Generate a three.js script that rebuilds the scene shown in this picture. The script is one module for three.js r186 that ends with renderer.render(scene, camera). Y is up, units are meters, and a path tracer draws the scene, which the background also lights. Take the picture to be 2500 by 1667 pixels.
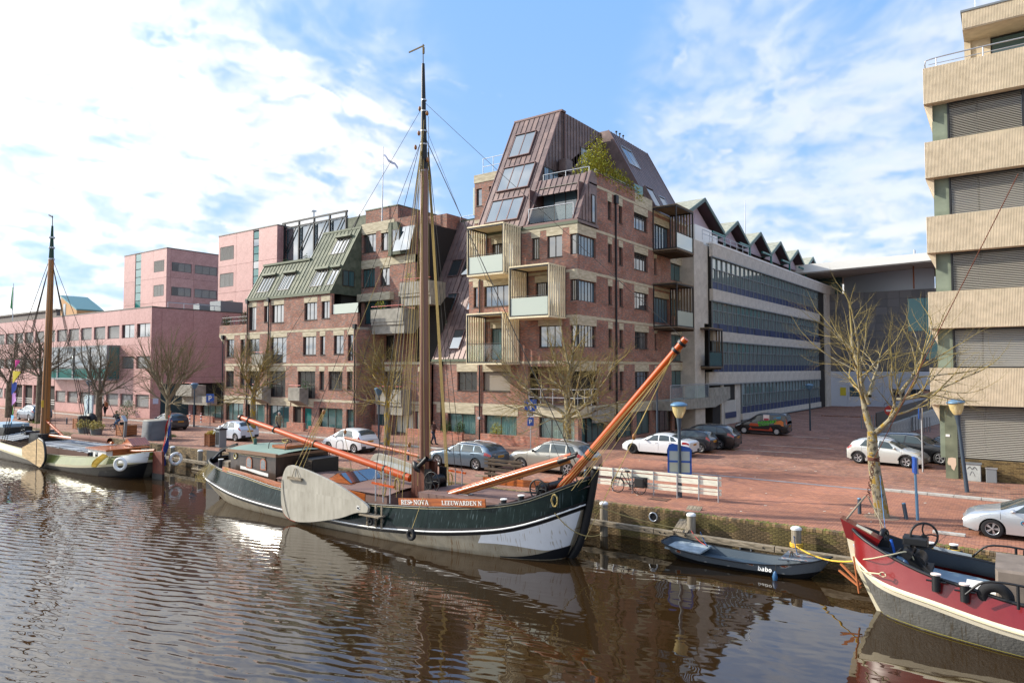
import * as THREE from 'three';
import { mergeGeometries, mergeVertices } from 'three/addons/utils/BufferGeometryUtils.js';
import { MarchingCubes } from 'three/addons/objects/MarchingCubes.js';
import { TextGeometry } from 'three/addons/geometries/TextGeometry.js';
import { FontLoader } from 'three/addons/loaders/FontLoader.js';

// ---------- camera, sky, sun, exposure ----------
const scene = new THREE.Scene();
const camera = new THREE.PerspectiveCamera(53.13, 1024 / 682, 0.1, 1500);
camera.position.set(0, 7.0, 25.4);
const YAW = 0.6271, PITCH = 0.03867;
const FWD = new THREE.Vector3(-Math.sin(YAW) * Math.cos(PITCH), Math.sin(PITCH), -Math.cos(YAW) * Math.cos(PITCH));
camera.lookAt(camera.position.clone().add(FWD));
camera.updateMatrixWorld();
const SUN = new THREE.Vector3(-0.93, 0, 0.37).normalize().multiplyScalar(Math.cos(0.50)).setY(Math.sin(0.50));
const sun = new THREE.DirectionalLight(new THREE.Color(1.0, 0.93, 0.80), 5);
sun.target.position.set(-30, 0, -8);
sun.position.copy(sun.target.position).addScaledVector(SUN, 160);
sun.castShadow = true;
sun.shadow.mapSize.set(4096, 4096);
Object.assign(sun.shadow.camera, { left: -110, right: 110, top: 90, bottom: -90, near: 1, far: 420 });
sun.shadow.radius = 1;
scene.add(sun, sun.target);
const renderer = new THREE.WebGLRenderer({ antialias: true });
renderer.toneMapping = THREE.LinearToneMapping;
renderer.toneMappingExposure = 1.32;
renderer.shadowMap.enabled = true;

// ---------- random numbers and noise ----------
function rng(s) { let a = s >>> 0; return () => { a = (a + 0x6D2B79F5) | 0; let t = Math.imul(a ^ (a >>> 15), 1 | a); t = (t + Math.imul(t ^ (t >>> 7), 61 | t)) ^ t; return ((t ^ (t >>> 14)) >>> 0) / 4294967296; }; }
const R0 = rng(77);
const HASH = new Float32Array(65536); for (let i = 0; i < 65536; i++) HASH[i] = R0();
const h2 = (x, y) => HASH[((x & 255) | ((y & 255) << 8))];
const sm = (t) => t * t * (3 - 2 * t);
const clamp = (x, a = 0, b = 1) => Math.min(b, Math.max(a, x));
const sstep = (a, b, x) => sm(clamp((x - a) / (b - a)));
const lerp = (a, b, t) => a + (b - a) * t;
function vn(x, y, p = 256) { // value noise, period p cells
  const xi = Math.floor(x), yi = Math.floor(y), fx = sm(x - xi), fy = sm(y - yi);
  const m = (v) => ((v % p) + p) % p, x0 = m(xi), x1 = m(xi + 1), y0 = m(yi), y1 = m(yi + 1);
  const a = h2(x0, y0), b = h2(x1, y0), c = h2(x0, y1), d = h2(x1, y1);
  return a + (b - a) * fx + (c - a) * fy + (a - b - c + d) * fx * fy;
}
function fbm(x, y, o = 5, p = 256) { let s = 0, a = 0.5, n = 0; for (let i = 0; i < o; i++) { s += a * vn(x + i * 17.3 * (p === 256), y + i * 9.1 * (p === 256), p); n += a; a *= 0.5; x *= 2; y *= 2; if (p < 256) p *= 2; } return s / n; }
// interpolate a table of [x, value]
function tab(T, x) { if (x <= T[0][0]) return T[0][1]; for (let i = 1; i < T.length; i++) if (x <= T[i][0]) { const [a, b] = T[i - 1], [c, d] = T[i]; return lerp(b, d, (x - a) / (c - a)); } return T[T.length - 1][1]; }
function tabS(T, x) { // smooth (Catmull-Rom)
  const n = T.length; if (x <= T[0][0]) return T[0][1]; if (x >= T[n - 1][0]) return T[n - 1][1];
  let i = 1; while (x > T[i][0]) i++;
  const [x0, y0] = T[i - 1], [x1, y1] = T[i], h = x1 - x0, t = (x - x0) / h;
  const m0 = i > 1 ? (y1 - T[i - 2][1]) / (x1 - T[i - 2][0]) : (y1 - y0) / h, m1 = i < n - 1 ? (T[i + 1][1] - y0) / (T[i + 1][0] - x0) : (y1 - y0) / h;
  const t2 = t * t, t3 = t2 * t;
  return (2 * t3 - 3 * t2 + 1) * y0 + (t3 - 2 * t2 + t) * h * m0 + (-2 * t3 + 3 * t2) * y1 + (t3 - t2) * h * m1;
}

// ---------- sky: air and clouds ----------
{
  const W = 2816, H = 1408, data = new Float32Array(W * H * 4);
  const view = Math.atan2(FWD.x, -FWD.z);
  for (let j = 0; j < H; j++) {
    const v = (j + 0.5) / H, el = (v - 0.5) * Math.PI, y = Math.sin(el), c = Math.cos(el), ed = el * 57.2958;
    for (let i = 0; i < W; i++) {
      const k = (j * W + i) * 4, ph = ((i + 0.5) / W - 0.5) * 2 * Math.PI, dx = Math.cos(ph) * c, dz = Math.sin(ph) * c;
      if (y < -0.02) { data[k] = 0.22; data[k + 1] = 0.2; data[k + 2] = 0.17; data[k + 3] = 1; continue; }
      const cs = dx * SUN.x + y * SUN.y + dz * SUN.z, ang = Math.acos(clamp(cs, -1, 1)) * 57.2958;
      const glow = Math.exp(-((ang / 25) ** 2)), wide = Math.exp(-((ang / 60) ** 2));
      const hz = Math.exp(-Math.max(y, 0) * 3.4);
      let r = lerp(0.135, 0.46, hz), g = lerp(0.34, 0.65, hz), b = lerp(0.76, 0.88, hz);
      r += 0.10 * wide + 1.5 * glow; g += 0.10 * wide + 1.45 * glow; b += 0.08 * wide + 1.2 * glow;
      // cloud deck seen on a flat layer
      let az = (Math.atan2(dx, -dz) - view) * 57.2958; if (az < -180) az += 360; if (az > 180) az -= 360;
      const q = 1 / (Math.max(y, 0) + 0.22), px = dx * q * 2.6 + 40, pz = dz * q * 2.6 + 70;
      const wx = fbm(px * 0.8 + 5, pz * 0.8, 3), wz = fbm(px * 0.8 - 9, pz * 0.8 + 31, 3);
      const ux = px + (wx - 0.5) * 0.7, uz = pz + (wz - 0.5) * 0.7;
      const big = fbm(ux * 0.8, uz * 0.8, 4), mid = fbm(ux * 3.3 + 11, uz * 3.3, 5), fine = fbm(ux * 10.5, uz * 8.5 + 7, 5);
      const puff = fbm(ux * 6.4 + 2.2 * fine, uz * 5.2 + 1.7 * mid, 4);
      // coverage: a thick bank on the sunward side, broken small clouds away from it
      const bank = sstep(0, -15, az + (big - 0.5) * 34 + (ed > 20 ? (ed - 20) * 0.9 : 0) * sstep(-40, -20, az)) * (0.84 - 0.26 * sstep(16, 30, ed + (mid - 0.5) * 16));
      const low = sstep(19, 6, ed + (big - 0.5) * 18 - clamp(az / 2.6, -7, 7)) * 0.86;
      const wisp = sstep(3, 15, az + (big - 0.5) * 24) * (0.60 + 0.6 * (big - 0.5));
      const cov = Math.min(1, Math.max(bank, low, wisp, 0.10));
      const n = 0.34 * big + 0.36 * mid + 0.30 * puff;
      let d = sstep(0.66 - 0.42 * cov, 0.86 - 0.34 * cov, n);
      const veil = sstep(0.25, 0.75, 0.5 * mid + 0.5 * fine) * sstep(0.15, 0.9, cov) * 0.45;
      const thin = sstep(-6, 10, az) * sstep(4, 14, ed); // away from the bank only a thin broken veil
      d = clamp(Math.max(d * (0.5 + 0.5 * sstep(0.25, 0.75, cov)) * (1 - 0.42 * thin * (0.6 + 0.8 * fine)), veil * (1 + 0.35 * thin)));
      const lum = 0.84 + 0.24 * (0.5 * mid + 0.5 * puff - 0.5) + 0.14 * (fine - 0.5) + 0.34 * wide * wide + 3.4 * glow;
      r = lerp(r, lum * 1.0, d); g = lerp(g, lum * 0.995, d); b = lerp(b, lum * 0.985, d);
      data[k] = r; data[k + 1] = g; data[k + 2] = b; data[k + 3] = 1;
    }
  }
  const t = new THREE.DataTexture(data, W, H, THREE.RGBAFormat, THREE.FloatType);
  t.mapping = THREE.EquirectangularReflectionMapping; t.magFilter = t.minFilter = THREE.LinearFilter; t.colorSpace = THREE.LinearSRGBColorSpace; t.needsUpdate = true;
  scene.background = t; scene.environment = t;
}

// ---------- geometry helpers ----------
const V3 = (x, y, z) => new THREE.Vector3(x, y, z);
function clean(g) { let o = g.index ? g.toNonIndexed() : g; for (const k of Object.keys(o.attributes)) if (!['position', 'normal', 'uv', 'color'].includes(k)) o.deleteAttribute(k); o.clearGroups?.(); return o; }
function merge(L) { L = L.filter(Boolean).map(clean); const col = L.some((g) => g.attributes.color); for (const g of L) { if (!g.attributes.uv) g.setAttribute('uv', new THREE.BufferAttribute(new Float32Array(g.attributes.position.count * 2), 2)); if (!col) continue; if (!g.attributes.color) g.setAttribute('color', new THREE.BufferAttribute(new Float32Array(g.attributes.position.count * 3).fill(1), 3)); } return L.length === 1 ? L[0] : mergeGeometries(L); }
// box with uv in metres
function B(x0, x1, y0, y1, z0, z1) {
  if (x0 > x1) [x0, x1] = [x1, x0]; if (y0 > y1) [y0, y1] = [y1, y0]; if (z0 > z1) [z0, z1] = [z1, z0];
  const P = [], N = [], U = [], I = [];
  const f = (a, b, c, d, n, uv) => { const k = P.length / 3; P.push(...a, ...b, ...c, ...d); for (let i = 0; i < 4; i++) N.push(...n); U.push(...uv.flat()); I.push(k, k + 1, k + 2, k, k + 2, k + 3); };
  f([x0, y0, z1], [x1, y0, z1], [x1, y1, z1], [x0, y1, z1], [0, 0, 1], [[x0, y0], [x1, y0], [x1, y1], [x0, y1]]);
  f([x1, y0, z0], [x0, y0, z0], [x0, y1, z0], [x1, y1, z0], [0, 0, -1], [[x1, y0], [x0, y0], [x0, y1], [x1, y1]]);
  f([x1, y0, z1], [x1, y0, z0], [x1, y1, z0], [x1, y1, z1], [1, 0, 0], [[-z1, y0], [-z0, y0], [-z0, y1], [-z1, y1]]);
  f([x0, y0, z0], [x0, y0, z1], [x0, y1, z1], [x0, y1, z0], [-1, 0, 0], [[z0, y0], [z1, y0], [z1, y1], [z0, y1]]);
  f([x0, y1, z1], [x1, y1, z1], [x1, y1, z0], [x0, y1, z0], [0, 1, 0], [[x0, -z1], [x1, -z1], [x1, -z0], [x0, -z0]]);
  f([x0, y0, z0], [x1, y0, z0], [x1, y0, z1], [x0, y0, z1], [0, -1, 0], [[x0, z0], [x1, z0], [x1, z1], [x0, z1]]);
  const g = new THREE.BufferGeometry(); g.setAttribute('position', new THREE.Float32BufferAttribute(P, 3)); g.setAttribute('normal', new THREE.Float32BufferAttribute(N, 3)); g.setAttribute('uv', new THREE.Float32BufferAttribute(U, 2)); g.setIndex(I); return g;
}
// box with bevelled edges
function BB(x0, x1, y0, y1, z0, z1, r = 0.01) {
  const s = new THREE.Shape(); const w = x1 - x0, h = y1 - y0; r = Math.min(r, w * 0.45, h * 0.45, (z1 - z0) * 0.45);
  s.moveTo(x0 + r, y0 + r); s.lineTo(x1 - r, y0 + r); s.lineTo(x1 - r, y1 - r); s.lineTo(x0 + r, y1 - r); s.closePath();
  const g = new THREE.ExtrudeGeometry(s, { depth: z1 - z0 - 2 * r, bevelEnabled: true, bevelThickness: r, bevelSize: r, bevelSegments: 1, curveSegments: 1 }); g.translate(0, 0, z0 + r); return g;
}
// wall in (u, y) with thickness behind n = 0 and rectangular openings
function wallG(u0, u1, y0, y1, th, holes = []) {
  const us = [...new Set([u0, u1, ...holes.flatMap((h) => [h[0], h[1]])])].filter((u) => u >= u0 && u <= u1).sort((a, b) => a - b);
  const ys = [...new Set([y0, y1, ...holes.flatMap((h) => [h[2], h[3]])])].filter((u) => u >= y0 && u <= y1).sort((a, b) => a - b);
  const P = [], N = [], U = [];
  const quad = (a, b, c, d, n, ua) => { for (const [p, u] of [[a, ua[0]], [b, ua[1]], [c, ua[2]], [a, ua[0]], [c, ua[2]], [d, ua[3]]]) { P.push(...p); N.push(...n); U.push(...u); } };
  const inH = (u, y) => holes.some((h) => u > h[0] && u < h[1] && y > h[2] && y < h[3]);
  for (let j = 0; j < ys.length - 1; j++) { let s = null; for (let i = 0; i < us.length; i++) { const open = i === us.length - 1 || inH((us[i] + us[i + 1]) / 2, (ys[j] + ys[j + 1]) / 2);
    if (!open && s === null) s = us[i];
    if (open && s !== null) { const a = s, b = us[i], c = ys[j], d = ys[j + 1]; quad([a, c, 0], [b, c, 0], [b, d, 0], [a, d, 0], [0, 0, 1], [[a, c], [b, c], [b, d], [a, d]]); quad([b, c, -th], [a, c, -th], [a, d, -th], [b, d, -th], [0, 0, -1], [[b, c], [a, c], [a, d], [b, d]]); s = null; } } }
  const vf = (u, c, d, n) => quad(n < 0 ? [u, c, -th] : [u, c, 0], n < 0 ? [u, c, 0] : [u, c, -th], n < 0 ? [u, d, 0] : [u, d, -th], n < 0 ? [u, d, -th] : [u, d, 0], [n, 0, 0], [[0, c], [th, c], [th, d], [0, d]]);
  const hf = (y, a, b, n) => quad(n > 0 ? [a, y, 0] : [a, y, -th], n > 0 ? [b, y, 0] : [b, y, -th], n > 0 ? [b, y, -th] : [b, y, 0], n > 0 ? [a, y, -th] : [a, y, 0], [0, n, 0], [[a, 0], [b, 0], [b, th], [a, th]]);
  const eps = 1e-4; // outer end faces only where the wall is solid
  for (let j = 0; j < ys.length - 1; j++) { const c = ys[j], d = ys[j + 1], ym = (c + d) / 2; if (!inH(u0 + eps, ym)) vf(u0, c, d, -1); if (!inH(u1 - eps, ym)) vf(u1, c, d, 1); }
  for (let i = 0; i < us.length - 1; i++) { const a = us[i], b = us[i + 1], um = (a + b) / 2; if (!inH(um, y0 + eps)) hf(y0, a, b, -1); if (!inH(um, y1 - eps)) hf(y1, a, b, 1); }
  for (const [a, b, c, d] of holes) { if (a > u0) vf(a, Math.max(c, y0), Math.min(d, y1), 1); if (b < u1) vf(b, Math.max(c, y0), Math.min(d, y1), -1); if (c > y0) hf(c, Math.max(a, u0), Math.min(b, u1), 1); if (d < y1) hf(d, Math.max(a, u0), Math.min(b, u1), -1); }
  const g = new THREE.BufferGeometry(); g.setAttribute('position', new THREE.Float32BufferAttribute(P, 3)); g.setAttribute('normal', new THREE.Float32BufferAttribute(N, 3)); g.setAttribute('uv', new THREE.Float32BufferAttribute(U, 2)); return g;
}
// flat polygon (list of [u, y]) with thickness
function polyG(pts, th, holes = []) { const s = new THREE.Shape(pts.map(([x, y]) => new THREE.Vector2(x, y))); for (const h of holes) s.holes.push(new THREE.Path(h.map(([x, y]) => new THREE.Vector2(x, y)))); const g = new THREE.ExtrudeGeometry(s, { depth: th, bevelEnabled: false, curveSegments: 12 }); g.translate(0, 0, -th); return g; }
// round bar between two points
const UPV = V3(0, 1, 0);
function bar(a, b, r, r2 = r, seg = 8) { const A = V3(...a), D = V3(...b).sub(A), L = D.length(); const g = new THREE.CylinderGeometry(r2, r, L, seg, 1); g.translate(0, L / 2, 0); g.applyQuaternion(new THREE.Quaternion().setFromUnitVectors(UPV, D.normalize())); g.translate(A.x, A.y, A.z); return g; }
// square bar between two points
function sbar(a, b, w, h = w) { const A = V3(...a), D = V3(...b).sub(A), L = D.length(); D.normalize(); const X = Math.abs(D.y) > 0.99 ? V3(1, 0, 0) : V3(0, 1, 0).cross(D).normalize(), Y = D.clone().cross(X).normalize(); const g = B(-w / 2, w / 2, -h / 2, h / 2, 0, L); const m = new THREE.Matrix4().makeBasis(X, Y, D).setPosition(A); g.applyMatrix4(m); return g; }
function tube(pts, r, seg = 0, rad = 6, closed = false) { const c = new THREE.CatmullRomCurve3(pts.map((p) => V3(...p)), closed); return new THREE.TubeGeometry(c, seg || pts.length * 5, r, rad, closed); }
// sagging line
function rope(a, b, r = 0.012, sag = 0.02, rad = 5) { const L = Math.hypot(a[0] - b[0], a[1] - b[1], a[2] - b[2]); const P = []; for (let i = 0; i <= 8; i++) { const t = i / 8; P.push([lerp(a[0], b[0], t), lerp(a[1], b[1], t) - sag * L * 4 * t * (1 - t), lerp(a[2], b[2], t)]); } return tube(P, r, 10, rad); }
function at(g, x, y, z, ry = 0, rz = 0, rx = 0) { g.applyMatrix4(new THREE.Matrix4().compose(V3(x, y, z), new THREE.Quaternion().setFromEuler(new THREE.Euler(rx, ry, rz)), V3(1, 1, 1))); return g; }
function lathe(pts, seg = 20) { return new THREE.LatheGeometry(pts.map(([r, y]) => new THREE.Vector2(r, y)), seg); }
// surface from a grid of points rows[i][j]
function gridG(rows, closeU = false) {
  const n = rows.length, m = rows[0].length, P = [], U = [], I = [];
  for (let i = 0; i < n; i++) for (let j = 0; j < m; j++) { P.push(...rows[i][j]); U.push(i / (n - 1), j / (m - 1)); }
  for (let i = 0; i < n - 1; i++) for (let j = 0; j < m - 1; j++) { const a = i * m + j, b = a + m; I.push(a, b, a + 1, a + 1, b, b + 1); }
  let g = new THREE.BufferGeometry(); g.setAttribute('position', new THREE.Float32BufferAttribute(P, 3)); g.setAttribute('uv', new THREE.Float32BufferAttribute(U, 2)); g.setIndex(I); g.computeVertexNormals(); return g;
}
function metreUV(g, f) { const p = g.attributes.position, u = new Float32Array(p.count * 2); for (let i = 0; i < p.count; i++) { const [a, b] = f(p.getX(i), p.getY(i), p.getZ(i)); u[2 * i] = a; u[2 * i + 1] = b; } g.setAttribute('uv', new THREE.BufferAttribute(u, 2)); return g; }

// ---------- objects ----------
const NAMES = {};
function numbered(n) { const k = (NAMES[n] = (NAMES[n] ?? -1) + 1); return k ? `${n}_${String(k).padStart(3, '0')}` : n; }
function part(parent, name, geo, mat) { const m = new THREE.Mesh(geo, mat); m.name = name; m.castShadow = m.receiveShadow = true; parent.add(m); return m; }
function tag(o, label, category, group) { o.userData = { label, category }; if (group) o.userData.group = group; return o; }
function thing(name, label, category, pos = [0, 0, 0], ry = 0, group) { const o = new THREE.Group(); o.name = numbered(name); o.position.set(...pos); o.rotation.y = ry; scene.add(o); return tag(o, label, category, group); }
function single(name, geo, mat, label, category, group) { const m = part(scene, numbered(name), geo, mat); return tag(m, label, category, group); }
function struct(name, geo, mat) { const m = part(scene, numbered(name), geo, mat); m.userData = { kind: 'structure' }; return m; }
function copy(o, pos, ry, label, group) { const c = o.clone(); c.name = numbered(o.name.replace(/_\d{3}$/, '')); c.userData = { ...o.userData }; c.position.set(...pos); if (ry !== undefined) c.rotation.y = ry; if (label) c.userData.label = label; if (group) c.userData.group = group; scene.add(c); return c; }
const TR = (x, y, z, ry = 0) => new THREE.Matrix4().makeRotationY(ry).setPosition(x, y, z);

// ---------- textures ----------
function tex(w, h, fn, mw, mh, srgb = true) { // fn(x, y) -> [r, g, b] 0..255, covers mw x mh metres
  const d = new Uint8Array(w * h * 4);
  for (let j = 0; j < h; j++) for (let i = 0; i < w; i++) { const c = fn(i, j), k = (j * w + i) * 4; d[k] = clamp(c[0], 0, 255); d[k + 1] = clamp(c[1], 0, 255); d[k + 2] = clamp(c[2], 0, 255); d[k + 3] = 255; }
  const t = new THREE.DataTexture(d, w, h, THREE.RGBAFormat); t.wrapS = t.wrapT = THREE.RepeatWrapping; t.magFilter = THREE.LinearFilter; t.minFilter = THREE.LinearMipmapLinearFilter; t.generateMipmaps = true;
  if (srgb) t.colorSpace = THREE.SRGBColorSpace; t.repeat.set(1 / mw, 1 / mh); t.needsUpdate = true; return t;
}
const gray = (v) => [v, v, v];
function brickTex(cols, mortar, bw, bh, nx, ny, px, joint, bond = 0.5, seed = 1) {
  const r = rng(seed), w = nx * px, ph = Math.round(px * bh / bw), h = ny * ph, pal = [];
  for (let i = 0; i < nx * ny; i++) { const c = cols[Math.floor(r() * cols.length)], k = 0.88 + r() * 0.24; pal.push(c.map((v) => v * k)); }
  const jp = joint / bw * px;
  const at2 = (i, j) => { const row = Math.floor(j / ph) % ny, off = (row % 2) * bond * px, x = (i + off) % w, col = Math.floor(x / px), fx = x % px, fy = j % ph; return [row * nx + col, fx < jp || fy < jp]; };
  const map = tex(w, h, (i, j) => { const [k, m] = at2(i, j); const n = (vn(i * 0.35, j * 0.35) - 0.5) * 16 + (fbm(i / w * 6, j / h * 4, 4, 12) - 0.5) * 44; return (m ? mortar : pal[k]).map((v) => v + n); }, nx * bw, ny * bh);
  const bump = tex(w, h, (i, j) => { const [k, m] = at2(i, j); return gray(m ? 60 : 190 + (vn(i * 0.5, j * 0.5) - 0.5) * 40); }, nx * bw, ny * bh, false);
  return { map, bumpMap: bump, bumpScale: 0.006 };
}
function noiseTex(base, amp, o = {}) { const { s = 512, m = 2, f = 8, stretch = [1, 1], spots = 0, oct = 6, sx = 1 } = o; return tex(s, s, (i, j) => { const u = i / s * f * stretch[0], v = j / s * f * stretch[1]; const P = f * Math.max(...stretch); const n = fbm(u, v, oct, f) - 0.5; const n2 = fbm(v * 0.5 + 3, u * 0.5, 2, 256) - 0.5; const sp = spots && vn(i * 0.45, j * 0.45) > 1 - spots ? -45 : 0; return base.map((b, k) => b + (n * 1.6 + n2 * 0.5) * amp[k] + sp); }, m * sx, m); }
function bumpNoise(f = 24, s = 256, m = 1, oct = 4) { return tex(s, s, (i, j) => gray(128 + (fbm(i / s * f, j / s * f, oct, f) - 0.5) * 200), m, m, false); }
const std = (o) => new THREE.MeshStandardMaterial(o);
const phy = (o) => new THREE.MeshPhysicalMaterial(o);
const lin = (r, g, b) => new THREE.Color().setRGB(r, g, b);
// ---------- materials ----------
const brickT = brickTex([[152, 96, 80], [160, 104, 84], [140, 90, 78], [126, 94, 86], [116, 96, 92], [156, 110, 94], [146, 92, 76]], [136, 122, 110], 0.215, 0.065, 36, 60, 28, 0.012, 0.5, 3);
const M = {}; const BN = bumpNoise(64, 256, 0.8);
M.brick = std({ ...brickT, roughness: 0.92 });
const lowBrickT = brickTex([[172, 100, 78], [182, 112, 90], [158, 92, 74], [150, 104, 92]], [150, 128, 112], 0.215, 0.065, 14, 40, 40, 0.012, 0.5, 9);
M.brickLow = std({ ...lowBrickT, roughness: 0.92 });
M.brickYel = std({ ...brickTex([[112, 92, 58], [98, 80, 52], [84, 70, 48], [120, 98, 66], [70, 60, 44]], [150, 132, 86], 0.235, 0.085, 12, 24, 48, 0.014, 0.5, 5), roughness: 0.95 });
M.concrete = std({ map: tex(512, 512, (i, j) => { const b = j % 26 < 1.6 ? -20 : (h2(3, Math.floor(j / 26)) - 0.5) * 16, n = (fbm(i / 512 * 6, j / 512 * 24, 5, 6) - 0.5) * 52 + (vn(i * 0.6, j * 0.6) - 0.5) * 12; return [184 + b + n, 174 + b + n, 150 + b + n]; }, 2.2, 2.2), roughness: 0.9 });
M.concreteGrey = std({ map: noiseTex([146, 142, 132], [30, 29, 27], { m: 2.4, f: 7, spots: 0.02 }), bumpMap: BN, bumpScale: 0.006, roughness: 0.95 });
M.pebble = std({ map: tex(512, 512, (i, j) => { const n = (vn(i * 0.42, j * 0.42) - 0.5) * 46 + (fbm(i / 512 * 5, j / 512 * 5, 4, 5) - 0.5) * 34; return [190 + n, 182 + n, 170 + n]; }, 2.5, 2.5), bumpMap: BN, bumpScale: 0.008, roughness: 0.95 });
function zincTex(c, a) { return noiseTex(c, a, { m: 1.7, f: 5, stretch: [1, 1], oct: 6 }); }
M.zinc = [0, 1, 2].map((k) => std({ map: zincTex([[116, 97, 93], [108, 90, 87], [124, 103, 97]][k], [26, 22, 20]), roughness: 0.5, metalness: 0.3 }));
M.zincEdge = std({ color: '#6d5552', roughness: 0.5, metalness: 0.3 });
M.zincG = [0, 1, 2].map((k) => std({ map: zincTex([[96, 101, 82], [88, 94, 77], [105, 108, 88]][k], [34, 30, 28]), roughness: 0.75, metalness: 0.0 }));
M.zincGEdge = std({ color: '#59604e', roughness: 0.6, metalness: 0.2 });
M.zincDark = std({ map: zincTex([108, 104, 98], [26, 24, 22]), roughness: 0.55, metalness: 0.3 });
M.frame = std({ color: '#3a302b', roughness: 0.55 });
M.frameDk = std({ color: '#1f2022', roughness: 0.5 });
M.frameGrey = std({ color: '#7d8285', roughness: 0.5, metalness: 0.3 });
M.alu = std({ color: '#b9bcc0', roughness: 0.4, metalness: 0.7 });
M.steelDk = std({ color: '#26282c', roughness: 0.5, metalness: 0.4 });
M.black = std({ color: '#141416', roughness: 0.55 });
M.rubber = std({ color: '#17171a', roughness: 0.85 });
M.white = std({ color: '#e6e4de', roughness: 0.5 });
M.glass = phy({ color: lin(0.03, 0.036, 0.04), roughness: 0.02, ior: 3.0 });
M.glassB = phy({ color: lin(0.10, 0.17, 0.22), roughness: 0.04, ior: 2.1 });
M.glassT = phy({ color: lin(0.05, 0.11, 0.115), roughness: 0.04, ior: 1.9 });
M.glassSky = phy({ color: lin(0.05, 0.07, 0.08), roughness: 0.03, ior: 3.0 });
M.glassClear = phy({ color: lin(0.9, 0.96, 0.95), roughness: 0.02, transmission: 1, thickness: 0, ior: 1.5 });
M.glassMilk = phy({ color: '#b2bbae', roughness: 0.25, ior: 1.5, clearcoat: 1, clearcoatRoughness: 0.05 });
M.glassTeal = phy({ color: lin(0.02, 0.15, 0.14), roughness: 0.06, ior: 1.7 });
M.blind = std({ color: '#8d8478', roughness: 0.8 });
M.interior = std({ color: '#2a2724', roughness: 0.95 });
M.curtain = std({ color: '#9fb9b4', roughness: 0.95 });
M.curtainW = std({ color: '#cfd3c8', roughness: 0.95 });
M.tile = [0, 1, 2].map((k) => std({ map: tex(256, 256, (i, j) => { const m = i % 16 < 1.4 || j % 16 < 1.4, t = (h2(Math.floor(i / 16) + 20 * k, Math.floor(j / 16)) - 0.5) * 14, n = (vn(i * 0.3, j * 0.3) - 0.5) * 8 + (fbm(i / 64, j / 64, 3, 4) - 0.5) * 18 + (k - 1) * 5; return m ? [170 + n, 128 + n, 122 + n] : [192 + t + n, 147 + t + n, 140 + t + n]; }, 2.4, 2.4), roughness: 0.45 }));
M.teal = std({ color: '#1f6f68', roughness: 0.4 });
M.redPaint = std({ color: '#a3261f', roughness: 0.45 });
M.timber = std({ map: noiseTex([128, 116, 98], [70, 64, 58], { m: 1.2, f: 6, stretch: [1, 8] }), roughness: 0.9 });
M.timberV = std({ map: noiseTex([128, 116, 98], [70, 64, 58], { m: 1.2, f: 6, stretch: [8, 1] }), roughness: 0.9 });
M.timberDk = std({ map: noiseTex([74, 62, 50], [44, 40, 34], { m: 1.2, f: 6, stretch: [1, 8] }), roughness: 0.9 });
M.slat = std({ map: noiseTex([222, 208, 174], [50, 48, 42], { m: 1.4, f: 5, stretch: [8, 1] }), roughness: 0.8 });
M.slatDk = std({ map: noiseTex([120, 104, 84], [40, 38, 34], { m: 1.4, f: 5, stretch: [8, 1] }), roughness: 0.85 });
M.varnish = phy({ map: noiseTex([164, 86, 32], [56, 40, 22], { m: 1.6, f: 4, stretch: [1, 10] }), roughness: 0.35, clearcoat: 0.7, clearcoatRoughness: 0.15 });
M.varnishRed = phy({ map: noiseTex([178, 76, 24], [40, 26, 14], { m: 2, f: 4, stretch: [6, 1] }), roughness: 0.42, specularIntensity: 0.5, clearcoat: 0.1, clearcoatRoughness: 0.12 });
M.mastWood = phy({ map: noiseTex([122, 78, 58], [44, 34, 28], { m: 2, f: 4, stretch: [6, 1] }), roughness: 0.45, clearcoat: 0.4 });
M.mastOchre = phy({ map: noiseTex([160, 104, 46], [44, 34, 24], { m: 2, f: 4, stretch: [6, 1] }), roughness: 0.45, clearcoat: 0.4 });
M.rope = std({ color: '#a8935c', roughness: 0.95 });
M.ropeDk = std({ color: '#3e382e', roughness: 0.9 });
M.ropeY = std({ color: '#cfa63a', roughness: 0.9 });
M.wire = std({ color: '#33312f', roughness: 0.6, metalness: 0.4 });
M.rustRope = std({ color: '#6b3a28', roughness: 0.9 });
M.bark = std({ bumpMap: BN, bumpScale: 0.03, map: noiseTex([134, 122, 98], [70, 66, 62], { m: 1.2, f: 6, stretch: [1, 1] }), roughness: 0.95 });
M.barkY = std({ bumpMap: BN, bumpScale: 0.03, map: tex(256, 256, (i, j) => { const n = fbm(i / 256 * 5, j / 256 * 5, 5, 5), y = sstep(0.5, 0.62, n); const k = (vn(i * 0.4, j * 0.4) - 0.5) * 30; return [lerp(132, 172, y) + k, lerp(120, 142, y) + k, lerp(98, 44, y) + k * 0.5]; }, 0.9, 0.9), roughness: 0.95 });
M.barkPale = std({ bumpMap: BN, bumpScale: 0.03, map: tex(256, 256, (i, j) => { const n = fbm(i / 256 * 5, j / 256 * 5, 5, 5), y = sstep(0.56, 0.64, n), dk = sstep(0.4, 0.34, n); const k = (vn(i * 0.4, j * 0.4) - 0.5) * 30; return [lerp(148, 150, y) - dk * 50 + k, lerp(138, 122, y) - dk * 50 + k, lerp(114, 52, y) - dk * 44 + k * 0.5]; }, 0.9, 0.9), roughness: 0.95 });
M.leaf = std({ color: '#9b9a34', roughness: 0.8, side: THREE.DoubleSide });
M.leafDk = std({ color: '#3f5a24', roughness: 0.85, side: THREE.DoubleSide });
M.grass = std({ color: '#5f7a2a', roughness: 0.9, side: THREE.DoubleSide });
M.lampBlue = std({ color: '#5b7f9c', roughness: 0.45, metalness: 0.2 });
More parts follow.
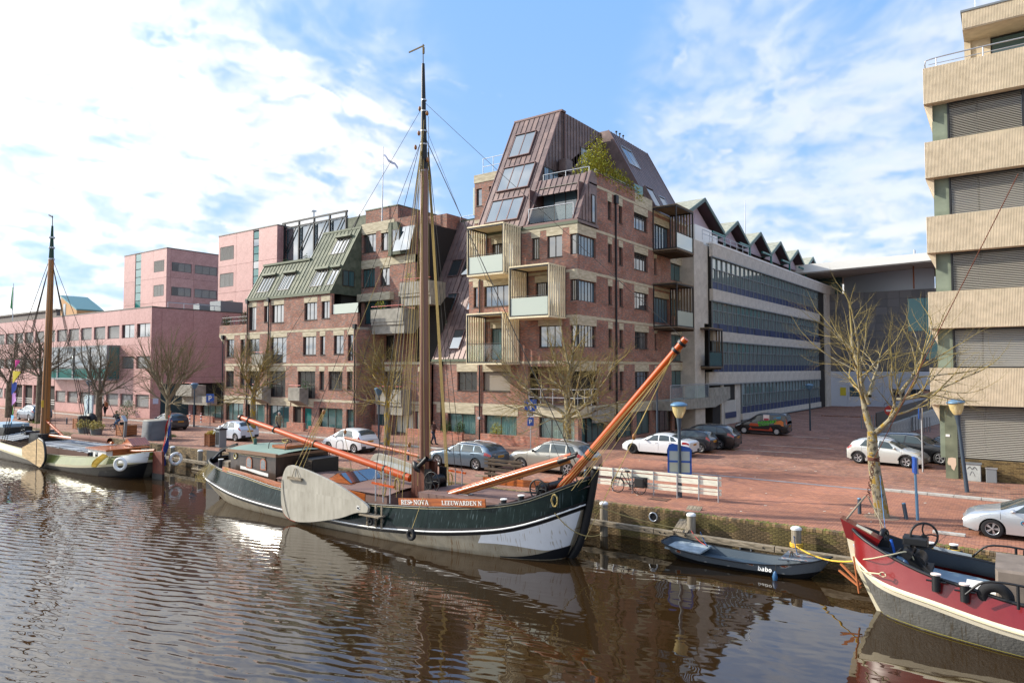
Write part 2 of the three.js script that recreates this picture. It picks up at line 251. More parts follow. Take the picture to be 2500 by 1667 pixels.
M.poleBlue = std({ color: '#3d4a57', roughness: 0.5, metalness: 0.3 });
M.signBlue = std({ color: '#1f4f9e', roughness: 0.4 });
M.beige = std({ map: noiseTex([200, 184, 158], [20, 19, 18], { m: 2.4, f: 9, spots: 0.02 }), bumpMap: BN, bumpScale: 0.005, roughness: 0.95 });
M.sage = std({ map: noiseTex([120, 129, 111], [20, 20, 18], { m: 2, f: 5 }), roughness: 0.7 });

// ---------- water ----------
const calm = (x, z) => { // how ruffled the surface is: sheltered by the hulls and the quay, open water on the sunward side
  const open = sstep(6.3, 10.5, z + (x < -24 ? (-24 - x) * 0.10 : 0)), side = sstep(-9, -23, x - (z - 10) * 0.45), far = sstep(-36, -47, x) * sstep(5.5, 9, z + (-36 - x) * 0.15);
  const gust = fbm(x * 0.10 + 20, z * 0.17 + 5, 3);
  return clamp(0.05 + open * side * (0.5 + 0.55 * gust) + far * 0.55 + 0.10 * sstep(0.45, 0.7, gust) * open, 0.05, 1.0);
};
function ripple(x, z) {
  const w = (fbm(x * 0.30, z * 0.30, 3) - 0.5) * 5.0, w2 = (fbm(x * 0.8 + 9, z * 0.8, 3) - 0.5) * 3.0, a = calm(x, z);
  let h = 0.0046 * Math.sin(5.2 * x + 15.0 * z + w * 1.6 + w2) + 0.0032 * Math.sin(2.4 * x + 20.5 * z - w * 1.5 + w2 * 1.6) + 0.0020 * Math.sin(11.0 * x + 24.0 * z + w2 * 3.0 + w) + 0.0014 * Math.sin(-9 * x + 17.0 * z + w * 2.4 - w2 * 1.6);
  h *= a;
  h += (0.0008 + 0.0010 * a) * Math.sin(1.9 * x - 4.6 * z + w) + 0.0007 * Math.sin(-3.1 * x + 7.4 * z + w2 * 2) + (vn(x * 6, z * 9) - 0.5) * (0.0006 + 0.003 * a) + (vn(x * 1.6 + 3, z * 3.0) - 0.5) * (0.0022 + 0.004 * a);
  return h;
}
function waterG(x0, x1, z0, z1, nx, nz) {
  const P = new Float32Array((nx + 1) * (nz + 1) * 3), N = new Float32Array(P.length), I = [], Hh = new Float32Array((nx + 3) * (nz + 3));
  const dx = (x1 - x0) / nx, dz = (z1 - z0) / nz;
  for (let j = -1; j <= nz + 1; j++) for (let i = -1; i <= nx + 1; i++) Hh[(j + 1) * (nx + 3) + i + 1] = ripple(x0 + i * dx, z0 + j * dz);
  const v = new THREE.Vector3();
  for (let j = 0; j <= nz; j++) for (let i = 0; i <= nx; i++) {
    const k = (j * (nx + 1) + i) * 3, c = (j + 1) * (nx + 3) + i + 1;
    P[k] = x0 + i * dx; P[k + 1] = Hh[c]; P[k + 2] = z0 + j * dz;
    v.set(-(Hh[c + 1] - Hh[c - 1]) / (2 * dx), 1, -(Hh[c + nx + 3] - Hh[c - nx - 3]) / (2 * dz)).normalize(); N[k] = v.x; N[k + 1] = v.y; N[k + 2] = v.z;
    if (i < nx && j < nz) { const a = j * (nx + 1) + i; I.push(a, a + nx + 1, a + 1, a + 1, a + nx + 1, a + nx + 2); }
  }
  const g = new THREE.BufferGeometry(); g.setAttribute('position', new THREE.BufferAttribute(P, 3)); g.setAttribute('normal', new THREE.BufferAttribute(N, 3)); g.setIndex(I); return g;
}
M.water = phy({ color: lin(0.026, 0.014, 0.005), roughness: 0.02, ior: 1.65 });
const EDGE = -0.62;
struct('canal_water', waterG(-42, 8, EDGE, 20, 800, 340), M.water);
struct('canal_water', waterG(-90, -42, EDGE, 30, 420, 190), M.water);
struct('canal_water', waterG(-42, 8, 20, 32, 180, 42), M.water);
struct('canal_water', merge([B(8, 200, -3, 0, EDGE, 32), B(-300, -90, -3, 0, EDGE, 32)]), M.water);

// ---------- quay, street, kerbs ----------
const ST = 1.3;
const pavT = brickTex([[148, 100, 80], [156, 108, 86], [140, 94, 78], [128, 91, 80], [160, 114, 88], [120, 84, 74]], [108, 88, 74], 0.21, 0.105, 40, 60, 24, 0.010, 0.5, 12);
M.paving = std({ ...pavT, roughness: 0.88 });
M.sand = std({ map: noiseTex([128, 104, 88], [40, 36, 32], { m: 1, f: 16 }), roughness: 1 });
struct('street_paving', B(-320, 320, -1.5, ST - 0.008, -320, EDGE - 0.24), M.paving);
M.paver = std({ map: noiseTex([150, 103, 82], [40, 34, 30], { m: 0.4, f: 6 }), roughness: 0.85 });
const PAVC = [[0.98, 0.95, 0.95], [1.1, 1.06, 1.0], [0.88, 0.84, 0.88], [0.80, 0.82, 0.9], [1.16, 1.1, 1.02], [0.92, 0.86, 0.84], [1.03, 0.96, 0.92]].map((c) => lin(...c));
{
  const r = rng(5), L = [];
  for (let j = 0; j < 122; j++) { const z = EDGE - 0.24 - 0.055 - j * 0.108; for (let i = -96; i < 20; i++) { const x = i * 0.213 + (j % 2) * 0.106; if (Math.hypot(x + 4.05, z + 4.25) < 0.62) continue; if (z > -10.75 && z < -10.38 && x > -14) continue; if (x < -20 + (z + 14) * 0.05 || x > 3.6) continue; L.push([x, z]); } }
  const g = BB(-0.103, 0.103, -0.03, 0, -0.051, 0.051, 0.004); g.rotateX(0);
  const cam = camera.position, d = (p) => Math.hypot(p[0] - cam.x, p[1] - cam.z) + (p[0] > -0.6 ? 40 : 0);
  L.sort((a, b) => d(a) - d(b));
  const near = new THREE.Group(); near.name = 'quay_paving'; near.userData = { kind: 'structure' }; scene.add(near);
  const pm = PAVC.map((c) => { const m = M.paver.clone(); m.color = c; return m; });
  L.slice(0, 290).forEach(([x, z], k) => { const b = part(near, k ? `paving_brick_${String(k).padStart(3, '0')}` : 'paving_brick', g, pm[Math.floor(r() * 7)]); b.position.set(x, ST + (r() - 0.5) * 0.005, z); b.rotation.y = (r() - 0.5) * 0.03; });
  const rest = L.slice(290), im = new THREE.InstancedMesh(g, M.paver, rest.length), m4 = new THREE.Matrix4(), e = new THREE.Euler(), qn = new THREE.Quaternion();
  rest.forEach(([x, z], k) => { e.set((r() - 0.5) * 0.012, (r() - 0.5) * 0.03, (r() - 0.5) * 0.012); m4.compose(V3(x, ST + (r() - 0.5) * 0.005, z), qn.setFromEuler(e), V3(1, 1, 1)); im.setMatrixAt(k, m4); let patch = fbm(x * 0.3, z * 0.3 + 40, 3); for (const [a, b, c, e, v] of [[-9.5, -6.2, -6.4, -4.9, 0.3], [-14, -11.5, -9, -7.6, -0.22], [-3.2, -0.4, -9.6, -7.4, -0.2], [-7.6, -5.6, -9.9, -8.2, 0.26], [-18, -15.6, -7.2, -5.4, 0.2], [-2.6, 1, -2.2, -1.0, -0.12]]) if (x > a && x < b && z > c && z < e) patch += v; im.setColorAt(k, PAVC[Math.floor(r() * 7)].clone().multiplyScalar(0.72 + patch * 0.54)); });
  im.name = 'paving_bricks'; im.userData = { kind: 'stuff' }; near.add(im);
}
M.kerb = std({ map: noiseTex([168, 166, 160], [36, 36, 34], { m: 1, f: 9 }), roughness: 0.9 });
{ // raised footways with kerb stones
  const fw = new THREE.Group(); fw.name = 'footway'; fw.userData = { kind: 'structure' }; scene.add(fw);
  part(fw, 'footway_slab', merge([B(-140, -23.2, ST - 0.02, ST + 0.09, -16.6, -10.64), B(-5.0, 40, ST - 0.02, ST + 0.09, -15.95, -10.74), B(-18, -4, ST - 0.02, ST + 0.1, -86, -62)]), M.paving);
  const g = BB(0.006, 0.994, ST - 0.02, ST + 0.105, -0.09, 0.09, 0.018); let k = 0;
  for (let x = -124; x < -23.2; x++) { const m = part(fw, k ? `kerb_stone_${String(k).padStart(3, '0')}` : 'kerb_stone', g, M.kerb); k++; m.position.set(x, 0, -10.55); }
  for (let x = -5; x < 12; x++) { const m = part(fw, `kerb_stone_${String(k).padStart(3, '0')}`, g, M.kerb); k++; m.position.set(x, 0, -10.65); }
  const gut = new THREE.Group(); gut.name = 'gutter_strip'; gut.userData = { kind: 'structure' }; scene.add(gut);
  const g2 = BB(0.004, 0.996, ST - 0.03, ST + 0.004, -0.11, 0.11, 0.004); k = 0;
  M.gutter = std({ map: noiseTex([126, 130, 136], [30, 30, 30], { m: 1, f: 9 }), roughness: 0.85 });
  for (let x = -14; x < -5; x++) { const m = part(gut, k ? `gutter_stone_${String(k).padStart(3, '0')}` : 'gutter_stone', g2, M.gutter); k++; m.position.set(x, 0, -10.56); }
}
{ // painted bay lines on the shaded car park
  M.paintLine = std({ color: '#c9c6bd', roughness: 0.8 });
  for (const [x0, z0, x1, z1] of [[-16.2, -22.6, -11.2, -23.0], [-14.6, -34.6, -11.8, -34.8], [-15, -26.6, -10, -27]]) { const g = sbar([x0, ST + 0.003, z0], [x1, ST + 0.003, z1], 0.1, 0.006); struct('bay_marking', g, M.paintLine); }
  const r = rng(71), sc = []; for (let i = 0; i < 60; i++) { const x = -22 + r() * 22, z = -1.5 - r() * 24, s = 0.02 + r() * 0.05; sc.push(at(B(-s, s, 0, 0.006, -s * 0.6, s * 0.6), x, ST + 0.006, z, r() * 6)); } const lt = part(scene, 'litter', merge(sc), std({ color: '#c9c2b4', roughness: 0.9 })); lt.userData = { kind: 'stuff', label: 'small pale scraps of litter scattered over the brick paving', category: 'litter' };
}
// quay wall: brick face, rowlock coping
{
  const q = thing('quay_wall', 'mossy brick quay wall with upright coping bricks along the canal', 'wall');
  M.quayBody = std({ ...brickTex([[128, 104, 72], [112, 90, 64], [96, 78, 58], [138, 116, 82], [84, 72, 54]], [98, 88, 66], 0.215, 0.068, 14, 40, 40, 0.012, 0.5, 21), roughness: 0.95 });
  part(q, 'wall_core', B(-160, 60, -2.5, ST - 0.12, EDGE - 0.6, EDGE), M.quayBody);
  part(q, 'coping', merge([B(-160, -20.4, ST - 0.12, ST, EDGE - 0.24, EDGE + 0.01), B(3.6, 60, ST - 0.12, ST, EDGE - 0.24, EDGE + 0.01)]), M.quayBody);
  const r = rng(8), cg = BB(-0.050, 0.050, -0.115, 0, -0.245, 0.012, 0.008), cols = [[140, 114, 80], [124, 102, 72], [112, 100, 60], [150, 122, 88], [102, 86, 64]].map((c) => std({ map: noiseTex(c, [44, 40, 30], { s: 128, m: 0.3, f: 5 }), roughness: 0.95 }));
  let k = 0; for (let x = -20.3; x < 3.6; x += 0.107) { const m = part(q, k ? `coping_brick_${String(k).padStart(3, '0')}` : 'coping_brick', cg, cols[Math.floor(r() * 5)]); m.position.set(x, ST + (r() - 0.5) * 0.012, EDGE + (r() - 0.5) * 0.012); m.rotation.y = (r() - 0.5) * 0.04; k++; }
  const bg = BB(-0.101, 0.101, -0.027, 0.027, -0.05, 0.016, 0.005), im = [], m4 = new THREE.Matrix4();
  for (let j = 0; j < 19; j++) for (let i = 0; i < 92; i++) im.push([-20.3 + i * 0.215 + (j % 2) * 0.107, ST - 0.155 - j * 0.068]);
  const face = new THREE.InstancedMesh(bg, M.paver.clone(), im.length); face.material.map = noiseTex([150, 132, 96], [50, 46, 36], { s: 256, m: 0.4, f: 6 });
  im.forEach(([x, y], i) => { m4.makeRotationY((r() - 0.5) * 0.03).setPosition(x, y, EDGE + (r() - 0.5) * 0.006); face.setMatrixAt(i, m4); const moss = fbm(x * 0.9, y * 2.2, 4), st = fbm(x * 2.4, y * 0.3 + 7, 3); let c = [0.52, 0.46, 0.42]; if (r() < 0.15) c = [0.42, 0.38, 0.36]; if (moss > 0.6) c = [0.42, 0.43, 0.26]; if (st > 0.56) c = c.map((v) => v * 0.72); const v = 0.92 + r() * 0.16; face.setColorAt(i, lin(c[0] * v, c[1] * v, c[2] * v)); });
  face.name = 'face_bricks'; face.userData = { kind: 'stuff' }; q.add(face);
  // moss tufts along the coping
  const tufts = []; for (let i = 0; i < 700; i++) { const x = -20 + r() * 23, z = EDGE - 0.02 - (r() ** 2) * 0.3, s = 0.012 + r() * 0.03; if (fbm(x * 0.7, 3, 3) < 0.45) continue; const g = new THREE.IcosahedronGeometry(s, 0); g.scale(1.4, 0.5, 1); g.translate(x, ST + 0.004, z); tufts.push(g); }
  const tm = part(q, 'moss', merge(tufts), std({ color: '#6b7230', roughness: 1 })); tm.userData = { kind: 'stuff' };
  // drain outlets
  for (const [x, y, rr] of [[-11.75, 0.96, 0.17], [-8.05, 0.22, 0.2]]) { const d = part(q, 'drain_pipe', merge([new THREE.TorusGeometry(rr, 0.03, 8, 20).translate(x, y, EDGE + 0.04), new THREE.CylinderGeometry(rr, rr, 0.3, 20, 1, true).rotateX(Math.PI / 2).translate(x, y, EDGE - 0.08)]), M.alu); part(d, 'drain_mouth', new THREE.CircleGeometry(rr, 20).translate(x, y, EDGE + 0.022), M.black); }
}
// ---------- building helpers ----------
const ap = (g, m) => (g.applyMatrix4(m), g);
function windowUnit(par, m, u0, u1, y0, y1, o = {}) {
  const { n = 2, rows = [1], d = -0.15, fw = 0.06, glass = M.glass, frame = M.frame, name = 'window', dp = 0.07, sill = false } = o;
  const L = [B(u0, u1, y0, y0 + fw, d - dp, d), B(u0, u1, y1 - fw, y1, d - dp, d), B(u0, u0 + fw, y0 + fw, y1 - fw, d - dp, d), B(u1 - fw, u1, y0 + fw, y1 - fw, d - dp, d)];
  const iw = (u1 - u0 - 2 * fw - (n - 1) * fw) / n, H = y1 - y0 - 2 * fw, us = [], ys = []; let acc = 0;
  for (let i = 0; i < n; i++) { const a = u0 + fw + i * (iw + fw); us.push([a, a + iw]); if (i) L.push(B(a - fw, a, y0 + fw, y1 - fw, d - dp, d - 0.004)); }
  const tot = rows.reduce((a, b) => a + b, 0); rows.forEach((r, k) => { const a = y0 + fw + H * acc / tot; acc += r; const b = y0 + fw + H * acc / tot; ys.push([a + (k ? fw / 2 : 0), b - (k < rows.length - 1 ? fw / 2 : 0)]); if (k) for (const [p, q] of us) L.push(B(p, q, a - fw / 2, a + fw / 2, d - dp, d - 0.008)); });
  if (sill) L.push(B(u0 - 0.04, u1 + 0.04, y0 - 0.05, y0 - 0.003, -0.2, 0.05));
  const f = part(par, name, ap(merge(L), m), frame);
  us.forEach(([a, b], i) => ys.forEach(([c, e], j) => { const g = o.paneMat?.(i, j) ?? glass; part(f, 'pane', ap(B(a - 0.008, b + 0.008, c - 0.008, e + 0.008, d - 0.045, d - 0.03), m), g); }));
  return f;
}
function curtain(par, m, u0, u1, y0, y1, d, mat, amp = 0.035, wl = 0.16) { const rows = []; const n = Math.ceil((u1 - u0) / 0.03); for (let i = 0; i <= n; i++) { const u = lerp(u0, u1, i / n), w = Math.sin(u / wl * 6.283 + 1.7 * Math.sin(u * 2.1)) * amp; rows.push([[u, y0, d + w], [u, y1, d + w]]); } return part(par, 'curtain', ap(gridG(rows), m), mat); }
// wall with windows; w = [u0, u1, y0, y1, {n, rows, l: lintel height, glass, frame, curtain}]
function facade(par, m, u0, u1, y0, y1, mat, wins, th = 0.3, name = 'wall') {
  const wl = part(par, name, ap(wallG(u0, u1, y0, y1, th, wins), m), mat);
  for (const [a, b, c, d, o = {}] of wins) {
    if (o.open) continue;
    if (o.l) part(par, 'lintel', ap(B(a - 0.06, b + 0.06, d, d + o.l, -0.2, 0.012 + (o.lp ?? 0)), m), M.concrete);
    windowUnit(par, m, a + 0.004, b - 0.004, c + 0.004, d - 0.004, { sill: !o.noSill, ...o, glass: o.curtain ? M.glassClear : o.glass });
    if (o.curtain) { const back = part(par, 'room_back', ap(B(a - 0.3, b + 0.3, c - 0.1, d + 0.1, -1.3, -1.25), m), M.interior); curtain(par, m, a, b, c + 0.05, d - 0.02, -0.42, o.curtain); }
  }
  return wl;
}
function seamRoof(par, m, u0, u1, len, pw, mats, edge, seed = 1, v0 = 0) {
  const r = rng(seed), n = Math.max(1, Math.round((u1 - u0) / pw)), w = (u1 - u0) / n;
  for (let i = 0; i < n; i++) {
    let v = v0; const cuts = []; let c = v0 + (len - v0) * (0.2 + r() * 0.3); while (c < len - 0.6) { cuts.push(c); c += 2 + r() * 1.6; } cuts.push(len);
    for (const e of cuts) { part(par, 'roof_panel', ap(B(u0 + i * w + 0.004, u0 + (i + 1) * w - 0.004, v + 0.003, e - 0.003, -0.06, 0), m), mats[Math.floor(r() * mats.length)]); v = e; }
    if (i) part(par, 'roof_seam', ap(B(u0 + i * w - 0.014, u0 + i * w + 0.014, v0, len, -0.02, 0.045), m), mats[0]);
  }
  part(par, 'roof_edge', ap(merge([B(u0 - 0.07, u0 + 0.004, v0, len, -0.08, 0.06), B(u1 - 0.004, u1 + 0.07, v0, len, -0.08, 0.06)]), m), edge);
}
function skylight(par, m, u0, u1, v0, v1, n, glass, frame, h = 0.12, fw = 0.06) {
  const L = [B(u0 - fw, u1 + fw, v0 - fw, v0, 0.004, h), B(u0 - fw, u1 + fw, v1, v1 + fw, 0.004, h + 0.05), B(u0 - fw, u0, v0, v1, 0.004, h), B(u1, u1 + fw, v0, v1, 0.004, h)];
  const f = part(par, 'skylight', new THREE.BufferGeometry(), frame); const iw = (u1 - u0 - (n - 1) * fw) / n;
  for (let i = 0; i < n; i++) { const a = u0 + i * (iw + fw); if (i) L.push(B(a - fw, a, v0, v1, 0.004, h - 0.01)); part(f, 'pane', ap(B(a, a + iw, v0, v1, 0.01, h - 0.035), m), glass); }
  f.geometry = ap(merge(L), m); return f;
}
function slopeM(y0, z0, k, x = 0) { return new THREE.Matrix4().makeRotationX(-Math.atan(k)).setPosition(x, y0, z0); }
function rail(par, pts, h, rows = 2, r = 0.022, mat = M.alu, posts = 1.4, name = 'railing') { const L = []; for (let i = 0; i < pts.length - 1; i++) { const a = pts[i], b = pts[i + 1], d = Math.hypot(a[0] - b[0], a[2] - b[2]), n = Math.max(1, Math.round(d / posts)); for (let k = 1; k <= rows; k++) L.push(bar([a[0], a[1] + h * k / rows, a[2]], [b[0], b[1] + h * k / rows, b[2]], r)); for (let k = 0; k <= n; k++) { const t = k / n, x = lerp(a[0], b[0], t), y = lerp(a[1], b[1], t), z = lerp(a[2], b[2], t); L.push(bar([x, y, z], [x, y + h, z], r * 0.9)); } } return part(par, name, merge(L), mat); }
// steel framed balcony box hung on a facade; n = outwards
function balconyBox(par, m, u0, u1, y0, y1, D, o = {}) {
  const { fm = M.frameDk, sm2 = M.slat, floorM = M.slat, glass = M.glassMilk, slatL = true, slatR = true } = o, t = 0.11;
  const L = [];
  for (const y of [y0 + 0.06, y1 - 0.06]) { L.push(B(u0, u1, y - 0.05, y + 0.05, D - 0.09, D)); L.push(B(u0, u0 + 0.08, y - 0.05, y + 0.05, 0.02, D - 0.09), B(u1 - 0.08, u1, y - 0.05, y + 0.05, 0.02, D - 0.09)); }
  for (const u of [u0, u1 - 0.08]) L.push(B(u, u + 0.08, y0 + 0.11, y1 - 0.11, D - 0.09, D), B(u, u + 0.08, y0 + 0.11, y1 - 0.11, 0.02, 0.1));
  L.push(bar([u0, y0 + 1.45, D - 0.04], [u1, y0 + 1.45, D - 0.04], 0.025));
  const f = part(par, 'balcony_box', ap(merge(L), m), fm);
  part(f, 'balcony_floor', ap(B(u0 - 0.03, u1 + 0.03, y0 - 0.1, y0 + 0.01, 0.02, D + 0.04), m), floorM);
  part(f, 'balcony_roof', ap(B(u0 - 0.03, u1 + 0.03, y1 - 0.01, y1 + 0.09, 0.02, D + 0.04), m), floorM);
  const n = o.n ?? 8;
  for (let i = 0; i < n; i++) { const d = 0.16 + i * (D - 0.3) / (n - 1); if (slatR) part(f, 'slat', ap(B(u1 + 0.0, u1 + 0.05, y0 + 0.02, y1 - 0.02, d, d + 0.16), m), sm2); if (slatL) part(f, 'slat', ap(B(u0 - 0.05, u0, y0 + 0.02, y1 - 0.02, d, d + 0.16), m), sm2); }
  part(f, 'balustrade_glass', ap(B(u0 + 0.1, u1 - 0.1, y0 + 0.12, y0 + 1.36, D - 0.06, D - 0.045), m), glass);
  if (o.joists) { const J = []; for (let u = u0 + 0.15; u < u1; u += 0.4) J.push(B(u, u + 0.1, y0 - 0.26, y0 - 0.102, 0.02, D - 0.05)); part(f, 'joists', ap(merge(J), m), M.timberDk); }
  return f;
}
function downpipe(par, x, y0, y1, z, mat = M.steelDk, r = 0.06) { const p = part(par, 'downpipe', bar([x, y0, z], [x, y1, z], r), mat); part(p, 'hopper', B(x - 0.15, x + 0.15, y1 - 0.05, y1 + 0.35, z - 0.13, z + 0.15), mat); return p; }
function bush(n, box, leaf, seed, size = 0.09) { const r = rng(seed), P = [], I = []; const [x0, x1, y0, y1, z0, z1] = box; let c = 0; while (c < n) { const a = r(), b = r(), d = r(); const ex = (a - 0.5) * 2, ez = (d - 0.5) * 2; const lump = 0.55 + 0.6 * fbm(x0 + a * 4.2 + seed, z0 + d * 4.2, 3); if (b > (1 - 0.55 * (ex * ex) * 0.6 - 0.45 * ez * ez) * lump) continue; const X = lerp(x0, x1, a), Y = lerp(y0, y1, b), Z = lerp(z0, z1, d), s = size * (0.6 + r() * 0.8), th = r() * 6.283, ph = (r() - 0.2) * 1.5; const ux = Math.cos(th) * Math.cos(ph), uy = Math.sin(ph), uz = Math.sin(th) * Math.cos(ph), vx = -Math.sin(th), vz = Math.cos(th); const k = P.length / 3; P.push(X, Y, Z, X + ux * s * 0.5 + vx * s * 0.3, Y + uy * s * 0.5, Z + uz * s * 0.5 + vz * s * 0.3, X + ux * s * 1.2, Y + uy * s * 1.2, Z + uz * s * 1.2, X + ux * s * 0.5 - vx * s * 0.3, Y + uy * s * 0.5 + 0.01, Z + uz * s * 0.5 - vz * s * 0.3); I.push(k, k + 1, k + 2, k, k + 2, k + 3); c++; } const g = new THREE.BufferGeometry(); g.setAttribute('position', new THREE.Float32BufferAttribute(P, 3)); g.setIndex(I); g.computeVertexNormals(); return g; }

// ---------- brick tower with brown zinc roofs ----------
const KS = 0.51, SQ = Math.sqrt(1 + KS * KS);
{
  const T = thing('brick_apartment_tower', 'red brick apartment tower with brown zinc sloping roofs and hanging balcony boxes', 'building');
  const F = -16.5, X = -24.6, mf = TR(0, 0, F), ms = TR(X, 0, 0, Math.PI / 2);
  const BD = [4.22, 7.5, 10.78, 14.06, 17.33];
  // solid inside
  part(T, 'core', merge([B(-38.2, X - 0.5, ST, 7.4, -36.6, F - 1.45), B(-34.3, X - 0.5, 7.4, 17.2, -36.6, F - 1.45), B(-34.3, X - 0.5, 17.2, 20.5, -36.6, -21.2), B(-40.2, -34, 7.4, 20, -40, -24.4)]), M.interior);
  const gw = { n: 2, l: 0.46, noSill: false }, dk = M.frame;
  // front
  facade(T, mf, -38.4, X, ST, 4.02, M.brick, [[-36.82, -33.9, 1.72, 3.36, { n: 2, l: 0, curtain: M.curtain, noSill: true }], [-33.05, -29.93, 1.38, 3.36, { n: 2, curtain: M.curtain, noSill: true }], [-27.92, -24.9, 1.62, 3.4, { n: 3, curtain: M.curtainW, noSill: true }]]);
  facade(T, mf, -38.4, X, 4.22, 7.3, M.brick, [[-35.8, -33.77, 5.2, 6.7, { n: 3, l: 0.6 }], [-33.19, -30.54, 5.2, 6.7, { n: 1, glass: M.blind, l: 0.6 }], [-28.9, X, 4.24, 7.1, { open: 1 }]]);
  facade(T, mf, -34.6, X, 7.5, 10.58, M.brick, [[-32.4, -30.1, 7.6, 10.05, { n: 2, glass: M.glassT, noSill: true, l: 0.5 }], [-27.91, -25.94, 8.5, 10.08, { n: 3, l: 0.5 }], [-25.2, X, 8.48, 10.1, { n: 1, noSill: true }]]);
  facade(T, mf, -34.6, X, 10.78, 13.86, M.brick, [[-34.13, -33.72, 11.78, 13.36, { n: 1, l: 0.5 }], [-33.07, -30.66, 11.75, 13.36, { n: 4, l: 0.5 }], [-28.2, -26.1, 10.85, 13.3, { n: 2, noSill: true, l: 0.5 }], [-25.2, X, 11.8, 13.32, { n: 1, noSill: true }]]);
  facade(T, mf, -34.6, X, 14.06, 17.13, M.brick, [[-34.4, -33.75, 15.3, 16.6, { n: 1, l: 0.5 }], [-32.3, -30.2, 14.1, 16.6, { n: 3, noSill: true, l: 0.5 }], [-28.53, -27.84, 15.07, 16.66, { n: 1, l: 0.46 }], [-27.17, -25.88, 15.07, 16.66, { n: 2, l: 0.46 }], [-25.2, X, 15.12, 16.6, { n: 1, noSill: true }]]);
  // right side
  const S = (u0, u1, y0, y1, o) => [u0, u1, y0, y1, o];
  facade(T, ms, 16.8, 37, ST, 4.02, M.brick, [S(17.0, 20.6, 1.6, 3.4, { n: 4, glass: M.glassT, noSill: true }), S(22.3, 25.2, 1.5, 3.4, { n: 3, glass: M.glassT, noSill: true }), S(25.9, 28.6, 1.5, 3.4, { n: 2, glass: M.glassT, noSill: true }), S(29.6, 33.2, 1.34, 3.3, { n: 3, noSill: true }), S(33.8, 36.4, 1.34, 3.2, { n: 1, glass: M.interior, noSill: true })]);
  const colsR = (b, o = {}) => { const w = [S(21.13, 21.75, b - 2.2, b - 0.78, { n: 1, l: 0.52 }), S(22.97, 23.6, b - 2.2, b - 0.78, { n: 1, l: 0.52 }), S(25.7, 28.3, b - 2.2, b - 0.8, { n: 4, rows: [3, 1], l: 0.56 }), S(33.2, 35.9, o.door ?? b - 2.28, b - 0.74, { n: 2, l: 0.5, glass: M.glassT })]; if (o.box) w.push(S(29.6, 32.7, b - 3.1, b - 0.9, { n: 5, glass: M.glassB, noSill: true, l: 0.5 })); else w.push(S(29.6, 30.1, b - 2.2, b - 0.8, { n: 1, l: 0.5 })); return w; };
  facade(T, ms, 16.8, 37, 4.22, 7.3, M.brick, [...colsR(7.5), S(16.8, 19.6, 4.24, 7.1, { open: 1 })]);
  facade(T, ms, 16.8, 37, 7.5, 10.58, M.brick, [...colsR(10.78, { door: 7.6 }), S(16.8, 19.2, 8.48, 10.1, { n: 5, noSill: true })]);
  facade(T, ms, 16.8, 37, 10.78, 13.86, M.brick, [...colsR(14.06, { box: 1 }), S(16.8, 19.2, 11.8, 13.32, { n: 5, noSill: true, glass: M.glassB })]);
  facade(T, ms, 16.8, 37, 14.06, 17.13, M.brick, [...colsR(17.33), S(16.8, 19.2, 15.12, 16.6, { n: 5, noSill: true, glass: M.glassB })]);
  facade(T, ms, 19.4, 37, 17.33, 20.5, M.brick, [S(21.13, 21.72, 18.45, 19.85, { n: 1, l: 0.62 }), S(22.97, 23.55, 18.45, 19.85, { n: 1, l: 0.62 }), S(25.7, 28.3, 18.5, 19.85, { n: 4, rows: [3, 1], l: 0.6 }), S(29.7, 32.9, 17.4, 19.6, { n: 5, glass: M.glassB, noSill: true, l: 0.6 })]);
  part(T, 'parapet', ap(B(19.4, 25.9, 20.7, 21.62, -0.3, 0), ms), M.brick);
  part(T, 'parapet_cap', ap(B(19.36, 25.95, 21.62, 21.7, -0.34, 0.04), ms), M.zincEdge);
  part(T, 'terrace_parapet', ap(B(25.9, 29.3, 20.7, 21.5, -0.25, 0.01), ms), M.concrete);
  // concrete bands
  for (const b of BD) { part(T, 'concrete_band', merge([B(b < 8 ? -38.4 : -34.6, X + 0.02, b - 0.2, b, F - 0.3, F + 0.02)]), M.concrete); part(T, 'concrete_band', ap(B(16.82, 37, b - 0.2, b, -0.3, 0.018), ms), M.concrete); part(T, 'corner_lintel', merge([B(-25.25, X + 0.014, b - 0.72, b - 0.202, F - 0.22, F + 0.016), ap(B(16.74, 19.25, b - 0.72, b - 0.202, -0.22, 0.014), ms)]), M.concrete); }
  part(T, 'concrete_band', ap(B(19.4, 37, 20.5, 20.7, -0.3, 0.018), ms), M.concrete);
  part(T, 'ground_lintel', merge([B(-38.0, -34.0, 3.36, 4.02, F - 0.02, F + 0.03), B(-33.2, -29.8, 3.36, 4.02, F - 0.02, F + 0.03), B(-28.4, X + 0.03, 3.42, 4.02, F - 0.02, F + 0.035)]), M.concrete);
  part(T, 'ground_lintel', ap(merge([B(16.52, 21, 3.42, 4.02, -0.02, 0.035), B(22.0, 28.8, 3.42, 4.02, -0.02, 0.03)]), ms), M.concrete);
  part(T, 'corner_post', merge([B(X - 0.13, X - 0.02, 8.4, 10.1, F - 0.13, F - 0.02), B(X - 0.13, X - 0.02, 11.7, 13.4, F - 0.13, F - 0.02), B(X - 0.13, X - 0.02, 15, 16.7, F - 0.13, F - 0.02)]), M.frameDk);
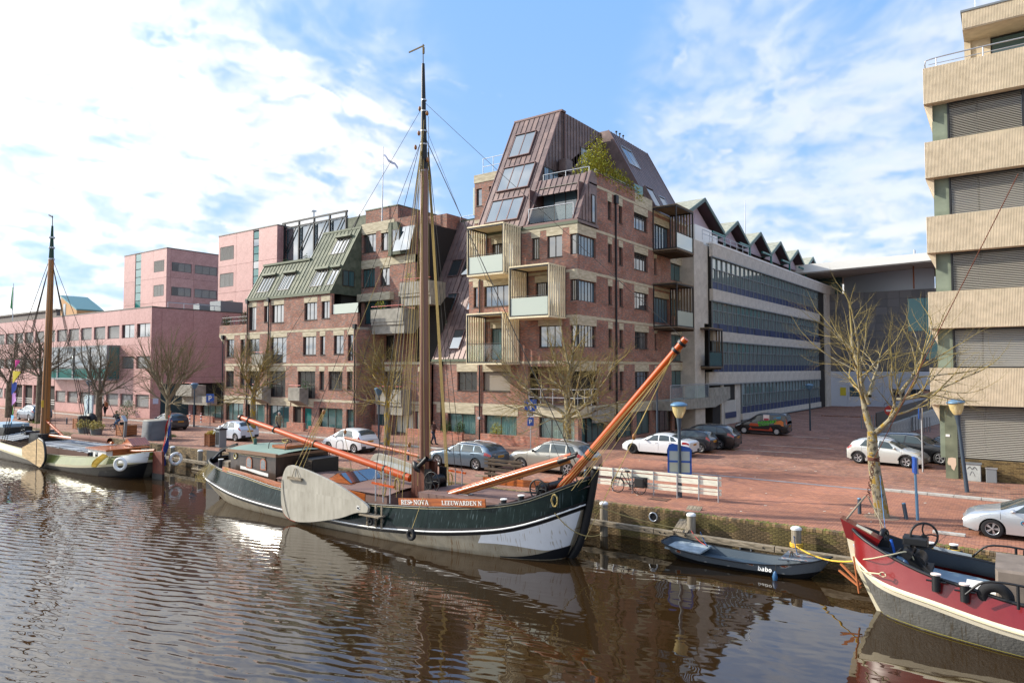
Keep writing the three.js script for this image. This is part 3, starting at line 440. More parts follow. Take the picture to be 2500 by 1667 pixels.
  // recessed corner balcony on the second storey
  { const r = TR(0, 0, F - 1.2); windowUnit(T, r, -28.7, -25.9, 4.4, 6.9, { n: 4, glass: M.glassT }); const r2 = TR(X - 1.25, 0, 0, Math.PI / 2); windowUnit(T, r2, 17.8, 19.5, 4.4, 6.9, { n: 3, glass: M.glassT }); part(T, 'balcony_floor', B(-28.9, X, 4.1, 4.235, -19.6, F + 0.03), M.concreteGrey); rail(T, [[-28.85, 4.24, F - 0.06], [X - 0.06, 4.24, F - 0.06], [X - 0.06, 4.24, -19.5]], 1.2, 2, 0.03, M.white, 1.1); part(T, 'recess_wall', merge([B(-28.9, X - 1.3, 4.24, 7.3, F - 1.5, F - 1.36), B(X - 1.5, X - 1.36, 4.24, 7.3, -19.6, F - 1.5)]), M.brick); part(T, 'balcony_apron', ap(B(18.4, 21.3, 3.0, 4.1, 0.05, 0.35), ms), M.concreteGrey); }
  // balcony boxes on the canal side and on the square side
  balconyBox(T, mf, -32.85, -29.49, 13.95, 17.55, 2.3); balconyBox(T, mf, -28.93, -25.57, 10.62, 14.2, 2.3); balconyBox(T, mf, -32.95, -29.62, 7.34, 10.98, 2.25, { glass: M.glassClear });
  const dkb = { sm2: M.slatDk, floorM: M.slatDk, joists: 1, slatL: false, n: 8 };
  balconyBox(T, ms, 29.3, 33.1, 17.15, 20.85, 2.2, dkb); balconyBox(T, ms, 29.3, 33.05, 10.5, 14.2, 2.2, dkb); balconyBox(T, ms, 37.0, 40.65, 7.1, 10.7, 2.15, { ...dkb, glass: M.glassT });
  // low balcony above the side doors
  part(T, 'balcony_slab', ap(polyG([[29, 4.2], [44.5, 4.2], [44.5, 3.9], [40, 3.2], [29, 3.4]], 1.6), TR(X + 1.6, 0, 0, Math.PI / 2)), M.concreteGrey);
  part(T, 'balcony_front', ap(B(38.5, 44.4, 4.2, 5.1, 1.5, 1.62), ms), M.concreteGrey);
  { const g = part(T, 'balustrade', ap(merge([bar([29.2, 5.5, 1.55], [44.4, 5.5, 1.55], 0.03), ...[29.2, 32.4, 35.4, 38.4].map((u) => bar([u, 4.2, 1.55], [u, 5.5, 1.55], 0.025))]), ms), M.alu); for (const u of [29.3, 32.5, 35.5]) part(g, 'glass_panel', ap(B(u, u + 2.8, 4.25, 5.4, 1.54, 1.55), ms), M.glassClear); }
  facade(T, ms, 37, 44.5, ST, 10.7, M.brick, [S(37.6, 39.8, 4.6, 6.5, { n: 3 }), S(38, 40.2, 7.6, 9.9, { n: 2 }), S(37.5, 40.5, 1.34, 3.2, { n: 1, glass: M.interior, noSill: true }), S(41.5, 43, 4.6, 6.5, { n: 1 })]);
  part(T, 'side_core', B(-30, X - 0.32, ST, 10.6, -44.5, -37.05), M.interior);
  // pipes
  for (const [x, y0, y1] of [[-33.45, ST, 16.9], [-37.45, ST, 7.2]]) downpipe(T, x, y0, y1, F + 0.08);
  { const g = ap(bar([22.3, ST, 0.09], [22.3, 19.9, 0.09], 0.075), ms); const p = part(T, 'downpipe', g, M.steelDk); part(p, 'hopper', ap(B(22.08, 22.52, 19.85, 20.5, 0.02, 0.24), ms), M.steelDk); }
  part(T, 'downpipe', ap(bar([36.7, ST, 0.07], [36.7, 18, 0.07], 0.06), ms), M.frame);
  // main slope
  const R1 = slopeM(17.7, F, KS), L1 = (28.14 - 17.7) * SQ;
  const roof = part(T, 'roof', ap(polyG([[-33.87, 0], [-29.3, 0], [-29.3, L1], [-33.87, L1]], 0.1), R1.clone().multiply(TR(0, 0, -0.07))), M.zincEdge);
  seamRoof(T, R1, -33.87, -29.3, L1, 0.5, M.zinc, M.zincEdge, 31);
  const sv = (y) => (y - 17.7) * SQ;
  skylight(T, R1, -33.1, -30.1, sv(18.4), sv(20.25), 3, M.glassSky, M.zincEdge, 0.16, 0.08); skylight(T, R1, -33.1, -30.1, sv(21.2), sv(23.3), 3, M.glassSky, M.zincEdge, 0.16, 0.08); skylight(T, R1, -33.1, -31.1, sv(24.4), sv(26.5), 2, M.glassSky, M.zincEdge, 0.16, 0.08);
  part(T, 'roof_ridge', B(-33.95, -29.1, 28.1, 28.24, -22.4, -21.75), M.zincEdge);
  // low slope with the loggia
  const openV = [sv(17.85), sv(20.12)], topV = sv(21.5);
  seamRoof(T, R1, -29.2, -28.95, topV, 0.5, M.zinc, M.zincEdge, 32); seamRoof(T, R1, -24.95, X, topV, 0.5, M.zinc, M.zincEdge, 33); seamRoof(T, R1, -28.95, -24.95, topV, 0.5, M.zinc, M.zincEdge, 34, openV[1]);
  part(T, 'eaves_gutter', B(-34.6, X + 0.06, 17.34, 17.56, F - 0.35, F + 0.07), M.zincGEdge);
  part(T, 'loggia', merge([B(-29.3, X, 17.56, 17.72, -19.3, F + 0.02), B(-29.3, X, 20.6, 20.72, -19.4, -18.0), B(-29.3, -29.2, 17.7, 20.6, -19.3, -17.2), B(-24.98, -24.9, 17.7, 20.6, -19.3, -17.2)]), M.zincEdge);
  windowUnit(T, TR(0, 0, -18.9), -29.1, -25.0, 17.75, 20.5, { n: 4, glass: M.glassB, d: 0 });
  { const b = rail(T, [[-28.9, 17.75, F - 0.12], [-25.0, 17.75, F - 0.12]], 1.15, 1, 0.03, M.alu, 4, 'balustrade'); part(b, 'glass_panel', B(-28.8, -25.1, 17.82, 18.82, F - 0.13, F - 0.115), M.glassClear); }
  // zinc side of the low slope with a tall window
  part(T, 'zinc_cheek', ap(polyG([[16.5, 17.6], [19.4, 17.6], [19.4, 21.62], [18.52, 21.62]], 0.25), ms), M.zinc[0]);
  for (const u of [17.2, 17.7, 18.15]) part(T, 'roof_seam', ap(B(u, u + 0.03, 17.6, 17.6 + (u - 16.5) * 1.9, 0, 0.04), ms), M.zinc[0]);
  windowUnit(T, ms, 18.55, 19.1, 17.75, 19.85, { n: 1, d: 0.06, glass: M.glassSky });
  part(T, 'zinc_sill', ap(B(16.45, 19.5, 17.42, 17.62, -0.2, 0.1), ms), M.zinc[1]);
  // terrace and tall zinc wall behind it
  part(T, 'terrace_floor', B(-29.3, X - 0.3, 20.6, 20.76, -29.3, -18.0), M.concreteGrey);
  const mw = TR(-29.25, 0, 0, Math.PI / 2);
  part(T, 'zinc_wall', ap(polyG([[16.6, 17.9], [21.85, 28.14], [28.9, 28.2], [28.9, 20.7], [18.0, 20.7]], 0.2), mw), M.zinc[1]);
  for (let u = 17.6; u < 28.8; u += 0.48) { const top = u < 21.85 ? 17.9 + (u - 16.6) * 1.95 : 28.16; if (top > 20.9) part(T, 'roof_seam', ap(B(u, u + 0.03, 20.76, top, 0, 0.045), mw), M.zinc[0]); }
  part(T, 'downpipe', ap(bar([22.25, 20.8, 0.12], [22.25, 28.0, 0.12], 0.09), mw), M.zincEdge);
  windowUnit(T, mw, 25.0, 27.2, 23.2, 26.0, { n: 2, d: 0.06, glass: M.glassB }); windowUnit(T, mw, 19.2, 21.3, 20.8, 22.9, { n: 3, d: 0.07, glass: M.glassB });
  part(T, 'air_conditioner', merge([BB(-29.1, -28.4, 22.9, 23.9, -22.3, -21.2, 0.05), B(-29.2, -29.0, 22.7, 22.95, -22.1, -21.4)]), M.zinc[1]);
  rail(T, [[-28.8, 21.2, -18.5], [-24.8, 21.2, -18.6]], 0.75, 1, 0.03, M.alu, 2); rail(T, [[-24.75, 21.65, -19.4], [-24.75, 21.65, -25.8]], 0.3, 1, 0.025, M.alu, 2);
  part(T, 'terrace_glass', ap(B(25.95, 27.6, 20.9, 22.3, -0.1, -0.08), ms), M.glassTeal);
  // dark zinc mansard facing the square
  const cx0 = -28.8, cy0 = 28.55, ey = 20.6, cl = Math.hypot(cx0 - X, cy0 - ey), sang = Math.atan2(X - cx0, cy0 - ey), mc = new THREE.Matrix4().makeRotationY(Math.PI / 2).multiply(new THREE.Matrix4().makeRotationX(-sang)).setPosition(X, ey, 0);
  part(T, 'mansard_roof', ap(polyG([[29.3, 0], [37.4, 0], [37.4, cl], [29.3, cl]], 0.15), mc.clone().multiply(TR(0, 0, -0.07))), M.zincEdge);
  seamRoof(T, mc, 29.3, 37.4, cl, 0.5, M.zinc, M.zincEdge, 36);
  skylight(T, mc, 30.1, 32.2, cl * 0.60, cl * 0.82, 2, M.glassSky, M.alu, 0.1); skylight(T, mc, 29.9, 31.3, cl * 0.06, cl * 0.28, 1, M.glassSky, M.zinc[1], 0.35, 0.12); skylight(T, mc, 33.2, 34.5, cl * 0.06, cl * 0.28, 1, M.glassSky, M.alu, 0.1);
  part(T, 'mansard_side', polyG([[-29.3, 20.7], [X, 20.7], [cx0, 28.55], [-33.5, 28.55], [-33.5, 20.7]], 8).translate(0, 0, -29.25), M.zinc[1]);
  for (let i = 0; i < 3; i++) part(T, 'roof_vent', merge([bar([-29, 28.5, -31.2 - i * 0.7], [-29, 29.0, -31.2 - i * 0.7], 0.05), bar([-29, 28.95, -31.2 - i * 0.7], [-29, 29.05, -31.2 - i * 0.7], 0.11)]), M.black);
  part(T, 'roof_body', polyG([[-33.8, 17.2], [-29.3, 17.2], [-29.3, 27.9], [-33.8, 27.9]], 6.8).translate(0, 0, -22.2), M.zincEdge);
  // brick stair head to the left of the main slope
  facade(T, TR(0, 0, -20), -36.9, -33.6, 15, 22.9, M.brick, [[-36.7, -36.1, 20.9, 22.4, { n: 1 }], [-35.3, -34.3, 20.9, 22.4, { n: 1 }]]);
  part(T, 'stair_head', B(-36.9, -33.9, 15, 22.9, -26, -20.32), M.brick); part(T, 'concrete_band', B(-36.95, -33.6, 22.9, 23.6, -26.1, -19.96), M.concrete); part(T, 'concrete_band', B(-36.92, -33.6, 19.4, 19.7, -20.3, -19.97), M.concrete);
  rail(T, [[-36.2, 23.6, -20.3], [-34, 23.6, -20.3]], 1.4, 2, 0.03, M.alu, 1.1);
  part(T, 'corner_glass', B(-37.15, -36.92, 20.2, 22.6, -20.6, -20.1), M.glassMilk);
  // link roof on the left
  const R2 = slopeM(7.68, F, KS); const v2 = (y) => (y - 7.68) * SQ;
  seamRoof(T, R2, -38.4, -34.7, v2(20.6), 0.52, M.zinc, M.zincEdge, 41); seamRoof(T, R2, -41.6, -38.45, v2(20.6), 0.52, M.zinc, M.zincEdge, 42, v2(10.95));
  part(T, 'link_roof', ap(merge([polyG([[-38.4, 0], [-34.7, 0], [-34.7, v2(20.6)], [-38.4, v2(20.6)]], 0.1), polyG([[-41.6, v2(10.95)], [-38.45, v2(10.95)], [-38.45, v2(20.6)], [-41.6, v2(20.6)]], 0.1)]), R2.clone().multiply(TR(0, 0, -0.07))), M.zincEdge);
  part(T, 'roof_gutter', merge([B(-38.5, -34.65, 7.5, 7.72, F - 0.1, F + 0.12), B(-41.7, -38.3, 10.75, 10.98, -18.3, -18.0)]), M.zincGEdge);
  const wsk = M.glassSky;
  skylight(T, R2, -37.0, -36.0, v2(8.55), v2(10.1), 1, wsk, M.zincEdge, 0.12); skylight(T, R2, -39.2, -38.2, v2(11.85), v2(13.35), 1, wsk, M.zincEdge, 0.12); skylight(T, R2, -40.15, -39.0, v2(15.1), v2(16.6), 1, M.glass, M.zincEdge, 0.12); skylight(T, R2, -38.6, -37.6, v2(15.1), v2(16.6), 1, M.glass, M.zincEdge, 0.12); skylight(T, R2, -36.6, -35.6, v2(11.85), v2(13.35), 1, wsk, M.zincEdge, 0.12);
  part(T, 'link_gable', ap(polyG([[18.3, 10.95], [23.1, 20.5], [30, 20.5], [30, 10.95]], 0.2), TR(-41.5, 0, 0, Math.PI / 2)), M.zinc[1]);
  rail(T, [[-41.3, 20.6, -23.3], [-39.4, 20.6, -23.3], [-36, 20.6, -23.3]], 0.55, 1, 0.03, M.alu, 1.5);
  part(T, 'wall_light', merge([B(-33.55, -33.3, 3.0, 3.2, F + 0.02, F + 0.2)]), M.alu);

  // planted hedge on the roof terrace
  const hd = thing('terrace_hedge', 'bushy yellow green hedge on the roof terrace above the brick side', 'hedge', [0, 0, 0]);
  part(hd, 'foliage', merge([bush(2600, [-26.6, -24.4, 21.2, 24.4, -23.2, -18.9], 0, 3, 0.17), bush(700, [-26.2, -24.6, 22.4, 25.6, -22.0, -19.6], 0, 8, 0.15), bush(2600, [-26.5, -24.4, 20.9, 23.3, -27.6, -22.0], 0, 6, 0.17)]), M.leaf);
  part(hd, 'planter_trough', B(-26.2, -24.95, 20.76, 21.4, -27.3, -19.7), M.timberDk);
}
// ---------- brick block with green zinc roof ----------
{
  const K = thing('brick_apartment_block', 'red brick apartment block with greenish zinc roof and concrete balconies', 'building');
  const F = -14, m = TR(0, 0, F), X0 = -65.1, X1 = -44.9, KB = 0.553, Q = Math.sqrt(1 + KB * KB);
  part(K, 'core', merge([B(-64.8, -45.2, ST, 10.4, -26, F - 1.4), B(-60.8, -48.7, 10.4, 13.7, -26, F - 1.4), B(-60.8, -48.7, 13.7, 17, -26, -17.6), B(-53.6, -48.6, 17, 20, -26, -18), B(-48.2, -41.2, 1.4, 19.8, -26, -18.9), B(-45, -38.4, 1.4, 13, -24, -17.6)]), M.interior);
  const w = (a, b, c, d, o = {}) => [a, b, c, d, { n: 2, l: 0.42, ...o }];
  facade(K, m, X0, X1, ST, 4.0, M.brick, [w(-64.7, -61.6, 1.7, 3.45, { n: 3, l: 0, curtain: M.curtain, noSill: true }), w(-61.0, -58.0, 1.7, 3.45, { n: 2, l: 0, curtain: M.curtain, noSill: true }), w(-57.3, -54.2, 1.32, 3.45, { n: 3, l: 0, glass: M.glassT, noSill: true }), w(-53.6, -52.4, 1.32, 3.45, { n: 1, l: 0, glass: M.interior, noSill: true }), w(-52.2, -50.9, 1.32, 3.45, { n: 1, l: 0, frame: M.redPaint, fw: 0.1, glass: M.glassTeal, noSill: true }), w(-49.9, -46.7, 1.68, 3.45, { n: 3, l: 0, curtain: M.curtain, noSill: true }), w(-46.2, -45.3, 1.68, 3.45, { n: 1, l: 0, glass: M.glassT, noSill: true })]);
  facade(K, m, X0, X1, 4.2, 7.2, M.brick, [w(-64.7, -63.3, 5.0, 6.7), w(-62.2, -61.4, 5.0, 6.7, { n: 1 }), w(-60.9, -59.0, 5.0, 6.7), w(-57.3, -54.8, 4.24, 6.7, { n: 3, noSill: true }), w(-52.95, -50.45, 4.24, 6.7, { n: 3, noSill: true }), w(-49.85, -49.2, 5.05, 6.7, { n: 1 }), w(-48.6, -46.75, 5.1, 6.7, { n: 3 }), w(-46.15, -45.45, 5.1, 6.7, { n: 1 })]);
  facade(K, m, X0, X1, 7.4, 10.3, M.brick, [w(-64.7, -63.35, 8.1, 9.9), w(-62.2, -61.45, 8.1, 9.85, { n: 1 }), w(-60.95, -59.0, 8.2, 9.85), w(-57.2, -54.7, 7.45, 9.9, { n: 3, noSill: true }), w(-52.25, -50.4, 8.17, 9.85, { n: 3 }), w(-49.8, -49.15, 8.17, 9.85, { n: 1 }), w(-47.95, -46.65, 8.2, 9.85), w(-46.1, -45.4, 7.6, 9.87, { n: 1, noSill: true })]);
  facade(K, m, -61.1, -48.3, 10.5, 13.6, M.brick, [w(-60.9, -59.6, 10.7, 13.0, { n: 2, l: 0.5 }), w(-58.3, -57.65, 11.4, 13.0, { n: 1, l: 0.5 }), w(-57.1, -55.2, 11.3, 13.0, { n: 3, l: 0.5 }), w(-52.1, -50.3, 11.35, 12.95, { n: 3, l: 0.5 }), w(-49.65, -48.55, 11.4, 12.95, { n: 2, l: 0.5 })]);
  for (const b of [4.2, 7.4, 10.5]) part(K, 'concrete_band', B(X0 - 0.02, X1, b - 0.2, b, F - 0.3, F + 0.02), M.concrete);
  part(K, 'ground_lintel', merge([B(-65, -61.4, 3.46, 4, F - 0.02, F + 0.03), B(-61.2, -57.6, 3.46, 4, F - 0.02, F + 0.03), B(-57.4, -54, 3.46, 4, F - 0.02, F + 0.03), B(-53.8, -50.6, 3.46, 4, F - 0.02, F + 0.03)]), M.concrete);
  part(K, 'side_wall', B(X0 - 0.005, X0 + 0.3, ST, 10.3, -26, F - 0.3), M.brick); part(K, 'side_wall', B(X1 - 0.3, X1 - 0.003, ST, 10.3, -17.4, F - 0.3), M.brick);
  // roof terrace on the left end
  part(K, 'terrace_parapet', merge([B(X0 - 0.9, -61.1, 10.5, 11.35, F - 0.35, F + 0.01), B(X0 - 0.9, X0 - 0.6, 10.5, 11.35, -20, F - 0.35), B(X0 - 0.9, -61.1, 10.3, 10.52, -24, F - 0.34)]), M.brick);
  part(K, 'concrete_bracket', polyG([[X0 - 0.95, 10.5], [X0, 10.5], [X0, 9.4], [X0 - 0.95, 10.2]], 0.3).translate(0, 0, F + 0.01), M.concrete);
  rail(K, [[X0 - 0.7, 11.35, F - 0.15], [-61.3, 11.35, F - 0.15]], 0.8, 2, 0.02, M.frameGrey, 0.8);
  part(K, 'terrace_plants', merge([bush(500, [-66, -64.5, 11.2, 12.6, -14.6, -14.1], 0, 11, 0.14), bush(700, [-63.5, -61.3, 11.3, 13.2, -15.2, -14.3], 0, 12, 0.12)]), M.leafDk);
  // concrete balconies
  for (const [a, b] of [[-58.7, -57.0], [-53.0, -51.35]]) { const bl = part(K, 'concrete_balcony', merge([B(a, b, 4.05, 5.2, F + 0.02, F + 1.0), polyG([[0, 4.05], [1.0, 4.05], [0.0, 3.55]], b - a).applyMatrix4(new THREE.Matrix4().makeRotationY(-Math.PI / 2)).translate(a, 0, F + 0.02)]), M.concreteGrey); part(bl, 'balcony_rail', bar([a, 5.42, F + 0.9], [b, 5.42, F + 0.9], 0.035), M.redPaint); part(bl, 'balcony_plants', bush(220, [a + 0.9, b + 0.7, 5.0, 6.1, F + 0.1, F + 0.6], 0, 13 + a, 0.1), M.leafDk); }
  { const a = -70.6, bl = part(K, 'concrete_balcony', merge([B(a - 2.4, a + 0.8, 4.0, 5.15, F - 0.8, F + 0.8), B(a - 2.0, a + 3, 3.1, 4.0, F - 0.8, F + 0.3)]), M.concreteGrey); part(bl, 'balcony_rail', bar([a - 2.4, 5.4, F + 0.7], [a + 0.8, 5.4, F + 0.7], 0.035), M.redPaint); facade(K, TR(0, 0, F - 0.8), -71.6, X0 - 0.01, ST, 3.1, M.brick, [w(-70.8, -65.6, 1.7, 3.05, { n: 4, l: 0, curtain: M.curtain, noSill: true })]); }
  { const bl = part(K, 'concrete_balcony', merge([B(-58.9, -57.1, 7.3, 8.3, F + 0.02, F + 0.9)]), M.concreteGrey); part(bl, 'balcony_rail', bar([-58.9, 8.5, F + 0.8], [-57.1, 8.5, F + 0.8], 0.03), M.redPaint); }
  for (const [x, y] of [[-65.2, 10.0], [-60.95, 13.4], [-57.45, 13.4], [-45.1, 10.4]]) downpipe(K, x, ST, y, F + 0.09, M.steelDk);
  // green zinc mansard
  const R = slopeM(13.85, F, KB), v = (y) => (y - 13.85) * Q;
  seamRoof(K, R, -61.1, -53.8, v(17.36), 0.52, M.zincG, M.zincGEdge, 51); seamRoof(K, R, -53.75, -48.4, v(20.05), 0.52, M.zincG, M.zincGEdge, 52);
  part(K, 'roof', ap(merge([polyG([[-61.1, 0], [-53.8, 0], [-53.8, v(17.36)], [-61.1, v(17.36)]], 0.1), polyG([[-53.75, 0], [-48.4, 0], [-48.4, v(20.05)], [-53.75, v(20.05)]], 0.1)]), R.clone().multiply(TR(0, 0, -0.07))), M.zincGEdge);
  for (const [a, b, c, d, n] of [[-60.2, -58.2, 14.45, 16, 4], [-56.7, -55.0, 14.45, 16, 3], [-51.8, -50.2, 14.45, 15.95, 4], [-49.5, -48.55, 14.45, 15.95, 2], [-51.0, -49.2, 17.6, 19.1, 4]]) { skylight(K, R, a, b, v(c), v(d), n, M.glass, M.frame, 0.05, 0.05); part(K, 'dormer_hood', ap(B(a - 0.15, b + 0.15, v(d) + 0.05, v(d) + 0.3, 0, 0.3), R), M.zincG[0]); }
  part(K, 'eaves', B(-61.3, -48.3, 13.6, 13.86, F - 0.3, F + 0.16), M.zincGEdge);
  part(K, 'roof_edge_trim', merge([B(-61.2, -53.7, 17.3, 17.5, -17, -15.75), B(-53.85, -48.3, 19.98, 20.16, -18.4, -17.35)]), M.zincGEdge);
  part(K, 'roof_flat', merge([B(-61.1, -53.8, 17, 17.3, -26, -16.2), B(-53.75, -48.4, 19.6, 19.98, -26, -18)]), M.zincDark);
  const ms = TR(-48.35, 0, 0, Math.PI / 2);
  part(K, 'roof_cheek', ap(polyG([[14.02, 13.86], [17.45, 20.05], [22, 20.05], [22, 13.6], [14.02, 13.6]], 0.15), ms), M.zincG[1]);
  windowUnit(K, ms, 15.25, 16.6, 14.4, 15.85, { n: 2, d: 0.06, glass: M.glassT });
  part(K, 'roof_plants', merge([bush(140, [-58.5, -57.8, 17.3, 17.9, -16.5, -16], 0, 21, 0.12), bush(140, [-55.3, -54.6, 17.3, 18.1, -16.6, -16], 0, 22, 0.12)]), M.leafDk);
  // set back part with balconies
  const mb = TR(0, 0, -17.43);
  facade(K, mb, -48.3, -41.4, 7.4, 20.3, M.brick, [w(-48.1, -46.4, 17.6, 19.3, { n: 3 }), w(-45.7, -44.5, 17.6, 19.2, { n: 2 }), w(-48.2, -46.5, 14.4, 16.1, { n: 4, glass: M.glassT }), w(-45.8, -44.6, 14.4, 16.0, { n: 2 }), w(-47.9, -44.4, 11.0, 13.2, { n: 5, glass: M.glassT, noSill: true }), w(-43.4, -42.9, 11, 13.3, { n: 1 }), w(-47.5, -44, 7.8, 9.9, { n: 3 })]);
  part(K, 'concrete_band', merge([B(-48.3, -44.0, 19.45, 20.3, -17.7, -17.40), B(-48.3, -41.4, 16.2, 16.9, -17.7, -17.395), B(-48.3, -44.0, 13.05, 13.75, -17.7, -16.9)]), M.concrete);
  facade(K, TR(0, 0, -19.6), -50.2, -45.8, 20, 22.2, M.brick, []); part(K, 'roof_house', merge([B(-50.2, -45.8, 20, 22.2, -25, -19.92)]), M.brick); part(K, 'roof_house_cap', B(-50.25, -45.75, 22.2, 22.3, -25, -19.55), M.zincGEdge); part(K, 'side_wall', B(-45.8, -41.4, 17, 21.2, -25, -21.5), M.brick); part(K, 'side_shed', B(-41.4, -39, 17, 20.9, -27, -23.5), M.zincG[1]);
  part(K, 'zinc_dormer', merge([B(-44.3, -43.9, 16.9, 19.9, -17.45, -16.95), polyG([[-43.9, 17.0], [-42.3, 17.0], [-43.3, 19.9], [-43.9, 19.9]], 0.4).translate(0, 0, -17.0)]), M.zincG[1]);
  windowUnit(K, TR(0, 0, -16.98), -43.8, -42.9, 17.5, 19.2, { n: 2, d: 0.05 }); 
  { const sl = slopeM(16.9, -16.6, 0.3); part(K, 'slanted_glazing', ap(B(-42.4, -41.4, 0.3, 2.6, 0, 0.05), sl), M.glassSky); part(K, 'slanted_glazing', ap(B(-43.4, -42.45, 0.3, 2.6, 0, 0.05), sl), M.glassSky); }
  facade(K, TR(0, 0, -16.0), -44.8, -38.42, ST, 7.4, M.brick, [w(-44.5, -42.9, 1.4, 3.4, { n: 2, l: 0.5, glass: M.glassT, noSill: true }), w(-42.3, -40.2, 1.5, 3.4, { n: 3, glass: M.curtainW, l: 0.5, noSill: true }), w(-39.9, -38.6, 1.5, 3.4, { n: 2, glass: M.curtainW, l: 0.5, noSill: true }), w(-43.6, -41.5, 5, 6.7), w(-39.6, -38.6, 5.1, 6.7)]);
  facade(K, TR(0, 0, -18.1), -44.8, -38.42, 7.4, 10.9, M.brick, [w(-44.2, -42, 8, 9.8, { glass: M.glassT }), w(-40.6, -38.8, 8.1, 9.8, { n: 3 })]);
  part(K, 'concrete_band', merge([B(-44.8, -38.42, 4.0, 4.2, -16.1, -15.97), B(-44.8, -38.42, 7.3, 7.5, -18.2, -15.95), B(-41.6, -38.3, 10.3, 10.75, -18.2, -18.0)]), M.concrete);
  for (const [a, b, y, z, h] of [[-44.4, -40.5, 10.9, -15.2, 1.1], [-41.3, -37.9, 13.2, -15.6, 0.95], [-43.4, -40.4, 4.1, -14.9, 1.1]]) { const bl = part(K, 'concrete_balcony', merge([B(a, b, y, y + h, z, z + 0.15), B(a, a + 0.15, y, y + h, -17.4, z), B(b - 0.15, b, y, y + h, -17.4, z), B(a, b, y - 0.25, y, -17.4, z + 0.1), polyG([[0, y - 0.25], [0, y - 1.0], [-1.2, y - 1.0], [-1.9, y - 0.25]].map(([p, q]) => [p, q]), b - a).applyMatrix4(new THREE.Matrix4().makeRotationY(-Math.PI / 2)).translate(a, 0, z)]), M.concreteGrey); part(bl, 'balcony_rail', bar([a, y + h + 0.25, z + 0.07], [b, y + h + 0.25, z + 0.07], 0.035), M.redPaint); part(bl, 'balcony_plants', bush(160, [a + 0.2, a + 1.2, y + h * 0.9, y + h + 1.1, z - 0.6, z], 0, 40 + a, 0.12), M.leaf); }
  part(K, 'balcony_screen', merge([B(-48.2, -44.95, 11.75, 12.6, F - 0.12, F - 0.1)]), M.glassMilk); part(K, 'balcony_parapet', B(-48.3, X1, 10.5, 11.7, F - 0.3, F), M.brick); part(K, 'balcony_floor', B(-48.3, -44.9, 10.3, 10.52, -17.5, F - 0.32), M.concreteGrey);
  const ant = part(K, 'roof_aerial', bar([-47.6, 20.2, -19.3], [-47.5, 28.0, -19.3], 0.07, 0.03), M.alu); part(ant, 'pennant', gridG([0, 1, 2, 3, 4, 5].map((i) => [[-47.4 + i * 0.36, 27.3 - i * 0.3 + 0.1 * Math.sin(i * 2), -19.3 + 0.1 * Math.sin(i)], [-47.4 + i * 0.36, 27.05 - i * 0.3 + 0.12 * Math.sin(i * 2), -19.25 + 0.1 * Math.sin(i)]])), std({ color: '#8a93ad', side: THREE.DoubleSide }));
}
// garden walls and clipped shrubs at the foot of the tower
{
  const gw = (a, b, z, h, label) => { const g = thing('garden_wall', label, 'wall'); part(g, 'brick_wall', B(a, b, ST + 0.05, ST + h, z - 0.22, z), M.brickLow); const n = Math.round((b - a) / 0.11); part(g, 'coping', merge(Array.from({ length: n }, (_, i) => B(a + i * 0.11 + 0.004, a + i * 0.11 + 0.106, ST + h, ST + h + 0.1, z - 0.235, z + 0.012))), M.brickLow); };
  gw(-40.2, -34.2, -15.2, 0.62, 'low brick garden wall with two clipped shrubs on it'); gw(-31.9, -24.2, -14.6, 0.72, 'long low brick garden wall beside the parking sign'); gw(-53.0, -50.6, -12.9, 0.7, 'short brick wall beside the red framed door'); gw(-49.9, -46.5, -12.9, 0.5, 'low brick wall below the wide curtained shop window'); gw(-71, -66, -13.4, 0.6, 'brick planter wall at the far end of the apartment block'); gw(-43.9, -42.2, -14.8, 0.75, 'short brick wall beside the glazed office door');
  let k = 0; for (const [x, z, h, w2, c, label] of [[-36.0, -15.4, 0.85, 0.75, 0, 'round clipped box shrub on the garden wall, by the first curtain'], [-34.6, -15.4, 0.9, 0.8, 1, 'upright dark shrub at the end of the garden wall'], [-30.6, -14.9, 0.95, 1.0, 2, 'spiky yellow green conifer shrub behind the long garden wall']]) { const s = thing('clipped_shrub', label, 'shrub', [x, ST + 0.62, z]); part(s, 'foliage', bush(900, [-w2 / 2, w2 / 2, 0, h * 1.35, -0.35, 0.35], 0, 60 + k++, 0.08), c === 2 ? M.leaf : M.leafDk); part(s, 'stem', bar([0, -0.5, 0], [0, h * 0.6, 0], 0.04), M.timberDk); }
}
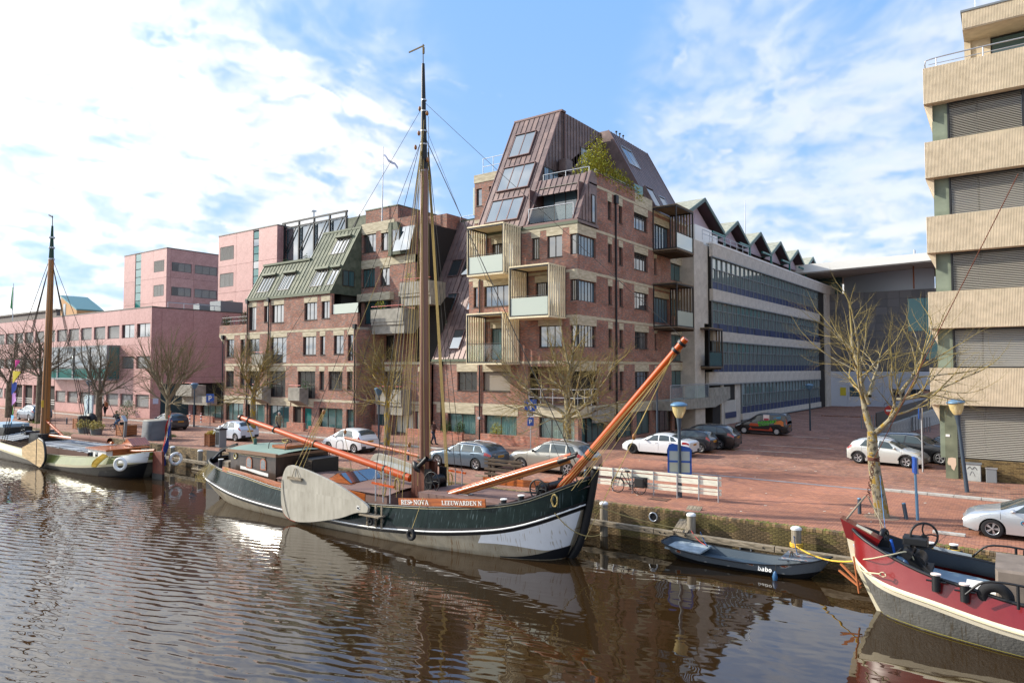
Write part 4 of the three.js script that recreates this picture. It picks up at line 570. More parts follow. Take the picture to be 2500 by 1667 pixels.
// ---------- pink tiled court complex ----------
{
  const P = thing('pink_tiled_office', 'long pink tiled office wing with rows of square windows', 'building');
  const F = -12.4, m = TR(0, 0, F), X1 = -76.9, W = 3.63, r = rng(14);
  part(P, 'core', B(-150, X1 - 0.4, ST, 13.3, -30, F - 0.4), M.interior);
  const gl = { n: 1, frame: M.frameDk, fw: 0.07, noSill: true };
  const slat = (u0, u1, y0, y1, mm) => { const L = []; for (let y = y0 + 0.05; y < y1 - 0.03; y += 0.085) L.push(B(u0 + 0.08, u1 - 0.08, y, y + 0.05, -0.16, -0.1)); return part(P, 'window_blind', ap(merge(L), mm), M.blindGrey); };
  M.blindGrey = std({ color: '#7c7a78', roughness: 0.7 });
  // each cladding panel is a piece of its own with recessed joints
  const panel = (u0, u1, y0, y1, mm, hole) => part(P, 'tile_panel', ap(wallG(u0 + 0.012, u1 - 0.012, y0 + 0.012, y1 - 0.012, 0.24, hole ? [hole] : []), mm), M.tile[Math.floor(r() * 3)]);
  part(P, 'joint_backing', B(-150, X1 - 0.3, ST, 13.7, F - 0.5, F - 0.3), M.interior);
  for (let i = 0; i < 18; i++) {
    const b = X1 - i * W, a = b - W, bay = i >= 3 && i <= 6, col = i >= 7 && i <= 10;
    const w0 = a + 0.27, w1 = b - 0.3;
    panel(a, b, 9.6, 13.76, m, [w0, w1, 10.46, 12.02]); windowUnit(P, m, w0, w1, 10.46, 12.02, { ...gl, n: i < 2 ? 2 : 1, d: -0.17 }); if (i > 1) slat(w0, w1, 10.5, 11.98, TR(0, 0, F - 0.03));
    if (!bay) { panel(a, b, 5.96, 9.6, m, [w0, w1, 6.9, 8.32]); windowUnit(P, m, w0, w1, 6.9, 8.32, { ...gl, d: -0.17 }); slat(w0, w1, 6.95, 8.28, TR(0, 0, F - 0.03)); } else panel(a, b, 5.96, 9.6, m);
    if (!col) { panel(a, b, ST, 5.96, m, [w0, w1, 2.6, 4.0]); windowUnit(P, m, w0, w1, 2.6, 4.0, { ...gl, d: -0.17, sill: true }); slat(w0, w1, 2.65, 3.96, TR(0, 0, F - 0.03)); }
    else { panel(a, b, 4.6, 5.96, m); windowUnit(P, TR(0, 0, F - 0.9), a, b, 1.4, 4.6, { n: 3, rows: [1, 1.6], glass: M.glassT, d: 0 }); part(P, 'column', B(a - 0.18, a + 0.18, ST, 4.6, F - 0.32, F - 0.01), M.tile[1]); part(P, 'entrance_rails', merge([0, 1, 2].map((k) => B(a + 0.2, b - 0.2, 2.1 + k * 0.28, 2.18 + k * 0.28, F - 0.3, F - 0.24))), M.white); }
  }
  part(P, 'roof_trim', B(-142.5, X1 + 0.05, 13.76, 13.88, F - 0.5, F + 0.04), M.zincDark);
  part(P, 'roof_flat', B(-142.2, X1 - 0.15, 13.3, 13.72, -30, F - 0.5), M.concreteGrey);
  // right side
  const ms = TR(X1, 0, 0, Math.PI / 2);
  for (const [a, b] of [[12.42, 13.55], [13.55, 17.2], [17.2, 20.8], [20.8, 24.4]]) { panel(a, b, 9.5, 13.74, ms); panel(a, b, 5.9, 9.5, ms); }
  panel(12.42, 13.55, ST, 5.9, ms); panel(13.55, 17.2, 5.2, 5.9, ms); panel(17.2, 24, 5.2, 5.9, ms); part(P, 'garage_shutter', ap(merge(Array.from({ length: 20 }, (_, i) => B(13.6, 16.9, ST + i * 0.195, ST + i * 0.195 + 0.185, -0.3, -0.25))), ms), std({ color: '#2f4a4e', roughness: 0.5 })); part(P, 'garage_pier', ap(B(16.9, 17.3, ST, 5.2, -0.3, 0), ms), M.tile[0]);
  part(P, 'joint_backing', B(X1 - 0.4, X1 - 0.26, ST, 13.6, -24, F - 0.28), M.interior);
  part(P, 'roof_trim', ap(B(12.5, 24.5, 13.74, 13.86, -0.4, 0.04), ms), M.zincDark);
  part(P, 'notice_plate', ap(B(12.7, 13.3, 3.0, 3.7, 0.004, 0.03), ms), std({ color: '#c9d2e4' }));
  // glass bay hung on the front
  const bz = F + 1.4; const by = part(P, 'bay_window', merge([B(-102.6, -84.3, 9.45, 9.65, F + 0.01, bz), B(-102.6, -84.3, 5.55, 5.75, F + 0.01, bz), ...[0, 1, 2, 3, 4].map((i) => B(-102.6 + i * 4.5, -102.3 + i * 4.5, 5.75, 9.45, bz - 0.2, bz))]), M.frameGrey);
  for (let i = 0; i < 4; i++) { part(by, 'pane', B(-102.3 + i * 4.5, -98.1 + i * 4.5, 6.9, 9.45, bz - 0.12, bz - 0.1), M.glass); part(by, 'pane', B(-102.3 + i * 4.5, -98.1 + i * 4.5, 5.75, 6.88, bz - 0.12, bz - 0.1), M.glassTeal); } part(by, 'bay_side', B(-84.35, -84.3, 5.75, 9.45, F + 0.01, bz - 0.2), M.glassTeal); part(by, 'bay_back', B(-102, -85, 5.8, 9.4, F + 0.02, F + 0.06), M.interior);
  rail(P, [[X1 - 0.8, 13.8, -14.6], [X1 - 0.8, 13.8, -24]], 0.7, 1, 0.04, M.alu, 2); part(P, 'roof_plant', merge([B(-80, -77.6, 13.72, 15.2, -24, -21), B(-79.5, -78.2, 13.72, 14.7, -20, -18.6)]), M.frameGrey);
  // towers behind
  const tower = (name, label, x0, x1, z, dep, top, base, opts) => {
    const t = thing(name, label, 'building'), mm = TR(0, 0, z), mr = TR(x1, 0, 0, Math.PI / 2), pn = (u0, u1, y0, y1, q, hs = []) => part(t, 'tile_panel', ap(wallG(u0 + 0.015, u1 - 0.015, y0 + 0.015, y1 - 0.015, 0.12, hs), q), M.tile[Math.floor(r() * 3)]);
    part(t, 'core', B(x0 + 0.1, x1 - 0.1, base, top - 0.1, z - dep, z - 0.1), M.interior);
    const win = (u0, u1, y0, y1, q) => { windowUnit(t, q, u0, u1, y0, y1, { ...gl, n: Math.round((u1 - u0) / 1.1), d: -0.05 }); const L = []; for (let y = y0 + 0.05; y < y1; y += 0.12) L.push(B(u0 + 0.08, u1 - 0.08, y, y + 0.07, -0.04, 0.0)); part(t, 'window_blind', ap(merge(L), q), M.blindGrey); };
    opts(pn, win, mm, mr, t);
    part(t, 'roof_trim', merge([B(x0, x1 + 0.05, top, top + 0.12, z - 0.3, z + 0.05), B(x1 - 0.3, x1 + 0.05, top, top + 0.12, z - dep, z - 0.3)]), M.zincDark);
  };
  tower('pink_tiled_tower', 'smaller pink tiled tower block rising behind the office wing', -111.5, -98.5, -25, 8.2, 24.4, 10, (pn, win, mm, mr, t) => {
    const s = -106, cols = [[-111.5, -107.9], [-106.1, -102.4], [-102.4, -98.5]];
    for (const [y0, y1] of [[10, 13.0], [13.0, 16.6], [16.6, 20.2], [20.2, 24.4]]) { cols.forEach(([a, b], i) => pn(a, b, y0, y1, mm, i === 2 && y0 > 14 ? [[-102.2, -99.2, y0 + 0.9, y0 + 2.55]] : [])); if (y0 > 14) win(-102.2, -99.2, y0 + 0.9, y0 + 2.55, mm); for (const [a, b] of [[25, 25.6], [25.6, 29.1], [29.1, 33.2]]) { const h = b - a > 2 ? [[a + 0.15, b - 0.35, y0 + 0.95, y0 + 2.25]] : []; pn(a, b, y0, y1, mr, y0 > 14 ? h : []); if (y0 > 14 && h.length) win(...h[0], mr); } }
    const f = part(t, 'glass_strip', B(-107.9, -106.1, 10, 24.3, -25.2, -25.1), M.frameGrey); for (let y = 10; y < 24; y += 1.2) part(f, 'pane', B(-107.8, -106.2, y + 0.04, y + 1.14, -25.09, -25.06), (y * 5 | 0) % 3 ? M.glassTeal : M.glassB);
  });
  tower('pink_tiled_tower', 'taller pink tiled tower block with a narrow green glass strip beside the brick block', -85, -72.1, -25, 9, 24.5, 10, (pn, win, mm, mr, t) => {
    for (const [y0, y1] of [[10, 13.2], [13.2, 16.85], [16.85, 20.4], [20.4, 24.5]]) { pn(-85, -80.8, y0, y1, mm, y0 > 13.1 ? [[-84.6, -81.4, y0 + 0.8, y0 + 2.55]] : []); if (y0 > 13.1) win(-84.6, -81.4, y0 + 0.8, y0 + 2.55, mm); pn(-80.8, -77.1, y0, y1, mm); pn(-75.9, -72.1, y0, y1, mm); pn(25, 25.6, y0, y1, mr); pn(25.6, 30, y0, y1, mr); pn(30, 34, y0, y1, mr); }
    const f = part(t, 'glass_strip', B(-77.1, -75.9, 10, 24.4, -25.2, -25.1), M.frameGrey); for (let y = 10; y < 24; y += 0.95) part(f, 'pane', B(-77.02, -75.98, y + 0.04, y + 0.9, -25.09, -25.06), (y * 7 | 0) % 4 ? M.glassTeal : M.glass);
  });
  const gh = thing('rooftop_glass_hall', 'glazed roof structure with dark diagonal steel trusses behind the green roof', 'building');
  { const z = -26, f = []; part(gh, 'hall_body', B(-72, -60.8, 15, 24.2, -34, z - 0.3), std({ color: '#c8d6da', roughness: 0.3 })); f.push(B(-72.5, -60.4, 24.75, 24.95, z - 0.1, z + 0.1), B(-72.5, -60.4, 24.15, 24.3, z - 0.1, z + 0.1)); for (let x = -72; x <= -60; x += 2.85) { f.push(B(x - 0.1, x + 0.1, 15, 24.8, z - 0.1, z + 0.1)); f.push(sbar([x, 21, z], [x + 2.3, 24.2, z], 0.1)); } part(gh, 'steel_frame', merge(f), M.steelDk); for (let i = 0; i < 4; i++) part(gh, 'glass_pane', B(-71.85 + i * 2.85, -69.3 + i * 2.85, 20, 24.1, z - 0.22, z - 0.2), M.glassSky); part(gh, 'flue', merge([bar([-69, 24.9, -28], [-69, 26.3, -28], 0.12), bar([-69, 26.3, -28], [-69, 26.45, -28], 0.35)]), M.alu); part(gh, 'zinc_end', merge([B(-60.4, -56.8, 15, 24.0, -33, z)]), M.zincG[1]); }
  const sh = thing('rooftop_skylight_house', 'small ochre rooftop house with a teal lean-to roof', 'building');
  { const z = -18; part(sh, 'wall', merge([polyG([[-116, 13.7], [-110.4, 13.7], [-110.4, 15.6], [-116, 17.9]], 0.4).translate(0, 0, z), B(-116, -115.6, 13.7, 17.8, -21.6, z - 0.4), B(-110.8, -110.4, 13.7, 15.5, -21.6, z - 0.4)]), std({ color: '#b98f63', roughness: 0.8 })); part(sh, 'window', B(-115, -114.2, 14.5, 16.6, z + 0.002, z + 0.05), M.glass); part(sh, 'roof', ap(polyG([[0, 0], [3.8, 0], [3.8, 6.2], [0, 6.2]], 0.2), new THREE.Matrix4().makeBasis(V3(0, 0, -1), V3(-5.7, 2.35, 0).normalize(), V3(2.35, 5.7, 0).normalize()).setPosition(-110.3, 15.65, -17.9)), std({ color: '#5f8e90', roughness: 0.5 })); part(sh, 'back_wall', B(-116, -110.4, 13.7, 15.4, -21.9, -21.6), std({ color: '#b98f63' })); }
  const fw = thing('distant_dark_building', 'dark flat distant building behind the pink office wing', 'building'); part(fw, 'wall', B(-200, -150, ST, 18.2, -45, -30), std({ color: '#6b6460', roughness: 0.8 })); part(fw, 'roof', B(-200.3, -149.7, 18.2, 18.5, -45.3, -29.7), M.zincDark);
  const fl = thing('flagpole', 'thin flagpole with a furled green flag on the office wing roof', 'flagpole', [-141.4, 13.7, -20]); part(fl, 'pole', bar([0, 0, 0], [0, 8.2, 0], 0.09, 0.05), M.alu); part(fl, 'flag', gridG([0, 1, 2, 3].map((i) => [[-0.05 - i * 0.22, 7.6 - i * 0.2, 0.1 * Math.sin(i * 2)], [-0.1 - i * 0.3, 3.0 + i * 0.3, 0.15 * Math.sin(i * 2 + 1)]])), std({ color: '#2f7a4a', side: THREE.DoubleSide }));
}
// ---------- grey office with sawtooth gables ----------
{
  const O = thing('grey_office_building', 'grey exposed aggregate office with blue panelled window bands and a row of gables', 'building');
  const ang = Math.PI / 2 - Math.atan2(1.3, 35), m = TR(-23.2, 0, -40, ang);
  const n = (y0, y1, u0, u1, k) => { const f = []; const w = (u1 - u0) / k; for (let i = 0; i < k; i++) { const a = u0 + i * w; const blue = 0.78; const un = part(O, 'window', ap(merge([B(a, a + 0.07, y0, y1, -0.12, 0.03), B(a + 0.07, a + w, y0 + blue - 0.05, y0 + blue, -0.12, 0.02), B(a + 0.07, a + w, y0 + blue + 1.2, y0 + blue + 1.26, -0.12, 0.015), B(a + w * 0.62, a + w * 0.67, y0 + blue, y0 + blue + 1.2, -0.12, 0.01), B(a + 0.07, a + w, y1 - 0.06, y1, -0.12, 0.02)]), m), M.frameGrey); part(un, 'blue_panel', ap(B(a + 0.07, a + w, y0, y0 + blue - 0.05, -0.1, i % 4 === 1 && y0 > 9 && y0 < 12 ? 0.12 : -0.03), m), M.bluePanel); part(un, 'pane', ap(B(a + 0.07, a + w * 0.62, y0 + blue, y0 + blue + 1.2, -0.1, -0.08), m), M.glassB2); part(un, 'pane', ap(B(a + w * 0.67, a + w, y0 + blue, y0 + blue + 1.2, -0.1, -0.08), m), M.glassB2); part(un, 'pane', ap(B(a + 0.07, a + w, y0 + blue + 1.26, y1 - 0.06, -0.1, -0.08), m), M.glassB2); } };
  M.bluePanel = std({ color: '#27355a', roughness: 0.5 }); M.glassB2 = phy({ color: lin(0.14, 0.21, 0.205), roughness: 0.02, ior: 2.8 });  // office glass: pale base colour stands in for bright sky reflected in the panes
  part(O, 'core', ap(B(0.2, 51.8, ST, 18.6, -20, -0.14), m), M.interior);
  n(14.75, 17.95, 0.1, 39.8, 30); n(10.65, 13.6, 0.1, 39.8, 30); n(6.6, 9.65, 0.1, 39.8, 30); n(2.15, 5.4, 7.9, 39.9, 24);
  for (const [a, b, c, d] of [[0, 52, 17.95, 19.2], [0, 40, 13.6, 14.75], [0, 40, 9.65, 10.65], [-1.2, 40, 5.4, 6.6], [7.8, 40, ST + 0.2, 2.15]]) { part(O, 'concrete_band', ap(B(a, b, c, d, -0.25, 0.1), m), M.pebble); if (b === 40 || c > 17) part(O, 'sill', ap(B(a, 39.9, c - 0.09, c + 0.02, -0.1, 0.16), m), M.frameGrey); }
  part(O, 'roof_edge', ap(B(0, 52, 19.2, 19.35, -0.6, 0.14), m), M.white);
  for (const [a, b, c, d, e] of [[40.2, 43.2, ST, 17.95, -0.8], [43.2, 52, ST, 17.95, 0.05], [52, 52.4, ST, 19, 0.05], [-4.3, -2.0, ST, 19, 0.0], [-2, 0.0, ST + 10, 19, -0.4], [6.2, 7.8, ST, 5.4, -0.1], [2.2, 2.8, ST, 5.4, 0.0]]) part(O, 'concrete_pier', ap(B(a, b, c, d, -3, e), m), M.pebble);
  part(O, 'wall_emblem', ap(merge([B(46.6, 47.2, 7.8, 9.3, 0.05, 0.12), sbar([46.6, 8.6, 0.15], [47.6, 9.2, 0.15], 0.2)]), m), std({ color: '#6e4a3c' }));
  part(O, 'gate', ap(merge(Array.from({ length: 10 }, (_, i) => B(3.0 + i * 0.32, 3.08 + i * 0.32, ST, 3.7, -0.05, 0.03))), m), M.white); part(O, 'gate_board', ap(B(3.0, 6.1, 1.9, 2.5, 0.04, 0.07), m), M.bluePanel); part(O, 'gate_recess', ap(B(2.8, 6.2, ST, 5.4, -3, -2.8), m), M.pebble);
  part(O, 'roof_terrace_rail', ap(merge([bar([-2, 20.3, -0.1], [11, 20.3, -0.1], 0.04), bar([-2, 19.9, -0.1], [11, 19.9, -0.1], 0.03), ...Array.from({ length: 8 }, (_, i) => bar([-2 + i * 1.85, 19.3, -0.1], [-2 + i * 1.85, 20.3, -0.1], 0.035))]), m), M.alu);
  // gables
  const d0 = -2.6, pitch = 8.15; const purple = std({ color: '#4a3438', roughness: 0.6 }), lil = std({ color: '#b7a5ad', roughness: 0.7 }), grn = std({ color: '#4c625c', roughness: 0.5 }), rf = std({ map: noiseTex([150, 150, 134], [30, 30, 28], { m: 2, f: 6 }), roughness: 0.8 });
  part(O, 'penthouse_wall', ap(B(-2, 50, 19.2, 21.4, -14, d0 - 1.3), m), M.white);
  for (let i = 0; i < 6; i++) { const a = 5.6 + i * pitch - 0.1 + (i ? 0 : -1.5), hw = i ? 4.05 : 5.4, pk = i ? 23.9 : 24.7, lo = i ? 21.75 : 22.0; const gable = part(O, 'gable', ap(polyG([[a - hw + 0.6, lo - 0.35], [a, pk - 0.55], [a + hw - 0.6, lo - 0.35]], 0.15), m.clone().multiply(TR(0, 0, d0 - 0.7))), lil);
    part(gable, 'gable_louvre', ap(polyG([[a - 1.0, lo - 0.1], [a, pk - 1.15], [a + 1.0, lo - 0.1]], 0.1), m.clone().multiply(TR(0, 0, d0 - 0.66))), lil);
    for (const s of [-1, 1]) { const L = Math.hypot(hw, pk - lo), an = Math.atan2(pk - lo, hw); const q = m.clone().multiply(new THREE.Matrix4().makeRotationZ(s < 0 ? an : -an).setPosition(s < 0 ? a - hw : a, s < 0 ? lo : pk, 0)); part(gable, 'roof_slab', ap(B(-0.05, L + 0.05, 0, 0.12, -14, d0 + 0.35), q), rf); part(gable, 'soffit', ap(B(-0.05, L + 0.05, -0.18, -0.004, -14, d0 + 0.3), q), purple); part(gable, 'fascia', ap(B(-0.05, L + 0.05, -0.2, 0.16, d0 + 0.31, d0 + 0.42), q), grn); }
    part(O, 'green_frame', ap(merge([B(a + hw - 3.4, a + hw + 0.2, 21.5, 21.7, d0 + 0.2, d0 + 0.4), B(a + hw, a + hw + 0.2, 19.3, 21.5, d0 + 0.2, d0 + 0.4), B(a + hw, a + hw + 0.2, 21.5, 21.7, d0 - 1.2, d0 + 0.2)]), m), M.teal); windowUnit(O, m.clone().multiply(TR(0, 0, d0 - 1.2)), a - 2, a + 2.4, 19.4, 21.3, { n: 4, d: 0, frame: M.white, glass: M.glassB }); }
  part(O, 'roof_plant', ap(merge([B(-1.6, 2.6, 19.3, 21.0, -2.6, -1), B(3, 4.2, 19.3, 20.6, -2.4, -1)]), m), M.white);
  part(O, 'roof_mast', ap(bar([27, 20, -6], [27, 29.6, -6], 0.1, 0.04), m), M.alu);
}
// ---------- far hall with a floating white roof ----------
{
  const H = thing('dark_clad_hall', 'far dark clad hall with a projecting thin white roof and glass front', 'building'), z = -86, r = rng(4);
  const k = (u) => u * (111.4 / 100.4);
  part(H, 'core', B(-24, 8, ST, 17.7, -110, z - 0.4), M.interior);
  M.clad = [0, 1, 2].map((i) => std({ color: ['#5f5d5e', '#666465', '#59585a'][i], roughness: 0.6 }));
  for (let x = -21.5; x < 2; x += 1.55) for (let y = 6.6; y < 18; y += 1.15) part(H, 'cladding_panel', B(x + 0.01, x + 1.54, y + 0.01, y + 1.14, z - 0.4, z - (r() * 0.02)), M.clad[Math.floor(r() * 3)]);
  for (let x = -21.5; x < 2; x += 2.3) part(H, 'white_panel', B(x + 0.012, x + 2.288, ST, 6.5, z - 0.4, z + 0.02), std({ color: r() > 0.5 ? '#b9bec6' : '#aab0ba', roughness: 0.6 }));
  part(H, 'poster', B(-20.2, -19.4, 2.9, 4.1, z + 0.03, z + 0.06), std({ color: '#c7b43a' })); part(H, 'poster', B(-18.9, -17.2, 2.8, 4.2, z + 0.03, z + 0.06), std({ color: '#39535e' })); for (const [a, b] of [[-13.4, -11.8], [-11.4, -8.6]]) part(H, 'ribbon_window', B(a, b, 2.8, 4.0, z + 0.03, z + 0.06), M.glass);
  part(H, 'green_glazing', B(-11.2, -9.15, 12.2, 16.8, z + 0.02, z + 0.06), M.glassTeal); part(H, 'green_glazing', B(-9.1, -7, 8.2, 16.8, z + 0.02, z + 0.06), M.glassTeal);
  // curved upper wall under the roof
  const rows = []; for (let i = 0; i <= 24; i++) { const t = i / 24, x = lerp(-20.2, -8, t), dz = -3 + 3.2 * Math.sin(t * 2.2); rows.push([[x, 17.9, z + dz - 1.5], [x, 21.6, z + dz - 1.5]]); } part(H, 'curved_wall', gridG(rows), std({ color: '#b4bac2', roughness: 0.5, side: THREE.DoubleSide }));
  windowUnit(H, TR(0, 0, z - 3.2), -27, -20.2, 17.8, 21, { n: 4, d: 0, glass: M.glassT }); windowUnit(H, TR(0, 0, z - 3.4), -8, 2, 17.8, 21.4, { n: 4, d: 0, glass: M.glassB });
  part(H, 'roof', polyG([[-26, 21.0], [3, 21.6], [3, 22.6], [-26, 22.2]], 18).translate(0, 0, z + 5), M.white); part(H, 'roof_soffit', polyG([[-25.8, 20.85], [2.8, 21.45], [2.8, 21.58], [-25.8, 20.98]], 17.6).translate(0, 0, z + 4.8), std({ color: '#c2beb6' }));
  part(H, 'steel_column', merge([bar([-6.6, 17, z + 3], [-6.6, 21.4, z + 3], 0.16), bar([-10.2, 18, z + 2], [-10.2, 21.3, z + 2], 0.1)]), std({ color: '#7a4a34' })); part(H, 'roof_vent', merge([bar([-15, 22.3, -88], [-15, 23.3, -88], 0.25), bar([-10.4, 22.4, -88], [-10.4, 24, -88], 0.15)]), M.alu);
}
// ---------- beige office on the right ----------
{
  const Rb = thing('beige_office_building', 'beige ribbed concrete office with grey louvre blinds between the floors', 'building');
  const Z = -15.6, X0 = -3.2, X1 = 14;
  // rib profile lies in (u, n): extruded downwards
  const rib = (u0, u1, y0, y1, z, ry = 0, ox = 0) => { const N = Math.round((u1 - u0) / 0.062), w = (u1 - u0) / N, pts = [[u0, -0.3]]; for (let i = 0; i < N; i++) { const a = u0 + i * w; pts.push([a + 0.002, 0], [a + w * 0.2, 0.015], [a + w * 0.6, 0.015], [a + w * 0.78, 0]); } pts.push([u1, 0], [u1, -0.3]); const s = new THREE.Shape(pts.map(([a, b]) => new THREE.Vector2(a, b))); const g = new THREE.ExtrudeGeometry(s, { depth: y1 - y0, bevelEnabled: false }); g.rotateX(Math.PI / 2); g.translate(0, y1, 0); metreUV(g, (x, y) => [x, y]); return g.applyMatrix4(TR(ox, 0, z, ry)); };
  const tops = [22.6, 18.7, 14.8, 10.9, 7.0];
  part(Rb, 'core', B(X0 + 0.9, X1, ST, 22.5, -40, Z - 1.2), M.interior);
  M.blindSlat = std({ color: '#a39d92', roughness: 0.5, metalness: 0.1 });
  for (const t of tops) {
    for (let x = X0; x < X1; x += 5.7) part(Rb, 'ribbed_spandrel', rib(x + (x > X0 ? 0.012 : 0), x + 5.7 - 0.012, t - 1.88, t, Z), M.beige);
    part(Rb, 'ribbed_spandrel', rib(-40, Z - 0.31, t - 1.88, t, 0, -Math.PI / 2, X0), M.beige);
    part(Rb, 'spandrel_soffit', polyG([[X0, t - 1.88], [X0 + 0.36, t - 2.7], [X0 + 0.36, t - 1.88]], 24).translate(0, 0, Z - 0.3), M.beige);
    part(Rb, 'floor_slab', B(X0 + 0.3, X1, t - 1.9, t - 0.1, -40, Z - 0.31), M.beige);
  }
  part(Rb, 'spandrel_end', B(X0 - 0.02, X0 + 0.02, 5, 5.2, Z - 0.1, Z), M.beige);
  // windows with external louvres: every slat is a piece
  const storey = (y0, y1, u0, first) => {
    part(Rb, 'sage_panel', B(-2.85, -2.2, y0, y1, Z - 0.7, Z - 0.5), M.sage);
    part(Rb, 'window_frame', merge([B(-2.2, -2.12, y0, y1, Z - 0.72, Z - 0.42), B(-2.12, X1, y0, y0 + 0.06, Z - 0.72, Z - 0.5), B(-2.12, X1, y1 - 0.08, y1, Z - 0.72, Z - 0.42), B(-0.98, -0.9, y0, y1, Z - 0.6, Z - 0.52), B(0.9, 1.0, y0, y1, Z - 0.7, Z - 0.45)]), M.frameDk);
    part(Rb, 'window_glass', B(-2.1, X1, y0 + 0.06, y1 - 0.08, Z - 0.78, Z - 0.74), M.glass);
    const g1 = at(B(-2.1, 0.88, -0.003, 0.003, -0.04, 0.04), 0, 0, 0, 0, 0, 0.75), g2 = at(B(1.02, 6, -0.003, 0.003, -0.04, 0.04), 0, 0, 0, 0, 0, 0.75);
    for (let y = y0 + 0.1; y < y1 - 0.1; y += 0.086) { const s = part(Rb, 'blind_slat', g1, M.blindSlat); s.position.set(0, y, Z - 0.5); const s2 = part(Rb, 'blind_slat', g2, M.blindSlat); s2.position.set(0, y, Z - 0.5); }
  };
  for (const t of [18.7, 14.8, 10.9, 7.0]) storey(t + 0.01, t + 2.02, -2.15);
  storey(2.42, 5.12, -2);
  part(Rb, 'plinth', B(-2.0, X1, ST, 2.42, Z - 0.9, Z - 0.42), M.brickYel);
  { const n = Math.round(16 / 0.235), r = rng(9), g = [0, 1].map((k) => BB(0.006, 0.229, 0, 0.072, -0.03, 0.012, 0.004)), cm = [[112, 92, 58], [92, 76, 50], [124, 104, 68]].map((c) => std({ map: noiseTex(c, [26, 24, 20], { s: 64, m: 0.3, f: 4 }), roughness: 0.95 })); let k = 0; for (let j = 0; j < 13; j++) for (let i = 0; i < 13; i++) { const b = part(Rb, 'plinth_brick', g[0], cm[Math.floor(r() * 3)]); b.position.set(-1.95 + i * 0.235 + (j % 2) * 0.1175, ST + 0.02 + j * 0.085, Z - 0.42); } }
  part(Rb, 'ground_pier', B(-2.63, -2.1, ST, 5.12, Z - 0.6, Z - 0.35), std({ map: noiseTex([104, 108, 88], [26, 26, 22], { m: 2, f: 5 }), roughness: 0.85 }));
  { const s = new THREE.Shape(); [[-0.2, 0.1], [-0.16, 0.32], [0.0, 0.36], [0.17, 0.33], [0.18, 0.02], [0.08, -0.3], [-0.02, -0.2], [-0.06, -0.04], [-0.17, -0.02]].forEach(([x, y], i) => i ? s.lineTo(x, y) : s.moveTo(x, y)); const g = new THREE.ExtrudeGeometry(s, { depth: 0.006, bevelEnabled: false }); g.translate(-2.35, 2.1, Z - 0.348); part(Rb, 'bare_plaster_patch', g, std({ color: '#cbb29a', roughness: 0.9 })); part(Rb, 'bell_plate', B(-2.6, -2.42, 3.5, 3.62, Z - 0.348, Z - 0.33), M.white); }
  part(Rb, 'pier_glass', merge([B(-2.9, -2.7, 7, 20, -26, Z - 0.9)]), M.sage); part(Rb, 'brown_column', merge([B(-3.0, -2.86, 5.1, 11, -20.4, -19.9)]), std({ color: '#6b3d2c' }));
  // penthouse
  part(Rb, 'penthouse_fascia', rib(-1.43, X1, 24.2, 25.05, Z), M.beige); part(Rb, 'penthouse_cap', B(-1.5, X1, 25.05, 25.15, -40, Z + 0.05), M.frameGrey); part(Rb, 'penthouse_soffit', B(-1.43, X1, 24.15, 24.2, -36, Z - 0.02), M.beige); part(Rb, 'penthouse_side', B(-1.43, -1.15, 22.6, 24.2, -36, Z - 1.6), M.beige); windowUnit(Rb, TR(0, 0, Z - 1.8), -0.3, 8, 22.6, 24.1, { n: 5, d: 0, frame: M.frameDk, glass: M.glassT }); part(Rb, 'penthouse_wall', B(-1.2, -0.3, 22.6, 24.15, Z - 2, Z - 1.7), M.beige);
  part(Rb, 'roof_rail', merge([tube([[-3.1, 22.62, Z - 0.3], [-3.1, 23.0, Z - 0.12], [-2.8, 23.06, Z - 0.1], [6, 23.06, Z - 0.1]], 0.035, 40), bar([-2.95, 22.78, Z - 0.1], [6, 22.78, Z - 0.1], 0.022), ...[-2.6, -0.6, 1.4, 3.4].map((x) => bar([x, 22.6, Z - 0.1], [x, 23.06, Z - 0.1], 0.03))]), M.alu);
  part(Rb, 'aerial', bar([-0.9, 25, -17], [-0.9, 26.2, -17], 0.012), M.alu);
}
// ---------- boats ----------
const FONTS = {};
for (const f of ['serif_bold', 'sans_bold']) FONTS[f] = await new FontLoader().loadAsync(`fonts/droid/droid_${f}.typeface.json`);
function textG(s, size, font = 'sans_bold', depth = 0.006, center = false) { const g = new TextGeometry(s, { font: FONTS[font], size, depth, curveSegments: 3, bevelEnabled: false }); g.computeBoundingBox(); const b = g.boundingBox; if (center) g.translate(-(b.min.x + b.max.x) / 2, 0, 0); return g; }
